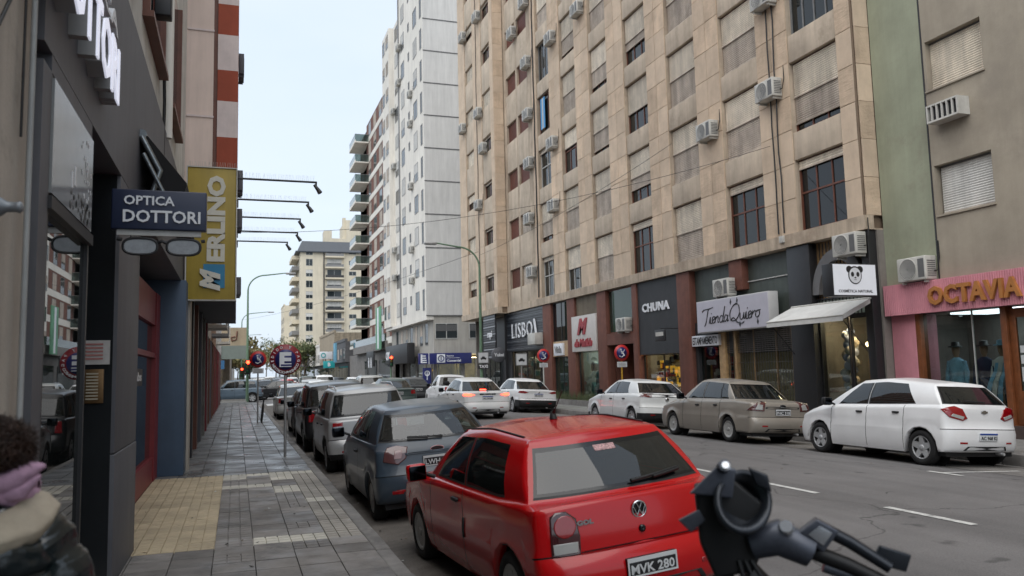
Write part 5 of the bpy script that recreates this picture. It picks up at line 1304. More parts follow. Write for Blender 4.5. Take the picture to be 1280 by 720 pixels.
for (y0_, y1_, h, m, lab, bm_) in ((28, 34, 7.2, M_plast, 'beige low shop building after the striped building on the left', M_char), (34, 42, 6.2, mat('rust_render', (.3, .17, .1), .85, var=.2), 'rust coloured low shop building further along the left pavement', M_blk), (42, 57, 5.4, M_wts, 'pale low corner building before the left junction', M_frameb)):
    t = thing('shop_building', lab, 'building', (-1.2, (y0_ + y1_) / 2, .15)); w = MB(); w.box(-7, -.95, y0_, y1_, 3.3, h); part('wall', w, m, t)
    w = MB(); w.box(-7, -1.5, y0_, y1_, .15, 3.3); part('ground_wall', w, bm_, t)
    n = int((y1_ - y0_) / 2)
    for k in range(n):
        a = y0_ + k * (y1_ - y0_) / n; w = MB(); w.box(-1.5, -.93, a, a + .3, .15, 3.3); part('shop_pier', w, random.choice([M_conc, M_redf, M_dk, M_plast, M_frameb]), t)
        g_ = MB(); g_.box(-1.3, -1.27, a + .3, a + (y1_ - y0_) / n, .5, 3.0); part('shop_window', g_, M_gldark, t)
    w = MB(); w.box(-1.0, -.3, y0_ + .6, y0_ + 2.4, 3.5, 3.62); w.box(-.34, -.3, y0_ + .6, y0_ + 2.4, 3.62, 4.4); part('balcony', w, random.choice([M_frameg, M_wt]), t)
t = thing('far_corner_building', 'beige building with dark script mark beyond the left junction', 'building', (-3, 74, .15))
w = MB(); w.box(-12, .8, 70, 84, 4.4, 5.9); w.box(-12, -1.2, 69.5, 84, .15, 4.4); w.box(-12, -1.3, 70, 84, 5.9, 6.0); part('wall', w, mat('ochre_beige', (.36, .29, .2), .85, var=.12, streak=.15), t)
w = MB(); w.box(-5, .9, 69.6, 70, 3.3, 4.4); part('canopy', w, mat('greygreen_canopy', (.16, .19, .17), .6), t)
w = MB(); w.box(-4, -.9, 69.4, 69.6, 2.5, 3.2); part('blue_board', w, mat('blue_board', (.03, .12, .25), .5), t)
w = MB(); w.tube([(.05, 69.97, 5.6), (-.0, 69.97, 4.9), (-.35, 69.97, 4.8), (-.4, 69.97, 5.1), (-.1, 69.97, 5.15)], .06, 6); part('script_mark', w, M_frameb, t)
lowb2 = thing('far_left_terrace', 'row of pale houses far along the left pavement', 'building', (-2, 160, .15))
w = MB(); w.box(-12, -.6, 84, 130, .15, 5.0); part('front_house', w, M_plast, lowb2); w = MB(); w.box(-12, -.6, 130.1, 220, .15, 6.5); part('middle_house', w, M_wts, lowb2); w = MB(); w.box(-12, -.6, 220.1, 330, .15, 5.5); part('rear_house', w, M_cream, lowb2)
# ------------------------------------------------------------ parked and moving cars
def pose(H, x, y, tilt=0., yaw=0.):
    r = H['root'] if isinstance(H, dict) else H
    r.location = (x, y, rz(x)); 
    s = (rz(x + .7) - rz(x - .7)) / 1.4
    r.rotation_euler = (0, -math.atan(s) + radians(tilt), radians(yaw)); return H
P_red = paint('red', (.46, .003, .005), rough=.18); P_ka = paint('bluegrey', (.04, .058, .08), dirt=(.055, .065, .08)); P_sil = paint('silver', (.34, .345, .35), metal=.3)
P_blk = paint('black', (.012, .012, .014)); P_dk = paint('darkgrey', (.035, .038, .042)); P_wh = paint('white', (.78, .79, .80)); P_bei = paint('beigegrey', (.29, .265, .23), rough=.35, metal=.2, dirt=(.19, .17, .15))
P_wh2 = paint('pearl', (.72, .74, .74)); P_gr = paint('green', (.05, .075, .07)); P_lsil = paint('lightsilver', (.42, .43, .42), metal=.2); P_blu = paint('steelblue', (.09, .13, .17))
G_ = build_car('parked_car', 'shiny red three door hatchback parked nearest the camera with short roof aerial', 'car', SP['gol'], P_red, 'cars parked along the left kerb', ('MVK 280', 'old'))
tails(G_, [(.045, .6), (.24, .6), (.245, .72), (.225, .84), (.16, .895), (.09, .895), (.05, .87)], mat('lens_housing', (.05, .008, .01), .15, coat=1), 30, [([(.145 + .075 * cos(t), .795 + .075 * sin(t)) for t in [2 * pi * k / 14 for k in range(14)]], M_red), ([(.06, .62), (.225, .62), (.225, .69), (.06, .69)], M_clear)])
G_['decal']('rear_screen_border', [(-.6, .985), (-.56, .985), (-.44, 1.3), (-.48, 1.3)], 'rear', M_blackg, .004) if False else None
wiper(G_, .05, .5, .985, 1.02); emblem(G_, .83, .062, 'disc'); 
e_ = MB(); h, n_ = G_['proj'](Vector((0.0, -3, .7)), Y3); e_.lathe([(.026, 0), (.026, -.012), (.012, -.018), (.001, -.01)], (0.0, h.y, .7), 'y', 14); sub('boot_lock', e_, M_blackg, G_['root'])
h, n_ = G_['proj'](Vector((-.42, -3, .8)), Y3); t_ = textmesh('GOL', w=.13, h=.035, ext=.008, bold=.06, at=(-.5, h.y - .001, .79)); sub('badge', t_, M_chrome, G_['root'])
a_ = MB(); a_.tube([(0, -.55, 1.43), (.0, -.62, 1.5)], [.022, .008], 8); a_.tube([(0, -.6, 1.47), (0.01, -.78, 1.66)], .005, 6); a_.lathe([(.035, 1.41), (.02, 1.47), (.001, 1.475)], (0, -.57, 0), 'z', 12); sub('aerial', a_, M_black, G_['root'])
r_ = MB()
for s_ in (-1, 1):
    pts = []
    for k in range(9):
        y_ = .05 - k * .15; hh = G_['proj'](Vector((s_ * .535, y_, 3)), Vector((0, 0, -1)))[0]
        if hh is not None: pts.append(hh + Z3 * .004)
    r_.tube(pts, .009, 5)
sub('roof_gutter', r_, M_black, G_['root'])
G_['decal']('bumper_strip', [(-.5, .6), (.5, .6), (.5, .615), (-.5, .615)], 'rear', P_red, .012, mids=(1., .98, 0.))
o_ = G_['decal']('screen_sticker', [(-.1, 1.22), (.08, 1.22), (.08, 1.26), (-.1, 1.26)], 'rear', mat('sticker', (.5, .3, .3), .6, var=.9, scale=60, obj=True), .003)
G_['decal']('side_guard', [(-.36, .5), (-.33, .5), (-.33, .66), (-.36, .66)], 'left', M_black, .012)
pose(G_, 2.67, 7.1, -.9, 3.5)
K_ = build_car('parked_car', 'dusty dark blue grey small hatchback parked right behind the red hatchback', 'car', SP['ka'], P_ka, 'cars parked along the left kerb', ('LWH 893', 'old'), gm=M_cglassl)
tails(K_, [(.0, .78), (.17, .73), (.25, .8), (.25, .93), (.12, .96), (.02, .94)], M_smoke, 40, [([(.12, .8), (.2, .8), (.2, .9), (.12, .9)], mat('lens_pale', (.3, .17, .16), .1, coat=1))])
wiper(K_, .1, -.35, 1.0, 1.03); emblem(K_, .88, .09, 'oval')
K_['decal']('reflector', [(-.62, .38), (-.48, .38), (-.48, .42), (-.62, .42)], 'rear', M_red, .008); K_['decal']('garnish', [(-.42, .835), (.42, .835), (.42, .86), (-.42, .86)], 'rear', P_ka, .02)
pose(K_, 2.5, 11.95, -.6)
F_ = build_car('parked_car', 'silver crossover hatchback with round spare wheel cover on its tailgate', 'car', SP['fox'], P_sil, 'cars parked along the left kerb', ('KPC 418', 'old'))
tails(F_, [(.03, .72), (.19, .7), (.2, .96), (.03, .96)], M_red, 36)
s_ = MB(); s_.lathe([(.001, -.3), (.2, -.3), (.31, -.27), (.33, -.2), (.33, -.02), (.2, 0)], (.12, -1.84, .9), 'y', 28); s_.lathe([(.335, -.22), (.335, -.1)], (.12, -1.84, .9), 'y', 28, 1); sub('spare_wheel', s_, [P_sil, M_tyre], F_['root'])
for s1 in (-1, 1):
    r_ = MB(); r_.tube([(s1 * .56, .05, 1.57), (s1 * .56, -.1, 1.63), (s1 * .56, -1.2, 1.63), (s1 * .56, -1.4, 1.56)], .016, 6); sub('roof_rail', r_, M_chrome, F_['root'])
emblem(F_, 1.1, .0, 'disc') if False else None
pose(F_, 2.5, 17.45)
V_ = build_car('parked_car', 'black tall SUV parked behind the silver crossover', 'car', SP['suv'], P_blk, 'cars parked along the left kerb', ('AB 512 RT', 'new'))
tails(V_, [(.03, .74), (.16, .74), (.16, 1.0), (.05, 1.0)], M_red, 36); pose(V_, 2.48, 22.25)
D_ = dup(K_['root'], None, None, 'dark grey hatchback with a red tail lamp parked behind the black SUV', 'cars parked along the left kerb', P_dk); pose(D_, 2.5, 27.3)
S_ = build_car('parked_car', 'light silver sedan with square red lamps, farthest parked at the left kerb', 'car', SP['sedan'], P_lsil, 'cars parked along the left kerb', ('GXT 905', 'old'))
tails(S_, [(.0, .72), (.2, .72), (.2, .9), (.02, .9)], M_red, 36); pose(S_, 2.55, 38)
O_ = build_car('parked_car', 'clean white five door hatchback parked before the pink clothes shop', 'car', SP['onix'], P_wh, 'cars parked along the right kerb', ('AC 968 KI', 'new'))
tails(O_, [(-.12, .97), (.0, .84), (.2, .78), (.27, .82), (.2, .98), (.08, 1.02)], M_red, 48, [([(.02, .86), (.2, .8), (.22, .85), (.06, .9)], M_clear)])
wiper(O_, .05, -.35, 1.07, 1.1); emblem(O_, .93, .07, 'bow'); pose(O_, 11.97, 12.3)
Fi = build_car('parked_car', 'dusty beige grey sedan parked before the script sign shop', 'car', SP['fiesta'], P_bei, 'cars parked along the right kerb', ('PHC 318', 'old'))
tails(Fi, [(-.16, .76), (.2, .74), (.22, .93), (.1, .96)], M_smoke, 46, [([(.02, .78), (.16, .77), (.17, .88), (.08, .9)], M_clear)]); emblem(Fi, .86, .08, 'oval'); pose(Fi, 11.62, 17.35)
Fi['decal']('dark_garnish', [(-.45, .8), (.45, .8), (.45, .84), (-.45, .84)], 'rear', M_black, .01)
Pg = build_car('parked_car', 'pearl white hatchback with a black band between its rear lamps', 'car', SP['p208'], P_wh2, 'cars parked along the right kerb', ('AF 207 OD', 'new'))
Pg['decal']('tail_band', [(-.6, .93), (.6, .93), (.6, 1.0), (-.6, 1.0)], 'rear', M_blackg, .012); tails(Pg, [(-.12, .93), (.2, .92), (.2, 1.02), (-.1, 1.02)], mat('tail_dark', (.1, .008, .01), .1, coat=1), 44); emblem(Pg, .86, .06, 'plain'); pose(Pg, 11.85, 22.75)
Cr = build_car('parked_car', 'white sedan with dark lower bumper parked before the green glass shop', 'car', dict(SP['sedan'], blackbumper=4, rim='multi'), P_wh, 'cars parked along the right kerb', ('AD 733 XN', 'new'))
tails(Cr, [(-.16, .84), (.16, .82), (.28, .86), (.1, .93), (-.1, .92)], M_red, 40); emblem(Cr, .86, .05, 'plain'); pose(Cr, 12.1, 34.2)
Co = build_car('moving_car', 'white sedan driving in the near lane with its brake lamps lit', 'car', SP['sedan'], P_wh2, 'cars in the traffic', ('AE 154 LM', 'new'))
tails(Co, [(-.14, .84), (.14, .82), (.3, .87), (.12, .92), (-.1, .93)], M_redlit, 34); Co['decal']('high_brake_lamp', [(-.12, 1.02), (.12, 1.02), (.12, 1.05), (-.12, 1.05)], 'rear', M_redlit, .01)
Co['decal']('dark_garnish', [(-.3, .87), (.3, .87), (.3, .91), (-.3, .91)], 'rear', M_blackg, .008); emblem(Co, .96, .04, 'plain'); pose(Co, 8.45, 29.6)
# pickup: the hatch cabin shortened with an open bed
psp = dict(SP['fiesta']); psp.update(L=4.5, ro=1.05, wb=2.7, zb=[(-2.3, 1.06), (.6, 1.0), (1.3, .96)], zsh=[(-2.3, 1.04), (-.6, 1.04), (.6, .98), (1.2, .9), (2.2, .76)], A=(.98, .3), C=(-.62, -.45), zT=[(-.6, 1.52), (-.3, 1.56), (.1, 1.58), (.5, 1.53)], wins=[(.72, .22, -.2, -.22)], doors=[(.82, -.26, .9)], wT=.6, cp=.9, bowR=.03, bowRT=.03, zplate=.6, wB=.76)
Pk = build_car('moving_car', 'white pickup truck with a notice in its rear cabin window', 'pickup', psp, P_wh, 'cars in the traffic', None, lod=1)
tails(Pk, [(.0, .7), (.13, .7), (.13, 1.0), (.0, 1.0)], M_red, 20); b_ = MB(); b_.box(-.3, .3, -.72, -.71, 1.2, 1.45); sub('notice', b_, _m['paper'], Pk['root'])
b_ = MB(); b_.box(-.68, .68, -2.1, -.75, 1.06, 1.075); sub('bed_cover', b_, M_black, Pk['root']); pose(Pk, 10.3, 40)
rows = [  # x, y, source, paint, label
 (7.2, 39.5, 'S', P_gr, 'dark green sedan ahead of the braking white sedan, near the traffic light'), (4.4, 46, 'K', P_wh, 'white small hatchback waiting in the left lane beyond the silver sedan'), (7.4, 48, 'F', P_lsil, 'light silver crossover queueing in the middle lane'),
 (4.6, 53, 'S', P_lsil, 'pale silver sedan queueing in the left lane by the crossing'), (10.2, 49, 'S', P_dk, 'dark sedan ahead of the white pickup'), (7.2, 72, 'V', P_wh, 'white tall SUV beyond the junction in the middle lane'), (4.3, 76, 'K', P_red, 'red small hatchback far beyond the junction'),
 (10.6, 78, 'S', P_wh, 'white sedan far beyond the junction by the right kerb'), (2.6, 80, 'S', P_blk, 'black sedan just beyond the left junction corner'), (7.0, 86, 'F', P_gr, 'green grey crossover far down the street'), (12.1, 90, 'K', P_sil, 'silver hatchback parked far down the right kerb'),
 (4.4, 92, 'S', P_dk, 'charcoal sedan far down the left lane'), (2.5, 96, 'F', P_wh2, 'pearl crossover parked far down the left kerb'), (9.6, 98, 'V', P_sil, 'silver SUV far down the right lane'), (12.1, 103, 'S', P_blk, 'black sedan parked far down the right kerb'), (6.9, 108, 'S', P_wh, 'white sedan far down the middle lane'), (2.5, 110, 'K', P_dk, 'dark hatchback parked very far down the left kerb'),
 (4.5, 118, 'V', P_wh2, 'pearl SUV very far down the left lane'), (9.4, 122, 'S', P_lsil, 'pale sedan very far down the right lane'), (2.5, 128, 'S', P_lsil, 'pale silver sedan parked very far down the left kerb'), (12.1, 131, 'V', P_blk, 'black SUV parked very far down the right kerb'), (6.8, 140, 'K', P_dk, 'charcoal hatchback very far down the middle lane')]
SRC = {'S': S_['root'], 'K': K_['root'], 'F': F_['root'], 'V': V_['root']}
for x, y, k, p_, lab in rows:
    pose(dup(SRC[k], None, None, lab, 'cars in the traffic', p_), x, y)
c_ = dup(V_['root'], None, None, 'steel blue estate car crossing the junction on the left, seen from the side', 'cars in the traffic', P_blu); c_.location = (-.2, 62.8, -.05); c_.rotation_euler = (0, 0, radians(90))
c_ = dup(S_['root'], None, None, 'black sedan crossing the junction behind the steel blue estate car', 'cars in the traffic', P_blk); c_.location = (3.2, 66.3, 0.0); c_.rotation_euler = (0, 0, radians(70))

# ------------------------------------------------------------ air conditioners
M_ac = mat('ac_white', (.55, .54, .5), .5, var=.12, scale=4, streak=.15, obj=True); M_acd = mat('ac_grille', (.12, .12, .12), .5, var=.1)
def ac_proto(label, loc):
    r = thing('air_conditioner', label, 'air conditioner', loc, 'air conditioners on the facades', world=False)
    b_ = MB(); b_.bbox(-.36, -.02, -.42, .42, 0, .56, .02); b_.box(-.3, 0, -.35, -.3, -.06, 0); b_.box(-.3, 0, .3, .35, -.06, 0); sub('casing', b_, M_ac, r)
    g_ = MB(); c = (-.365, .1, .28)
    for q in range(7): rr_ = .035 + q * .033; g_.lathe([(rr_, -.37), (rr_ + .012, -.372)], (0, .1, .28), 'x', 22)
    g_.lathe([(.26, -.358), (.265, -.37), (.25, -.37)], (0, .1, .28), 'x', 24); 
    sub('fan_guard', g_, M_ac, r); f_ = MB(); f_.lathe([(.001, -.3635), (.25, -.3635)], (0, .1, .28), 'x', 24); f_.box(-.362, -.3605, -.38, -.2, .06, .5) ; sub('fan_opening', f_, M_acd, r)
    s_ = MB()
    for k in range(8): s_.box(-.3, -.06, -.428, -.419, .08 + k * .05, .1 + k * .05)
    sub('side_grille', s_, M_acd, r)
    p_ = MB(); p_.tube([(-.1, -.42, .2), (-.08, -.5, .2), (-.02, -.52, .5), (0, -.5, .9)], .014, 5); sub('hose', p_, M_black, r)
    return r
acs = [((15.0, 16.35, 4.55), 'white air conditioner high on the black pillar above the animal face sign'), ((15.5, 14.75, 3.72), 'white air conditioner standing on the pink ribbed fascia'),
 ((15.0, 19.2, 9.6), 'white air conditioner between the first two window columns from the right, second floor'), ((15.0, 19.2, 12.45), 'white air conditioner cut by the top edge, between the first two window columns'),
 ((15.0, 22.5, 9.35), 'white air conditioner between the second and third window columns, second floor'), ((15.1, 22.1, 4.05), 'white air conditioner above the script sign shop'), ((15.15, 29.4, 3.3), 'small white air conditioner on the lintel over the brown entry'),
 ((15.0, 32.7, 18.2), 'air conditioner near the top beside the fifth window column from the right'), ((15.0, 36.1, 18.2), 'air conditioner near the top beside the sixth window column'), ((15.0, 36.2, 12.8), 'air conditioner at mid height beside the sixth window column'), ((15.0, 36.3, 9.65), 'air conditioner beside the sixth window column two floors above the shops'),
 ((15.0, 39.7, 18.3), 'air conditioner near the top beside the seventh window column'), ((15.0, 39.6, 15.35), 'air conditioner on the fourth floor beside the seventh window column'), ((15.0, 39.6, 12.65), 'air conditioner on the third floor beside the seventh window column'), ((15.0, 39.8, 9.65), 'air conditioner on the second floor beside the red brown shutters'), ((15.0, 39.6, 6.75), 'air conditioner lowest beside the red brown shutters'), ((15.0, 39.8, 21.8), 'air conditioner at the top edge beside the red brown shutters'),
 ((14.4, 46.9, 24.0), 'air conditioner at the top of the projecting end bay'), ((14.4, 50.2, 24.0), 'air conditioner at the far top corner of the projecting end bay'), ((14.4, 46.9, 17.7), 'air conditioner halfway up the projecting end bay'), ((14.4, 50.6, 17.8), 'air conditioner halfway up at the far corner of the end bay'), ((14.4, 46.0, 15.2), 'air conditioner by a window of the end bay below the halfway ones'), ((14.4, 47.2, 11.9), 'lowest air conditioner on the projecting end bay'),
 ((15.0, 41.9, 20.9), 'air conditioner between the pair of small red shutters high up')]
proto = ac_proto(acs[0][1], acs[0][0])
for loc, lab in acs[1:]: dup(proto, loc, None, lab)
for k, (y, z) in enumerate(((20, 9.1), (20.5, 6.35), (22, 5.7), (24.5, 4.2))):
    o = dup(proto, (-.02, y, z), pi, ['air conditioner highest on the striped building on the left', 'air conditioner below the highest spotlight arm on the left', 'air conditioner between the lower spotlight arms on the left', 'lowest air conditioner on the street face of the striped building'][k]); o.scale = (.36, .8, .9); [(setattr(sl_, 'link', 'OBJECT'), setattr(sl_, 'material', M_dk)) for c_ in o.children if c_.type == 'MESH' for sl_ in c_.material_slots]
for k, (y, z) in enumerate(((75.5, 33.5), (75.6, 30.0), (70.3, 27), (70.3, 24.2), (70.3, 18.4), (70.3, 12.6), (80, 28.5), (80, 22.7), (80, 14), (70.3, 9.8), (80, 11.2))):
    dup(proto, (14.98 if y < 76 else 15.28, y, z), None, '%s air conditioner counted from the top of the %s of the white tower' % (['highest', 'second', 'highest', 'second', 'third', 'fourth', 'highest', 'second', 'third', 'lowest', 'lowest'][k], 'pipe side' if 75 < y < 76 else ('near window column' if y < 75 else 'rear wing')), 'air conditioners on the white tower')
L_ = thing('window_air_conditioner', 'slotted white air conditioner box in the grey brown wall between its two windows', 'air conditioner', (15.5, 13.55, 7.3)); b_ = MB(); b_.box(15.15, 15.5, 13.12, 13.98, 7.3, 7.34); b_.box(15.15, 15.5, 13.12, 13.98, 7.68, 7.72); b_.box(15.15, 15.5, 13.12, 13.16, 7.34, 7.68); b_.box(15.15, 15.5, 13.94, 13.98, 7.34, 7.68)
for k in range(1, 6): b_.box(15.15, 15.2, 13.12 + k * .14, 13.15 + k * .14, 7.34, 7.68)
part('casing', b_, M_ac, L_); b_ = MB(); b_.box(15.24, 15.48, 13.16, 13.94, 7.34, 7.68); part('core', b_, M_blk, L_)

# ------------------------------------------------------------ signs on the right
s_ = signbox('animal_face_sign', 'white lit box sign with a black and white bear face reading cosmetica natural', 13.42, 14.72, 15.42, 15.78, 3.42, 4.2, M_blk)
b_ = MB(); b_.box(13.44, 14.70, 15.405, 15.42, 3.44, 4.18); part('face_plate', b_, mat('lit_white', (.6, .62, .66), .5, emit=(.9, .93, 1), estr=.12, var=.04), s_)
b_ = MB(); yq = 15.40; cx_, cz_ = 14.07, 3.92
def disc(mb, x, z, rx, rz_, y, mi=0, n=18, th=.01): mb.prism([(x + rx * cos(2 * pi * k / n), y, z + rz_ * sin(2 * pi * k / n)) for k in range(n)], (0, th, 0), mi)
disc(b_, cx_ - .16, cz_ + .14, .09, .085, yq); disc(b_, cx_ + .16, cz_ + .14, .09, .085, yq); disc(b_, cx_, cz_, .2, .22, yq - .004)
o = part('bear_outline', b_, M_blk, s_)
b_ = MB(); disc(b_, cx_, cz_ - .005, .175, .19, yq - .008); sub('bear_face', b_, M_white, o)
b_ = MB(); disc(b_, cx_ - .08, cz_ + .02, .045, .06, yq - .012); disc(b_, cx_ + .08, cz_ + .02, .045, .06, yq - .012); disc(b_, cx_, cz_ - .06, .028, .018, yq - .012); b_.box(cx_ - .035, cx_ + .035, yq - .012, yq, cz_ - .115, cz_ - .105); sub('bear_features', b_, M_blk, o)
text('COSMÉTICA NATURAL', s_, M_blk, w=1.02, h=.085, ext=.006, bold=.015, at=(14.07, 15.405, 3.5), align='c')
b_ = MB(); b_.tube([(14.7, 15.6, 4.1), (15.05, 15.98, 4.3)], .02, 6); b_.tube([(14.7, 15.6, 3.5), (15.05, 15.98, 3.5)], .02, 6); part('bracket', b_, M_blk, s_)
s_ = signbox('script_sign', 'long white box sign with black handwritten Tienda Quiero above the grille shop', 14.75, 15.08, 19.65, 23.55, 2.92, 3.98, mat('sign_side', (.55, .55, .55), .4, var=.05))
b_ = MB(); b_.box(14.735, 14.75, 19.68, 23.52, 2.95, 3.95); part('face_plate', b_, mat('sign_lilac', (.50, .49, .56), .4, var=.06), s_)
ST = {  # pen strokes of the handwriting: x along the sign, y up
 'T': [[(0, .82), (.12, .95), (.5, .98), (.85, 1.05)], [(.5, .98), (.42, .5), (.35, .05), (.25, -.12)]], 'i': [[(0, .0), (.08, .42), (.1, .05), (.2, .0), (.28, .15)], [(.14, .62), (.16, .66)]],
 'e': [[(0, .15), (.22, .28), (.2, .42), (.08, .4), (.03, .15), (.14, .0), (.3, .12)]], 'n': [[(0, .0), (.06, .4)], [(.04, .2), (.16, .42), (.24, .38), (.24, .05), (.34, .05)]], 'd': [[(.28, .35), (.12, .42), (.02, .2), (.1, .0), (.26, .15), (.38, 1.0)], [(.27, .15), (.3, .0), (.38, .08)]],
 'a': [[(.28, .35), (.12, .42), (.02, .2), (.1, .0), (.26, .2), (.3, .4), (.28, .02), (.38, .08)]], 'Q': [[(.55, 1.0), (.25, .95), (.02, .5), (.12, .05), (.45, .0), (.7, .35), (.66, .85), (.45, 1.05), (.3, .95)], [(.1, .0), (.3, .18), (.6, -.12), (.95, -.22), (1.1, -.12)]],
 'u': [[(0, .42), (.02, .08), (.12, .0), (.24, .15), (.28, .42), (.28, .05), (.38, .08)]], 'r': [[(0, .0), (.07, .42), (.06, .25), (.2, .42), (.28, .36)]], 'o': [[(.2, .42), (.05, .35), (.03, .1), (.15, .0), (.28, .15), (.25, .38), (.14, .42), (.34, .42)]]}
AD = dict(T=.62, i=.2, e=.26, n=.34, d=.36, a=.38, Q=.78, u=.36, r=.26, o=.36)
b_ = MB(); px_ = 0.
for word, gap in (('Tienda', .05), ('Quiero', 0)):
    for ch_ in word:
        for stx in ST[ch_]:
            P_ = []
            for q in range(len(stx) - 1):
                p0 = stx[max(q - 1, 0)]; p1 = stx[q]; p2 = stx[q + 1]; p3 = stx[min(q + 2, len(stx) - 1)]
                for t_ in (0, .25, .5, .75):
                    P_.append(tuple(.5 * ((2 * p1[c]) + (-p0[c] + p2[c]) * t_ + (2 * p0[c] - 5 * p1[c] + 4 * p2[c] - p3[c]) * t_ ** 2 + (-p0[c] + 3 * p1[c] - 3 * p2[c] + p3[c]) * t_ ** 3) for c in (0, 1)))
            P_.append(stx[-1]); b_.tube([(14.732, 23.25 - (px_ + u_ + .12 * v_) * .72, 3.2 + v_ * .5 + (px_ * .012)) for u_, v_ in P_], [.014 + .008 * abs(sin(k * .6)) for k in range(len(P_))], 5)
        px_ += AD[ch_]
    px_ += gap
part('handwriting', b_, M_blk, s_)
b_ = MB()
for (y_, z_, a_) in ((21.55, 3.72, .3), (21.2, 3.74, -.3), (21.1, 3.0, .2), (20.2, 3.02, -.2)): b_.prism([(14.73, y_, z_), (14.73, y_ - .05, z_ + .1), (14.73, y_ - .02 * a_, z_ + .2), (14.73, y_ + .05, z_ + .08)], (.005, 0, 0))
part('feather_marks', b_, M_blk, s_)
s_ = signbox('lettering_board', 'narrow white board with tightly packed dark capitals under the script sign', 15.0, 15.14, 22.75, 24.35, 2.5, 2.86, M_white); text('ESTAMPAMEMENTO', s_, M_blk, w=1.5, h=.26, ext=.006, bold=.02, frame=FR, at=(15.0, 24.3, 2.55))
s_ = thing('shop_lettering', 'white capitals CHUNA on the charcoal fascia', 'sign', (15.1, 26.9, 3.85)); text('CHUNA', s_, M_letw, w=2.05, h=.34, ext=.04, bold=.03, frame=FR, at=(15.08, 27.95, 3.95), sp=1.1)
s_ = signbox('hanging_sign', 'small dark hanging sign by the right edge of the charcoal fascia', 14.3, 14.36, 25.0, 25.7, 2.75, 3.15, M_blk); b_ = MB(); b_.box(14.293, 14.3, 25.08, 25.62, 2.93, 3.07); part('pale_strip', b_, M_ac, s_); b_ = MB(); b_.tube([(14.33, 25.3, 3.2), (15.1, 25.3, 3.2)], .015, 5); part('bracket', b_, M_blk, s_)
s_ = signbox('red_script_sign', 'square white sign with a red script M over the lit dress shop', 14.98, 15.08, 32.15, 34.85, 2.62, 4.26, mat('sign_warm', (.56, .53, .5), .5, var=.08))
M_rs = mat('red_script', (.32, .02, .03), .4)
text('M', s_, M_rs, w=1.15, h=.75, ext=.04, bold=.05, shear=.35, frame=FR, at=(14.98, 34.15, 3.38)); text('de Matilde', s_, M_rs, w=1.95, h=.38, ext=.04, bold=.04, shear=.3, frame=FR, at=(14.98, 34.5, 2.82), sp=.9)
s_ = signbox('white_panel_sign', 'small white sign with raised letters on the wooden fascia', 15.02, 15.12, 36.1, 37.3, 2.5, 3.1, M_white); text('Vida', s_, M_frameg, w=.9, h=.34, ext=.02, bold=.04, frame=FR, at=(15.02, 37.15, 2.62))
s_ = thing('shop_lettering', 'big white capitals LISBOA on black slats with the last letter slipping', 'sign', (15.0, 42, 3.7)); text('LISBO', s_, M_letw, w=3.35, h=.82, ext=.05, bold=-.01, sp=1.12, frame=FR, at=(15.04, 43.6, 3.65)); text('\\', s_, M_letw, w=.45, h=.8, ext=.05, bold=.04, frame=FR, at=(15.04, 40.05, 3.75)); text('TAPAS', s_, M_letw, w=.9, h=.3, ext=.03, bold=.02, at=(15.3, 44.68, 3.0)) if False else None
s_ = signbox('grey_box', 'grey ventilation box under the end of the slatted shop lettering', 14.6, 15.05, 38.8, 39.9, 3.15, 3.75, M_ac, cat='box')
s_ = thing('round_sign', 'round dark grey hanging sign with white letters at the slatted shop', 'sign', (14.7, 44.9, 2.4)); b_ = MB(); b_.lathe([(.001, 44.85), (.42, 44.85), (.44, 44.87), (.44, 44.97), (.001, 44.99)], (14.6, 0, 2.75), 'y', 28); part('disc', b_, M_dk, s_); text('Yukei', s_, M_letw, w=.6, h=.2, ext=.01, bold=.03, at=(14.6, 44.85, 2.66), align='c'); b_ = MB(); b_.tube([(15.0, 44.92, 2.75), (15.2, 44.92, 2.75)], .02, 5); part('bracket', b_, M_blk, s_)
s_ = thing('vertical_lettering', 'small white letters on the dark return wall at the corner', 'sign', (14.6, 44.1, 3.6)); text('rapi', s_, M_letw, w=.9, h=.5, ext=.03, bold=.02, frame=FR, at=(14.38, 46.3, 3.7)) 
b_ = MB(); b_.box(14.42, 14.5, 44.9, 47.2, 2.6, 5.15); part('backing', b_, M_blk, s_)
for k in range(17): b_ = MB(); b_.box(14.385, 14.42, 44.9, 47.2, 2.62 + k * .15, 2.68 + k * .15); part('slat', b_, _m['trim_grey'] if k % 3 == 0 else _m['dark_blue_slat'], s_)
# awning
A_ = thing('awning', 'white fabric awning slanting out over the balloon shop', 'awning', (15, 17.2, 3.3)); b_ = MB(); P = [(15.02, 15.98, 3.42), (15.02, 19.0, 3.42), (14.15, 19.0, 3.02), (14.15, 15.98, 3.02)]; b_.quad(*P); b_.quad(*[(p[0] + .0, p[1], p[2] - .012) for p in P][::-1]); 
nn = 16
for k in range(nn):
    a, b = 15.98 + 3.02 * k / nn, 15.98 + 3.02 * (k + 1) / nn; b_.quad((14.15, a, 3.02), (14.15, b, 3.02), (14.14, b, 2.86), (14.14 + .006 * (k % 2), a, 2.86))
b_.add([(15.02, 15.98, 3.42), (14.15, 15.98, 3.02), (14.15, 15.98, 2.9), (15.02, 15.98, 3.3)], [(0, 1, 2, 3)])
part('canvas', b_, mat('awning_canvas', (.62, .62, .6), .9, var=.1, scale=3, dark=(.5, .5, .47), dthr=.6), A_)
for y_ in (16.1, 18.9): b_ = MB(); b_.tube([(14.16, y_, 2.98), (14.95, y_, 2.1)], .014, 6); part('strut', b_, M_blk, A_)
b_ = MB(); b_.tube([(14.15, 15.97, 3.0), (14.15, 19.01, 3.0)], .018, 6); b_.tube([(15.03, 15.97, 3.43), (15.03, 19.01, 3.43)], .03, 6); part('bar', b_, M_ac, A_)
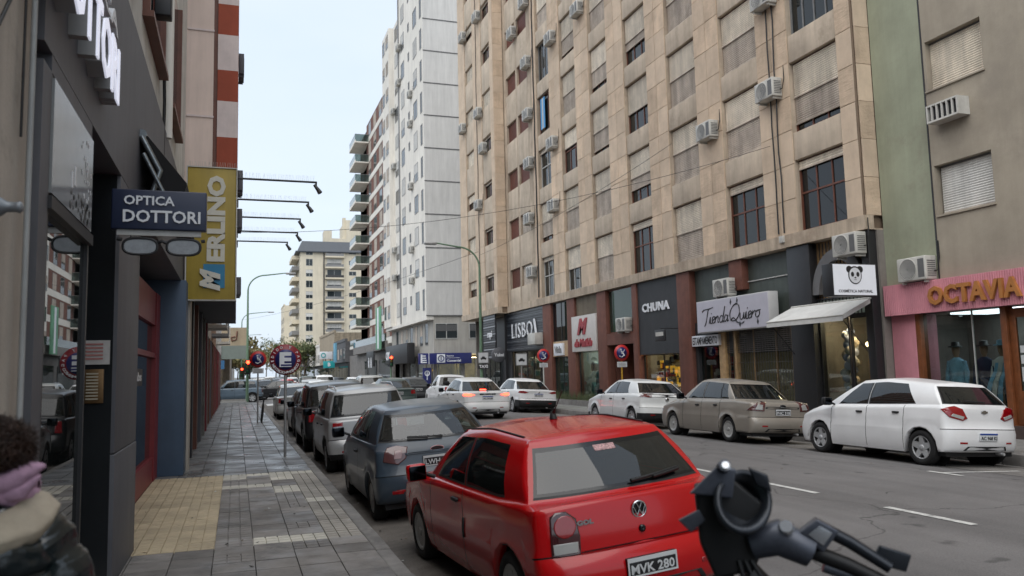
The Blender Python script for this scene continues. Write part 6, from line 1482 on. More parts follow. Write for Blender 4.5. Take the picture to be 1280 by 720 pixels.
# balloons inside the cosmetics shop and warm bulbs
bal = [mat('balloon_%d' % k, tuple(min(q * 1.25, .85) for q in c), .25, var=0, coat=.3) for k, c in enumerate(((.45, .48, .62), (.62, .58, .5), (.5, .5, .52), (.3, .36, .55), (.6, .5, .4)))]
bm_ = bmesh.new(); bmesh.ops.create_uvsphere(bm_, u_segments=12, v_segments=8, radius=.13); me_ = bpy.data.meshes.new('balloon'); bm_.to_mesh(me_); bm_.free()
for p_ in me_.polygons: p_.use_smooth = True
B_ = thing('balloon_column', 'column of grey, cream and blue balloons inside the cosmetics shop window', 'balloons', (15.7, 17.5, .2))
random.seed(11)
for k in range(34):
    me2 = me_ if k >= 5 else None
    mm_ = _m['balloon_%d' % (k % 5)]
    key_ = 'bal%d' % (k % 5)
    if key_ not in WC: WC[key_] = me_.copy(); WC[key_].materials.append(mm_)
    o = inst('balloon', WC[key_], B_, (15.65 + random.uniform(-.07, .12), 17.55 + random.uniform(-.2, .2), .4 + k * .068)); s1 = random.uniform(.75, 1.15); o.scale = (s1, s1, s1)
def lamp_strip(x0, x1, y0_, y1_, z, col, e, label):
    t = thing('ceiling_lamp', label, 'lamp', ((x0 + x1) / 2, (y0_ + y1_) / 2, z)); b_ = MB(); b_.box(x0, x1, y0_, y1_, z, z + .04); part('tube', b_, mat('lamp_%s' % label[:6], col, .5, var=0, emit=col, estr=e), t)
lamp_strip(16.2, 16.6, 32.4, 34.4, 3.1, (.8, 1, .9), 12, 'greenish white lamp in the dress shop ceiling')
lamp_strip(15.55, 15.75, 16.4, 18.0, 3.12, (1, .76, .48), 22, 'warm lamp in the cosmetics shop ceiling')
lamp_strip(16.0, 16.3, 25.6, 28.0, 3.1, (1, .75, .4), 10, 'yellow lamp in the shop under the charcoal fascia')
lamp_strip(16.3, 17.5, 12.9, 14.8, 2.925, (.85, .92, 1), 1.6, 'dim white lamp in the clothes shop')  # added light to brighten the mannequins, no lamp is visible there
lamp_strip(16.2, 16.4, 39.5, 43.5, 3.1, (1, .85, .6), 8, 'pale lamp in the slatted shop')
lamp_strip(16.5, 28, 66.6, 67.2, 3.0, (1, .85, .55), 4, 'broad lamp in the corner bank hall')
for k, (y_, z_) in enumerate(((16.6, 2.25), (17.0, 2.3), (16.4, 2.4))):
    t = thing('pendant_bulb', ['round warm bulb nearest the balloons', 'round warm bulb in the middle of the cosmetics shop', 'round warm bulb by the black pillar'][k], 'lamp', (15.8, y_, z_), 'pendant bulbs'); b_ = MB(); b_.lathe([(.001, -.06), (.04, -.045), (.06, 0), (.04, .045), (.001, .06)], (15.8, y_, z_), 'z', 12); part('bulb', b_, mat('bulb_warm', (1, .8, .5), .5, var=0, emit=(1, .72, .4), estr=12), t); b_ = MB(); b_.tube([(15.8, y_, z_ + .06), (15.8, y_, 3.15)], .005, 4); part('cable', b_, M_blk, t)
t = thing('shop_shelf', 'light wooden shelf with small goods inside the cosmetics shop', 'shelf', (16.5, 16.6, .2)); b_ = MB()
for z_ in (.5, .9, 1.3, 1.7): b_.box(16.2, 16.5, 16.2, 17.4, z_, z_ + .04)
b_.box(16.2, 16.5, 16.15, 16.2, .16, 1.9); b_.box(16.2, 16.5, 17.4, 17.45, .16, 1.9); part('shelves', b_, M_woodl, t)
b_ = MB()
for z_ in (.54, .94, 1.34):
    for k in range(9): y_ = 16.25 + k * .13; b_.box(16.25, 16.33, y_, y_ + random.uniform(.04, .09), z_, z_ + random.uniform(.08, .22), k % 3)
part('goods', b_, [M_white, M_pink, M_brown], t)
# goods behind the other windows
random.seed(21)
gm_ = [mat('goods_yellow_glow', (.6, .32, .04), .6, emit=(1, .5, .05), estr=.35), mat('goods_red', (.4, .04, .04), .6), mat('goods_dark', (.05, .05, .06), .6), mat('goods_pale', (.5, .48, .44), .6), mat('goods_teal', (.06, .2, .2), .7), M_brown]  # yellow goods are no lamps; a warm glow is put into their colour
def goods(name, label, y0_, y1_, z0_, z1_, n, ms, x=15.7, sz=(.08, .3)):
    t = thing(name, label, 'shop goods', (x, (y0_ + y1_) / 2, z0_))
    b_ = MB()
    for k in range(n):
        y_, z_ = random.uniform(y0_, y1_), random.uniform(z0_, z1_); a, b = random.uniform(*sz), random.uniform(*sz); b_.bbox(x, x + .1 + random.random() * .3, y_, min(y_ + a, y1_), z_, z_ + b, .02, random.randrange(len(ms)))
    part('display', b_, ms, t, kind='stuff'); return t
goods('window_display', 'yellow lit garlands and goods in the window under the charcoal fascia', 25.4, 28.2, .4, 2.1, 60, [gm_[0], gm_[0], gm_[1], gm_[2], gm_[3]])
goods('window_display', 'dark clothes and a red item in the narrow window beside the wooden posts', 22.95, 24.2, .4, 2.2, 26, [gm_[2], gm_[1], gm_[3], gm_[2]])
goods('window_display', 'teal dresses and white flowers in the lit shop below the red script sign', 32.3, 34.4, .5, 1.9, 30, [gm_[4], gm_[4], gm_[3], gm_[2]], sz=(.1, .4))
goods('window_display', 'mixed pale goods in the slatted shop windows', 39, 43.8, .4, 2.4, 60, [gm_[2], gm_[3], gm_[5], gm_[4]])
goods('window_display', 'warm coloured posters in the corner bank windows', 66.2, 66.9, .5, 2.6, 1, [gm_[0]])
P_l = thing('low_planter', 'long low planter of green grasses below the two lit shop windows', 'planter', (14.85, 35, .15)); b_ = MB(); b_.box(14.8, 15.1, 32.3, 37.4, .15, .4); part('trough', b_, M_conc, P_l); b_ = MB()
for k in range(900):
    y_ = random.uniform(32.3, 37.4); x_ = random.uniform(14.82, 15.08); h_ = random.uniform(.15, .5); a = random.uniform(-.12, .12); c = random.uniform(-.12, .12); b_.add([(x_, y_ - .01, .4), (x_, y_ + .01, .4), (x_ + a, y_ + c, .4 + h_)], [(0, 1, 2)])
part('grass', b_, mat('planter_grass', (.09, .11, .04), .8, var=.3, scale=8), P_l, kind='stuff')
# mannequins
def mannequin(label, x, y, hat, top, legs_, skirtw=.2):
    t = thing('mannequin', label, 'mannequin', (x, y, .45), 'mannequins in the clothes shop window')
    M_skin = mat('mannequin_skin', (.35, .22, .15), .5)
    def loft(name, rings, m, n=16):
        b_ = MB(); vs = []; 
        for z_, rx, ry, ox in rings:
            for k in range(n): a = 2 * pi * k / n; vs.append((x + ox + rx * cos(a) * 1.0, y + ry * sin(a), z_))
        fs = [(i * n + k, i * n + (k + 1) % n, (i + 1) * n + (k + 1) % n, (i + 1) * n + k) for i in range(len(rings) - 1) for k in range(n)]
        b_.add(vs, fs, 0, True); b_.add(vs[-n:], [tuple(range(n))]); return part(name, b_, m, t)
    loft('body', [(.75, .06, .08, 0), (1.3, .08, .1, 0), (1.85, .05, .05, 0), (1.93, .05, .05, 0), (1.98, .075, .065, 0), (2.08, .1, .075, 0), (2.17, .09, .07, 0), (2.21, .04, .04, 0)], M_skin)
    loft('jacket', [(1.2, .13, .22, 0), (1.3, .12, .2, 0), (1.45, .11, .18, 0), (1.65, .12, .21, 0), (1.8, .11, .22, 0), (1.86, .07, .12, 0), (1.89, .05, .06, 0)], top)
    for s1 in (-1, 1):
        b_ = MB(); b_.tube([(x, y + s1 * .19, 1.8), (x, y + s1 * .26, 1.55), (x - .04, y + s1 * .27, 1.28), (x - .06, y + s1 * .26, 1.18)], [.06, .055, .045, .04], 8); part('sleeve', b_, top, t)
        b_ = MB(); b_.tube([(x, y + s1 * .09, 1.25), (x, y + s1 * .1, .85), (x, y + s1 * .1, .46)], [.1, .08, .06], 8); part('trouser_leg', b_, legs_, t)
    if hat:
        loft('hat', [(2.13, .17, .15, 0), (2.15, .17, .15, 0), (2.16, .1, .09, 0), (2.25, .09, .08, 0), (2.26, .02, .02, 0)], hat)
    return t
M_lb = mat('light_blue_cloth', (.25, .45, .62), .8, var=.3, scale=9); M_nvy = mat('navy_cloth', (.02, .03, .08), .8); M_jean = mat('denim', (.05, .08, .14), .9, var=.2, scale=9); M_wcl = mat('white_cloth', (.6, .6, .6), .9, var=.15, scale=6)
mannequin('mannequin in a light blue and white jumper with dark cap, nearest the pink pilaster', 16.05, 14.5, M_blk, M_lb, M_jean)
mannequin('mannequin in a dark navy blazer over a white shirt, in the middle', 16.05, 13.75, M_blk, M_nvy, M_nvy); 
mannequin('mannequin in white top with a light blue hat, beside the hanging flag', 16.05, 13.3, M_lb, M_wcl, M_jean)
F2 = thing('flag', 'light blue and white draped flag hanging inside the clothes shop window', 'flag', (15.75, 13.1, .5)); b_ = MB()
for k in range(3):
    for q in range(6):
        a, b = q / 6, (q + 1) / 6; w0, w1 = .09 + .1 * a, .09 + .1 * b
        o1, o2 = .03 * sin(q * 2.), .03 * sin(q * 2. + 2)
        b_.quad((15.72 + o1, 12.95 + k * w0 + .25 * a, 1.75 - 1.2 * a), (15.72 + o1 + .02, 12.95 + (k + 1) * w0 + .25 * a, 1.75 - 1.2 * a), (15.72 + o2 + .02, 12.95 + (k + 1) * w1 + .25 * b, 1.75 - 1.2 * b), (15.72 + o2, 12.95 + k * w1 + .25 * b, 1.75 - 1.2 * b), k % 2)
part('cloth', b_, [mat('flag_blue', (.2, .42, .62), .8), M_wcl], F2)
# ------------------------------------------------------------ left signs
s_ = signbox('optician_sign', 'dark navy hanging sign with white letters OPTICA DOTTORI', -.94, -.24, 6.86, 6.94, 3.03, 3.35, mat('navy_dark_sign', (.018, .026, .06), .4, var=.05))
text('OPTICA', s_, M_letw, w=.37, h=.075, ext=.012, bold=.02, at=(-.85, 6.86, 3.225)); text('DOTTORI', s_, M_letw, w=.57, h=.10, ext=.012, bold=.02, at=(-.855, 6.86, 3.085))
g_ = MB(); g_.box(-.9, -.28, 6.885, 6.915, 2.985, 3.03); part('clear_strip', g_, M_framew, s_)
S2 = thing('spectacles_sign', 'big black spectacles hanging below the optician sign', 'sign', (-.57, 6.9, 2.83))
for k, x_ in enumerate((-.73, -.41)):
    b_ = MB(); pts = []
    for q in range(25):
        a = 2 * pi * q / 24; ex = .125 * (abs(cos(a)) ** .7) * (1 if cos(a) > 0 else -1); ez = .065 * (abs(sin(a)) ** .75) * (1 if sin(a) > 0 else -1); pts.append((x_ + ex, 6.9, 2.9 + ez))
    b_.tube(pts, .011, 6, caps=False); o = part('rim', b_, M_blk, S2); g_ = MB(); g_.prism([(p[0], 6.897, p[2]) for p in pts[:-1]], (0, .006, 0)); sub('lens', g_, mat('lens_etched', (.3, .32, .34), .2, var=.15, scale=20), o)
b_ = MB(); b_.tube([(-.6, 6.9, 2.93), (-.57, 6.89, 2.945), (-.54, 6.9, 2.93)], .014, 6); b_.tube([(-.86, 6.9, 2.95), (-.9, 6.9, 2.955)], .014, 6); b_.tube([(-.28, 6.9, 2.95), (-.25, 6.9, 2.955)], .014, 6); part('bridge', b_, M_blk, S2)
b_ = MB(); b_.tube([(-.8, 6.9, 2.96), (-.8, 6.9, 3.0)], .005, 4); b_.tube([(-.34, 6.9, 2.96), (-.34, 6.9, 3.0)], .005, 4); part('hanger', b_, M_blk, S2)
S3 = thing('yellow_sign', 'tall olive yellow sign with vertical white letters MERLINO', 'sign', (-.45, 16, 3.3)); b_ = MB(); b_.bbox(-.9, -.03, 15.95, 16.1, 3.3, 5.82, .015); part('panel', b_, mat('olive_yellow', (.40, .29, .045), .5, var=.12, scale=2, streak=.15), S3)
b_ = MB(); b_.box(-.92, -.9, 15.93, 16.12, 3.28, 5.84); b_.box(-.03, -.01, 15.93, 16.12, 3.28, 5.84); b_.box(-.9, -.03, 15.93, 16.12, 5.82, 5.84); b_.box(-.9, -.03, 15.93, 16.12, 3.28, 3.3); part('metal_edge', b_, M_ac, S3)
FV = (Z3, -X3)
text('ERLINO', S3, mat('letters_cream', (.62, .6, .52), .5, var=.05), w=1.65, h=.33, ext=.02, bold=.05, frame=FV, at=(-.22, 15.95, 4.02)); 
b_ = MB(); b_.box(-.6, -.22, 15.935, 15.95, 3.52, 3.97); b2_ = part('blue_square', b_, mat('blue_print', (.03, .2, .36), .5), S3)
t_ = textmesh('M', w=.42, h=.36, ext=.03, bold=.07, shear=.3, frame=FV, at=(-.3, 15.935, 3.46)); sub('white_m', t_, _m['letters_cream'], b2_)
b_ = MB()
for k in range(26): x_ = -.88 + k * .034; b_.tube([(x_, 16.02, 5.84), (x_ + random.uniform(-.02, .02), 16.0, 5.95)], .003, 3)
part('bird_spikes', b_, M_ac, S3, kind='stuff')
S4 = thing('facade_lettering', 'large lit white block letters of DOTTORI standing off the dark facade', 'sign', (-.95, 5.9, 3.95))
ys_ = 4.35
t_ = textmesh('DOTTORI', w=2.15, h=.42, ext=.10, bold=.02, frame=FL, at=(-.95, 4.22, 3.86)); part('letter_bodies', t_, mat('letter_sides', (.3, .3, .3), .5), S4)
t_ = textmesh('DOTTORI', w=2.15, h=.42, ext=.012, bold=.02, frame=FL, at=(-.849, 4.22, 3.86)); part('lit_faces', t_, mat('lit_letters', (.75, .76, .85), .5, var=0, emit=(.82, .85, 1), estr=.28), S4)
t_ = textmesh('OPTICA', w=1.9, h=.16, ext=.05, bold=.02, frame=FL, at=(-.95, 4.8, 4.5)); part('small_letters', t_, M_letw, S4)
S5 = thing('folded_awning', 'black folded awning with metal arms above the spectacles sign', 'awning', (-.9, 8.5, 3.5)); b_ = MB()
b_.prism([(-.95, 8.75, 4.3), (-.9, 8.75, 4.35), (-.5, 8.75, 3.85), (-.55, 8.75, 3.6), (-.7, 8.75, 3.55)], (0, 2.4, 0)); part('fabric', b_, mat('black_fabric', (.008, .008, .009), .9, var=.2), S5, fix=True)
b_ = MB(); b_.tube([(-.93, 8.7, 4.3), (-.75, 8.68, 3.95), (-.85, 8.68, 3.6)], .03, 8); b_.tube([(-.9, 8.6, 4.1), (-.68, 8.6, 3.65)], .022, 6); b_.tube([(-.93, 8.7, 4.33), (-.93, 11.2, 4.33)], .05, 8); part('arms', b_, mat('arm_metal', (.2, .22, .23), .35, .8, var=.2, scale=20), S5)
# spotlight arms
for k, (y_, l_) in enumerate(((17.45, 1.62), (19.55, 1.63), (21.75, 1.6), (23.9, 1.68), (25.7, 1.5))):
    lab = ['nearest and highest', 'second nearest', 'middle', 'second farthest', 'farthest and lowest'][k]
    t = thing('spotlight_arm', '%s black spotlight arm with bird spikes reaching out from the striped building' % lab, 'street lamp', (0, y_, 6), 'spotlight arms')
    b_ = MB(); b_.tube([(-.02, y_, 6.0), (l_, y_, 6.0)], .022, 6); b_.tube([(-.0, y_, 6.0), (.0, y_ + .01, 5.8)], .015, 5); part('arm', b_, M_blk, t)
    b_ = MB(); b_.tube([(l_ - .02, y_, 6.0), (l_ - .02, y_, 5.9)], .02, 6); b_.tube([(l_ - .06, y_ - .01, 5.94), (l_ + .02, y_ - .03, 5.83), (l_ + .06, y_ - .05, 5.76)], [.03, .045, .055], 10); part('spotlight', b_, M_blk, t)
    b_ = MB()
    for q in range(34): x_ = .05 + q * .045; b_.tube([(x_, y_, 6.02), (x_ + random.uniform(-.03, .03), y_ + random.uniform(-.02, .02), 6.14)], .0022, 3)
    part('bird_spikes', b_, M_ac, t, kind='stuff')
# ------------------------------------------------------------ poles, signs and lights
M_lg = mat('lamp_post_green', (.13, .22, .14), .6, var=.2, scale=2, streak=.2); M_galv = mat('galvanised', (.33, .33, .33), .5, .5, var=.2, scale=6)
def streetlamp(x, y, h, reach, label, big=.075):
    t = thing('street_lamp', label, 'street lamp', (x, y, .15), 'street lamps', world=False); s1 = 1 if reach > 0 else -1; R = 1.2
    b_ = MB(); pts = [(0, 0, 0), (0, 0, 1.2), (0, 0, h * .6), (0, 0, h - R)] + [(s1 * R * (1 - cos(a)), 0, h - R + R * sin(a) * .95) for a in [pi / 2 * k / 8 for k in range(1, 9)]] + [(reach, 0, h + .12)]
    b_.tube(pts, [big * 1.3, big * 1.2, big, big * .8] + [big * .65] * 8 + [big * .5], 10); part('pole', b_, M_lg, t)
    b_ = MB(); b_.bbox(min(reach, reach + s1 * .7), max(reach, reach + s1 * .7), -.13, .13, h + .02, h + .16, .05); part('lamp_head', b_, M_galv, t); return t
streetlamp(12.65, 42, 8.55, -2.4, 'green curved street lamp post standing before the corner of the tan building')
streetlamp(.75, 60, 9.0, 2.6, 'green street lamp post on the left beyond the parked cars'); streetlamp(.6, 101, 9.3, 3.0, 'thinner green street lamp post further down on the left'); streetlamp(.6, 160, 9.5, 3.2, 'faint farthest street lamp on the left')
def roundsign(x, y, z, r, label, pole_m, style, hbase=.15):
    t = thing('traffic_sign', label, 'traffic sign', (x, y, hbase))
    b_ = MB(); b_.tube([(x, y + .03, hbase), (x, y + .03, z + r * .6)], .03, 10); part('pole', b_, pole_m, t)
    b_ = MB(); b_.lathe([(.001, y - .01), (r, y - .01), (r, y + .005), (.001, y + .005)], (x, 0, z), 'y', 36); 
    if style == 'E':
        o = part('red_disc', b_, mat('sign_red_dark', (.24, .02, .03), .4, var=.15, scale=8), t)
        b_ = MB(); b_.lathe([(.001, y - .014), (r * .66, y - .014), (r * .66, y - .0105)], (x, 0, z), 'y', 32); sub('navy_disc', b_, M_navy, o)
        t_ = textmesh('E', w=r * .75, h=r * .95, ext=.003, bold=.05, at=(x, y - .0145, z - r * .47), align='c'); sub('letter', t_, M_letw, o)
        b_ = MB(); b_.box(x - .1, x + .13, y - .019, y - .0178, z - r * .42, z - r * .30); sub('small_print', b_, M_navy, o)
        def arc(word, a0, a1, up_):
            cu = []
            for k, ch_ in enumerate(word):
                if ch_ == ' ': continue
                a = a0 + (a1 - a0) * k / max(1, len(word) - 1); rad = r * .83
                cx2, cz2 = x + rad * cos(a), z + rad * sin(a)
                if up_: ux = Vector((sin(a), 0, -cos(a))); uy = Vector((cos(a), 0, sin(a)))
                else: ux = Vector((-sin(a), 0, cos(a))); uy = Vector((-cos(a), 0, -sin(a)))
                m_ = textmesh(ch_, h=r * .17, ext=.002, bold=.02, frame=(ux, uy), at=Vector((cx2, y - .0105, cz2)) - uy * r * .085, align='c'); cu.append(m_)
            mm = MB()
            for m_ in cu: mm.add(m_.v, m_.f)
            sub('rim_lettering', mm, M_letw, o)
        arc('MEDIDO Y PAGO', radians(205), radians(-25), True); arc('ESTACIONAMIENTO', radians(215), radians(325), False)
    else:
        o = part('red_disc', b_, mat('sign_red', (.5, .03, .03), .4, var=.08), t)
        b_ = MB(); b_.lathe([(.001, y - .014), (r * .7, y - .014), (r * .7, y - .0105)], (x, 0, z), 'y', 32); sub('navy_disc', b_, M_navy, o)
        b_ = MB(); q = r / .3
        b_.tube([(x + .09 * cos(a) * q - .02 * q, y - .018, z - .06 * q + .09 * sin(a) * q) for a in [radians(-150 + 30 * k) for k in range(9)]], .016 * q, 5); b_.tube([(x - .03 * q, y - .018, z + .09 * q), (x - .01 * q, y - .018, z - .03 * q), (x + .07 * q, y - .018, z - .03 * q), (x + .11 * q, y - .018, z - .12 * q)], .018 * q, 5); b_.lathe([(.001, -.02), (.028 * q, -.02)], (x - .03 * q, y, z + .13 * q), 'y', 10)
        b_.tube([(x - .02 * q, y - .018, z + .04 * q), (x + .07 * q, y - .018, z + .04 * q), (x + .12 * q, y - .018, z + .12 * q)], .012 * q, 5)
        sub('wheelchair_symbol', b_, M_letw, o)
        b_ = MB(); b_.box(x - .2, x + .2, y - .01, y + .0, z - r - .22, z - r - .03); o2 = part('text_plate', b_, M_plate, t); b_ = MB()
        for k in range(3): b_.box(x - .15, x + .15, y - .013, y - .01, z - r - .19 + k * .05, z - r - .172 + k * .05)
        sub('text_lines', b_, M_frameg, o2)
    return t
roundsign(1.0, 17.85, 2.19, .33, 'round red and navy parking sign with a large white E', M_galv, 'E')
roundsign(.76, 30.9, 2.47, .3, 'round red wheelchair sign on the left pavement beside the leaning bicycle', M_galv, 'W')
M_yel = mat('pole_yellow', (.5, .28, .02), .5, var=.15)
roundsign(13.4, 26.6, 2.38, .3, 'round red wheelchair sign on a yellow pole before the brown entry', M_yel, 'W')
roundsign(13.3, 34.3, 2.47, .31, 'round red wheelchair sign on a white pole before the slatted shop', M_framew, 'W')
def taxi(x, y, z, label, w_=.55, pole=True, words=False):
    t = thing('taxi_sign', label, 'traffic sign', (x, y, .15)); 
    if pole: b_ = MB(); b_.tube([(x, y + .03, .15), (x, y + .03, z)], .03, 8); part('pole', b_, M_galv, t)
    b_ = MB(); b_.bbox(x - w_ / 2, x + w_ / 2, y - .015, y + .01, z - w_ / 2, z + w_ / 2, .01); o = part('plate', b_, M_frameg, t); b_ = MB(); b_.box(x - w_ * .44, x + w_ * .44, y - .02, y - .015, z - w_ * .44, z + w_ * .44); sub('white_field', b_, M_plate, o)
    b_ = MB(); b_.box(x - .16, x + .16, y - .025, y - .02, z - .08, z + .0); b_.prism([(x - .1, y - .025, z), (x + .1, y - .025, z), (x + .06, y - .025, z + .07), (x - .06, y - .025, z + .07)], (0, .005, 0)); b_.box(x - .13, x - .07, y - .025, y - .02, z - .11, z - .08); b_.box(x + .07, x + .13, y - .025, y - .02, z - .11, z - .08); sub('car_symbol', b_, M_blk, o)
    if words:
        b_ = MB(); b_.box(x - .3, x + .3, y - .015, y + .01, z - w_ / 2 - .3, z - w_ / 2 - .04); o = part('word_plate', b_, M_blk, t); sub('word', textmesh('TAXI', w=.5, h=.17, ext=.004, bold=.03, at=(x, y - .015, z - w_ / 2 - .25), align='c'), M_letw, o)
taxi(13.3, 37.3, 2.35, 'square taxi stand sign with a car symbol before the slatted shop', .6); taxi(12.72, 41.85, 2.55, 'square car symbol sign with TAXI below it on the green lamp post', .6, False, True)
def trafficlight(x, y, z, label, lit=True):
    t = thing('traffic_light', label, 'traffic light', (x, y, .15), 'traffic lights'); b_ = MB(); b_.tube([(x, y, .15), (x, y, z + .2)], .06, 8); part('pole', b_, M_lg, t)
    b_ = MB(); b_.bbox(x - .16, x + .16, y - .3, y - .08, z - .75, z + .22, .03); o = part('signal_box', b_, M_blk, t)
    for k, (c, e) in enumerate((((1, .03, .01), 9), ((.12, .08, .01), 0), ((.01, .08, .03), 0))):
        b_ = MB(); b_.lathe([(.001, -.31), (.1, -.305), (.11, -.3)], (x, y, z + .05 - k * .3), 'y', 16); sub('lamp', b_, mat('signal_%d' % k, c, .3, var=0, emit=c if e else None, estr=e), o)
        b_ = MB(); b_.lathe([(.12, -.3), (.12, -.45)], (x, y, z + .05 - k * .3), 'y', 12, arc=(-.2, pi + .2)); sub('hood', b_, M_blk, o)
trafficlight(.75, 57.0, 2.75, 'red traffic light on the left beyond the parked cars'); trafficlight(12.7, 69.4, 3.13, 'red traffic light before the white tower corner'); trafficlight(.6, 92, 2.6, 'small far red traffic light on the left')
# ------------------------------------------------------------ wires
def wire(pts, sag, label, r_=.009):
    a, b = Vector(pts[0]), Vector(pts[1]); w = MB(); w.tube([a.lerp(b, k / 16) - Z3 * sag * 4 * (k / 16) * (1 - k / 16) for k in range(17)], r_, 4); o = part('overhead_wire', w, M_blk, None); tag(o, label, 'wire')
wire([(-.95, 30, 7), (15.0, 19.5, 8.3)], .8, 'thin overhead wire rising to the tan building near the second floor', .008)
wire([(12.65, 42, 8.2), (14.9, 24.9, 9.9)], .25, 'thin wire from the green lamp post along the tan facade', .008)
wire([(15.0, 16.2, 5.4), (15.0, 40, 5.3)], .1, 'sagging cable clipped along the slab above the shops', .012)
wire([(.5, 101, 8.6), (12.6, 42, 8.4)], .5, 'thin long wire across the sky to the green lamp post', .012)
for k, (y_, z0_, z1_) in enumerate(((19.05, 5.6, 20), (19.3, 5.6, 14), (38.95, 5.6, 29), (47.6, 5.6, 29))):
    x_ = 14.96 if y_ < 44 else 14.36
    w = MB(); z_ = z0_; pts = []
    while z_ < z1_: pts.append((x_ + random.uniform(-.015, .01), y_ + random.uniform(-.03, .03), z_)); z_ += .8
    w.tube(pts, .022 if k != 2 else .035, 5); o = part('cable_bundle', w, M_blk, None); tag(o, ['black cables down the tan pier beside the second window column', 'thinner cable close to the first bundle on the tan pier', 'dark pipe down the tan facade before the red shutters', 'dark pipe down the projecting end bay'][k], 'cable')
j = thing('junction_box', 'grey meter box where the black cables end on the slab edge', 'box', (14.95, 19.1, 5.3)); b_ = MB(); b_.bbox(14.88, 14.96, 19.02, 19.2, 5.32, 5.52, .01); part('box', b_, M_ac, j)
# ------------------------------------------------------------ bicycle on the left sign post
def bicycle(x, y, label, rz_=0.):
    t = thing('bicycle', label, 'bicycle', (x, y, .15), world=False); t.rotation_euler = (0, radians(6), rz_)
    for yy in (-.52, .52):
        w = MB(); w.tube([(0, yy + .33 * cos(a), .34 + .33 * sin(a)) for a in [2 * pi * k / 24 for k in range(25)]], .02, 6, caps=False); o = sub('wheel', w, M_tyre, t); w = MB()
        for k in range(12): a = 2 * pi * k / 12; w.tube([(0, yy, .34), (0, yy + .31 * cos(a), .34 + .31 * sin(a))], .002, 3)
        sub('spokes', w, M_chrome, o)
    f = MB()
    for a, b in (((0, -.52, .34), (0, -.1, .3)), ((0, -.1, .3), (0, -.2, .85)), ((0, -.52, .34), (0, -.18, .75)), ((0, -.18, .78), (0, .35, .82)), ((0, -.1, .3), (0, .38, .75)), ((0, .52, .34), (0, .34, .95))): f.tube([a, b], .018, 6)
    sub('frame', f, M_blk, t); f = MB(); f.bbox(-.07, .07, -.34, -.08, .86, .92, .03); sub('saddle', f, M_black, t); f = MB(); f.tube([(-.28, .28, 1.0), (-.1, .36, 1.0), (.1, .36, 1.0), (.28, .28, 1.0)], .014, 6); f.tube([(0, .36, 1.0), (0, .35, .9)], .014, 6); sub('handlebar', f, M_black, t); return t
bicycle(.9, 31.4, 'black bicycle leaning at the left wheelchair sign post')
# ------------------------------------------------------------ far trees
def tree(x, y, h, cr_, col, label, n=900, seed=0, dens=1.):
    rnd = random.Random(seed); t = thing('street_tree', label, 'tree', (x, y, .1), 'far street trees', world=False)
    b_ = MB(); b_.tube([(0, 0, 0), (.1, 0, h * .3), (0, .1, h * .55)], [.22, .16, .1], 7)
    for k in range(7): a = k * .9; b_.tube([(0, 0, h * (.3 + .04 * k)), (cr_ * .5 * cos(a), cr_ * .5 * sin(a), h * (.55 + .04 * k)), (cr_ * .8 * cos(a), cr_ * .8 * sin(a), h * (.7 + .03 * k))], [.08, .05, .02], 5)
    sub('trunk', b_, mat('bark', (.1, .08, .06), .9, var=.3), t); b_ = MB(); cl = [(rnd.gauss(0, .45) * cr_, rnd.gauss(0, .45) * cr_, h * (.68 + rnd.gauss(0, .13)), rnd.uniform(.25, .5) * cr_) for _ in range(26)]
    for k in range(n):
        c = rnd.choice(cl); p = Vector((c[0] + rnd.gauss(0, .5) * c[3], c[1] + rnd.gauss(0, .5) * c[3], c[2] + rnd.gauss(0, .4) * c[3])); s1 = rnd.uniform(.16, .38); u = Vector((rnd.gauss(0, 1), rnd.gauss(0, 1), rnd.gauss(0, 1))).normalized() * s1; v = u.orthogonal().normalized() * s1
        b_.add([p - u, p + v * .6, p + u, p - v * .6], [(0, 1, 2, 3)], rnd.randrange(2))
    sub('crown', b_, [mat('leaf_' + col, {'olive': (.13, .12, .045), 'green': (.06, .085, .03)}[col], .8, var=.4, scale=.5), mat('leaf2_' + col, {'olive': (.2, .16, .07), 'green': (.09, .1, .035)}[col], .8, var=.4, scale=.5)], t); return t
for k, (x, y, h, cr_, col) in enumerate(((12.6, 186, 9.5, 3.2, 'olive'), (12.3, 205, 10, 3.2, 'olive'), (12.6, 226, 11, 3.4, 'green'), (12.3, 250, 11, 3.6, 'olive'), (12.6, 280, 13, 4, 'olive'), (10.5, 310, 14, 5, 'green'), (2.2, 150, 6.5, 2.2, 'green'), (1.6, 190, 8, 2.6, 'green'), (1.0, 230, 10, 3.4, 'green'), (.5, 280, 12, 4, 'green'), (5, 340, 13, 5, 'green'), (-2, 350, 14, 6, 'green'), (8.5, 350, 13, 5, 'olive'), (12.9, 166, 9, 3.2, 'green'), (.9, 120, 7, 2.4, 'olive'))):
    tree(x, y, h, cr_, col, ['yellowish thin street tree', 'olive street tree', 'green leafy street tree'][k % 3] + [' nearest before the cream tower', ' second before the cream tower', ' third along the right kerb', ' fourth along the right kerb', ' fifth along the right kerb', ' far at the end of the right kerb', ' nearest on the far left pavement', ' second on the far left pavement', ' third on the far left pavement', ' fourth on the far left pavement', ' closing the street in the middle', ' closing the street at the left', ' closing the street at the right', ' right kerb, before all the other far trees', ' left kerb, nearest of the left trees'][k], seed=k, n=1500)
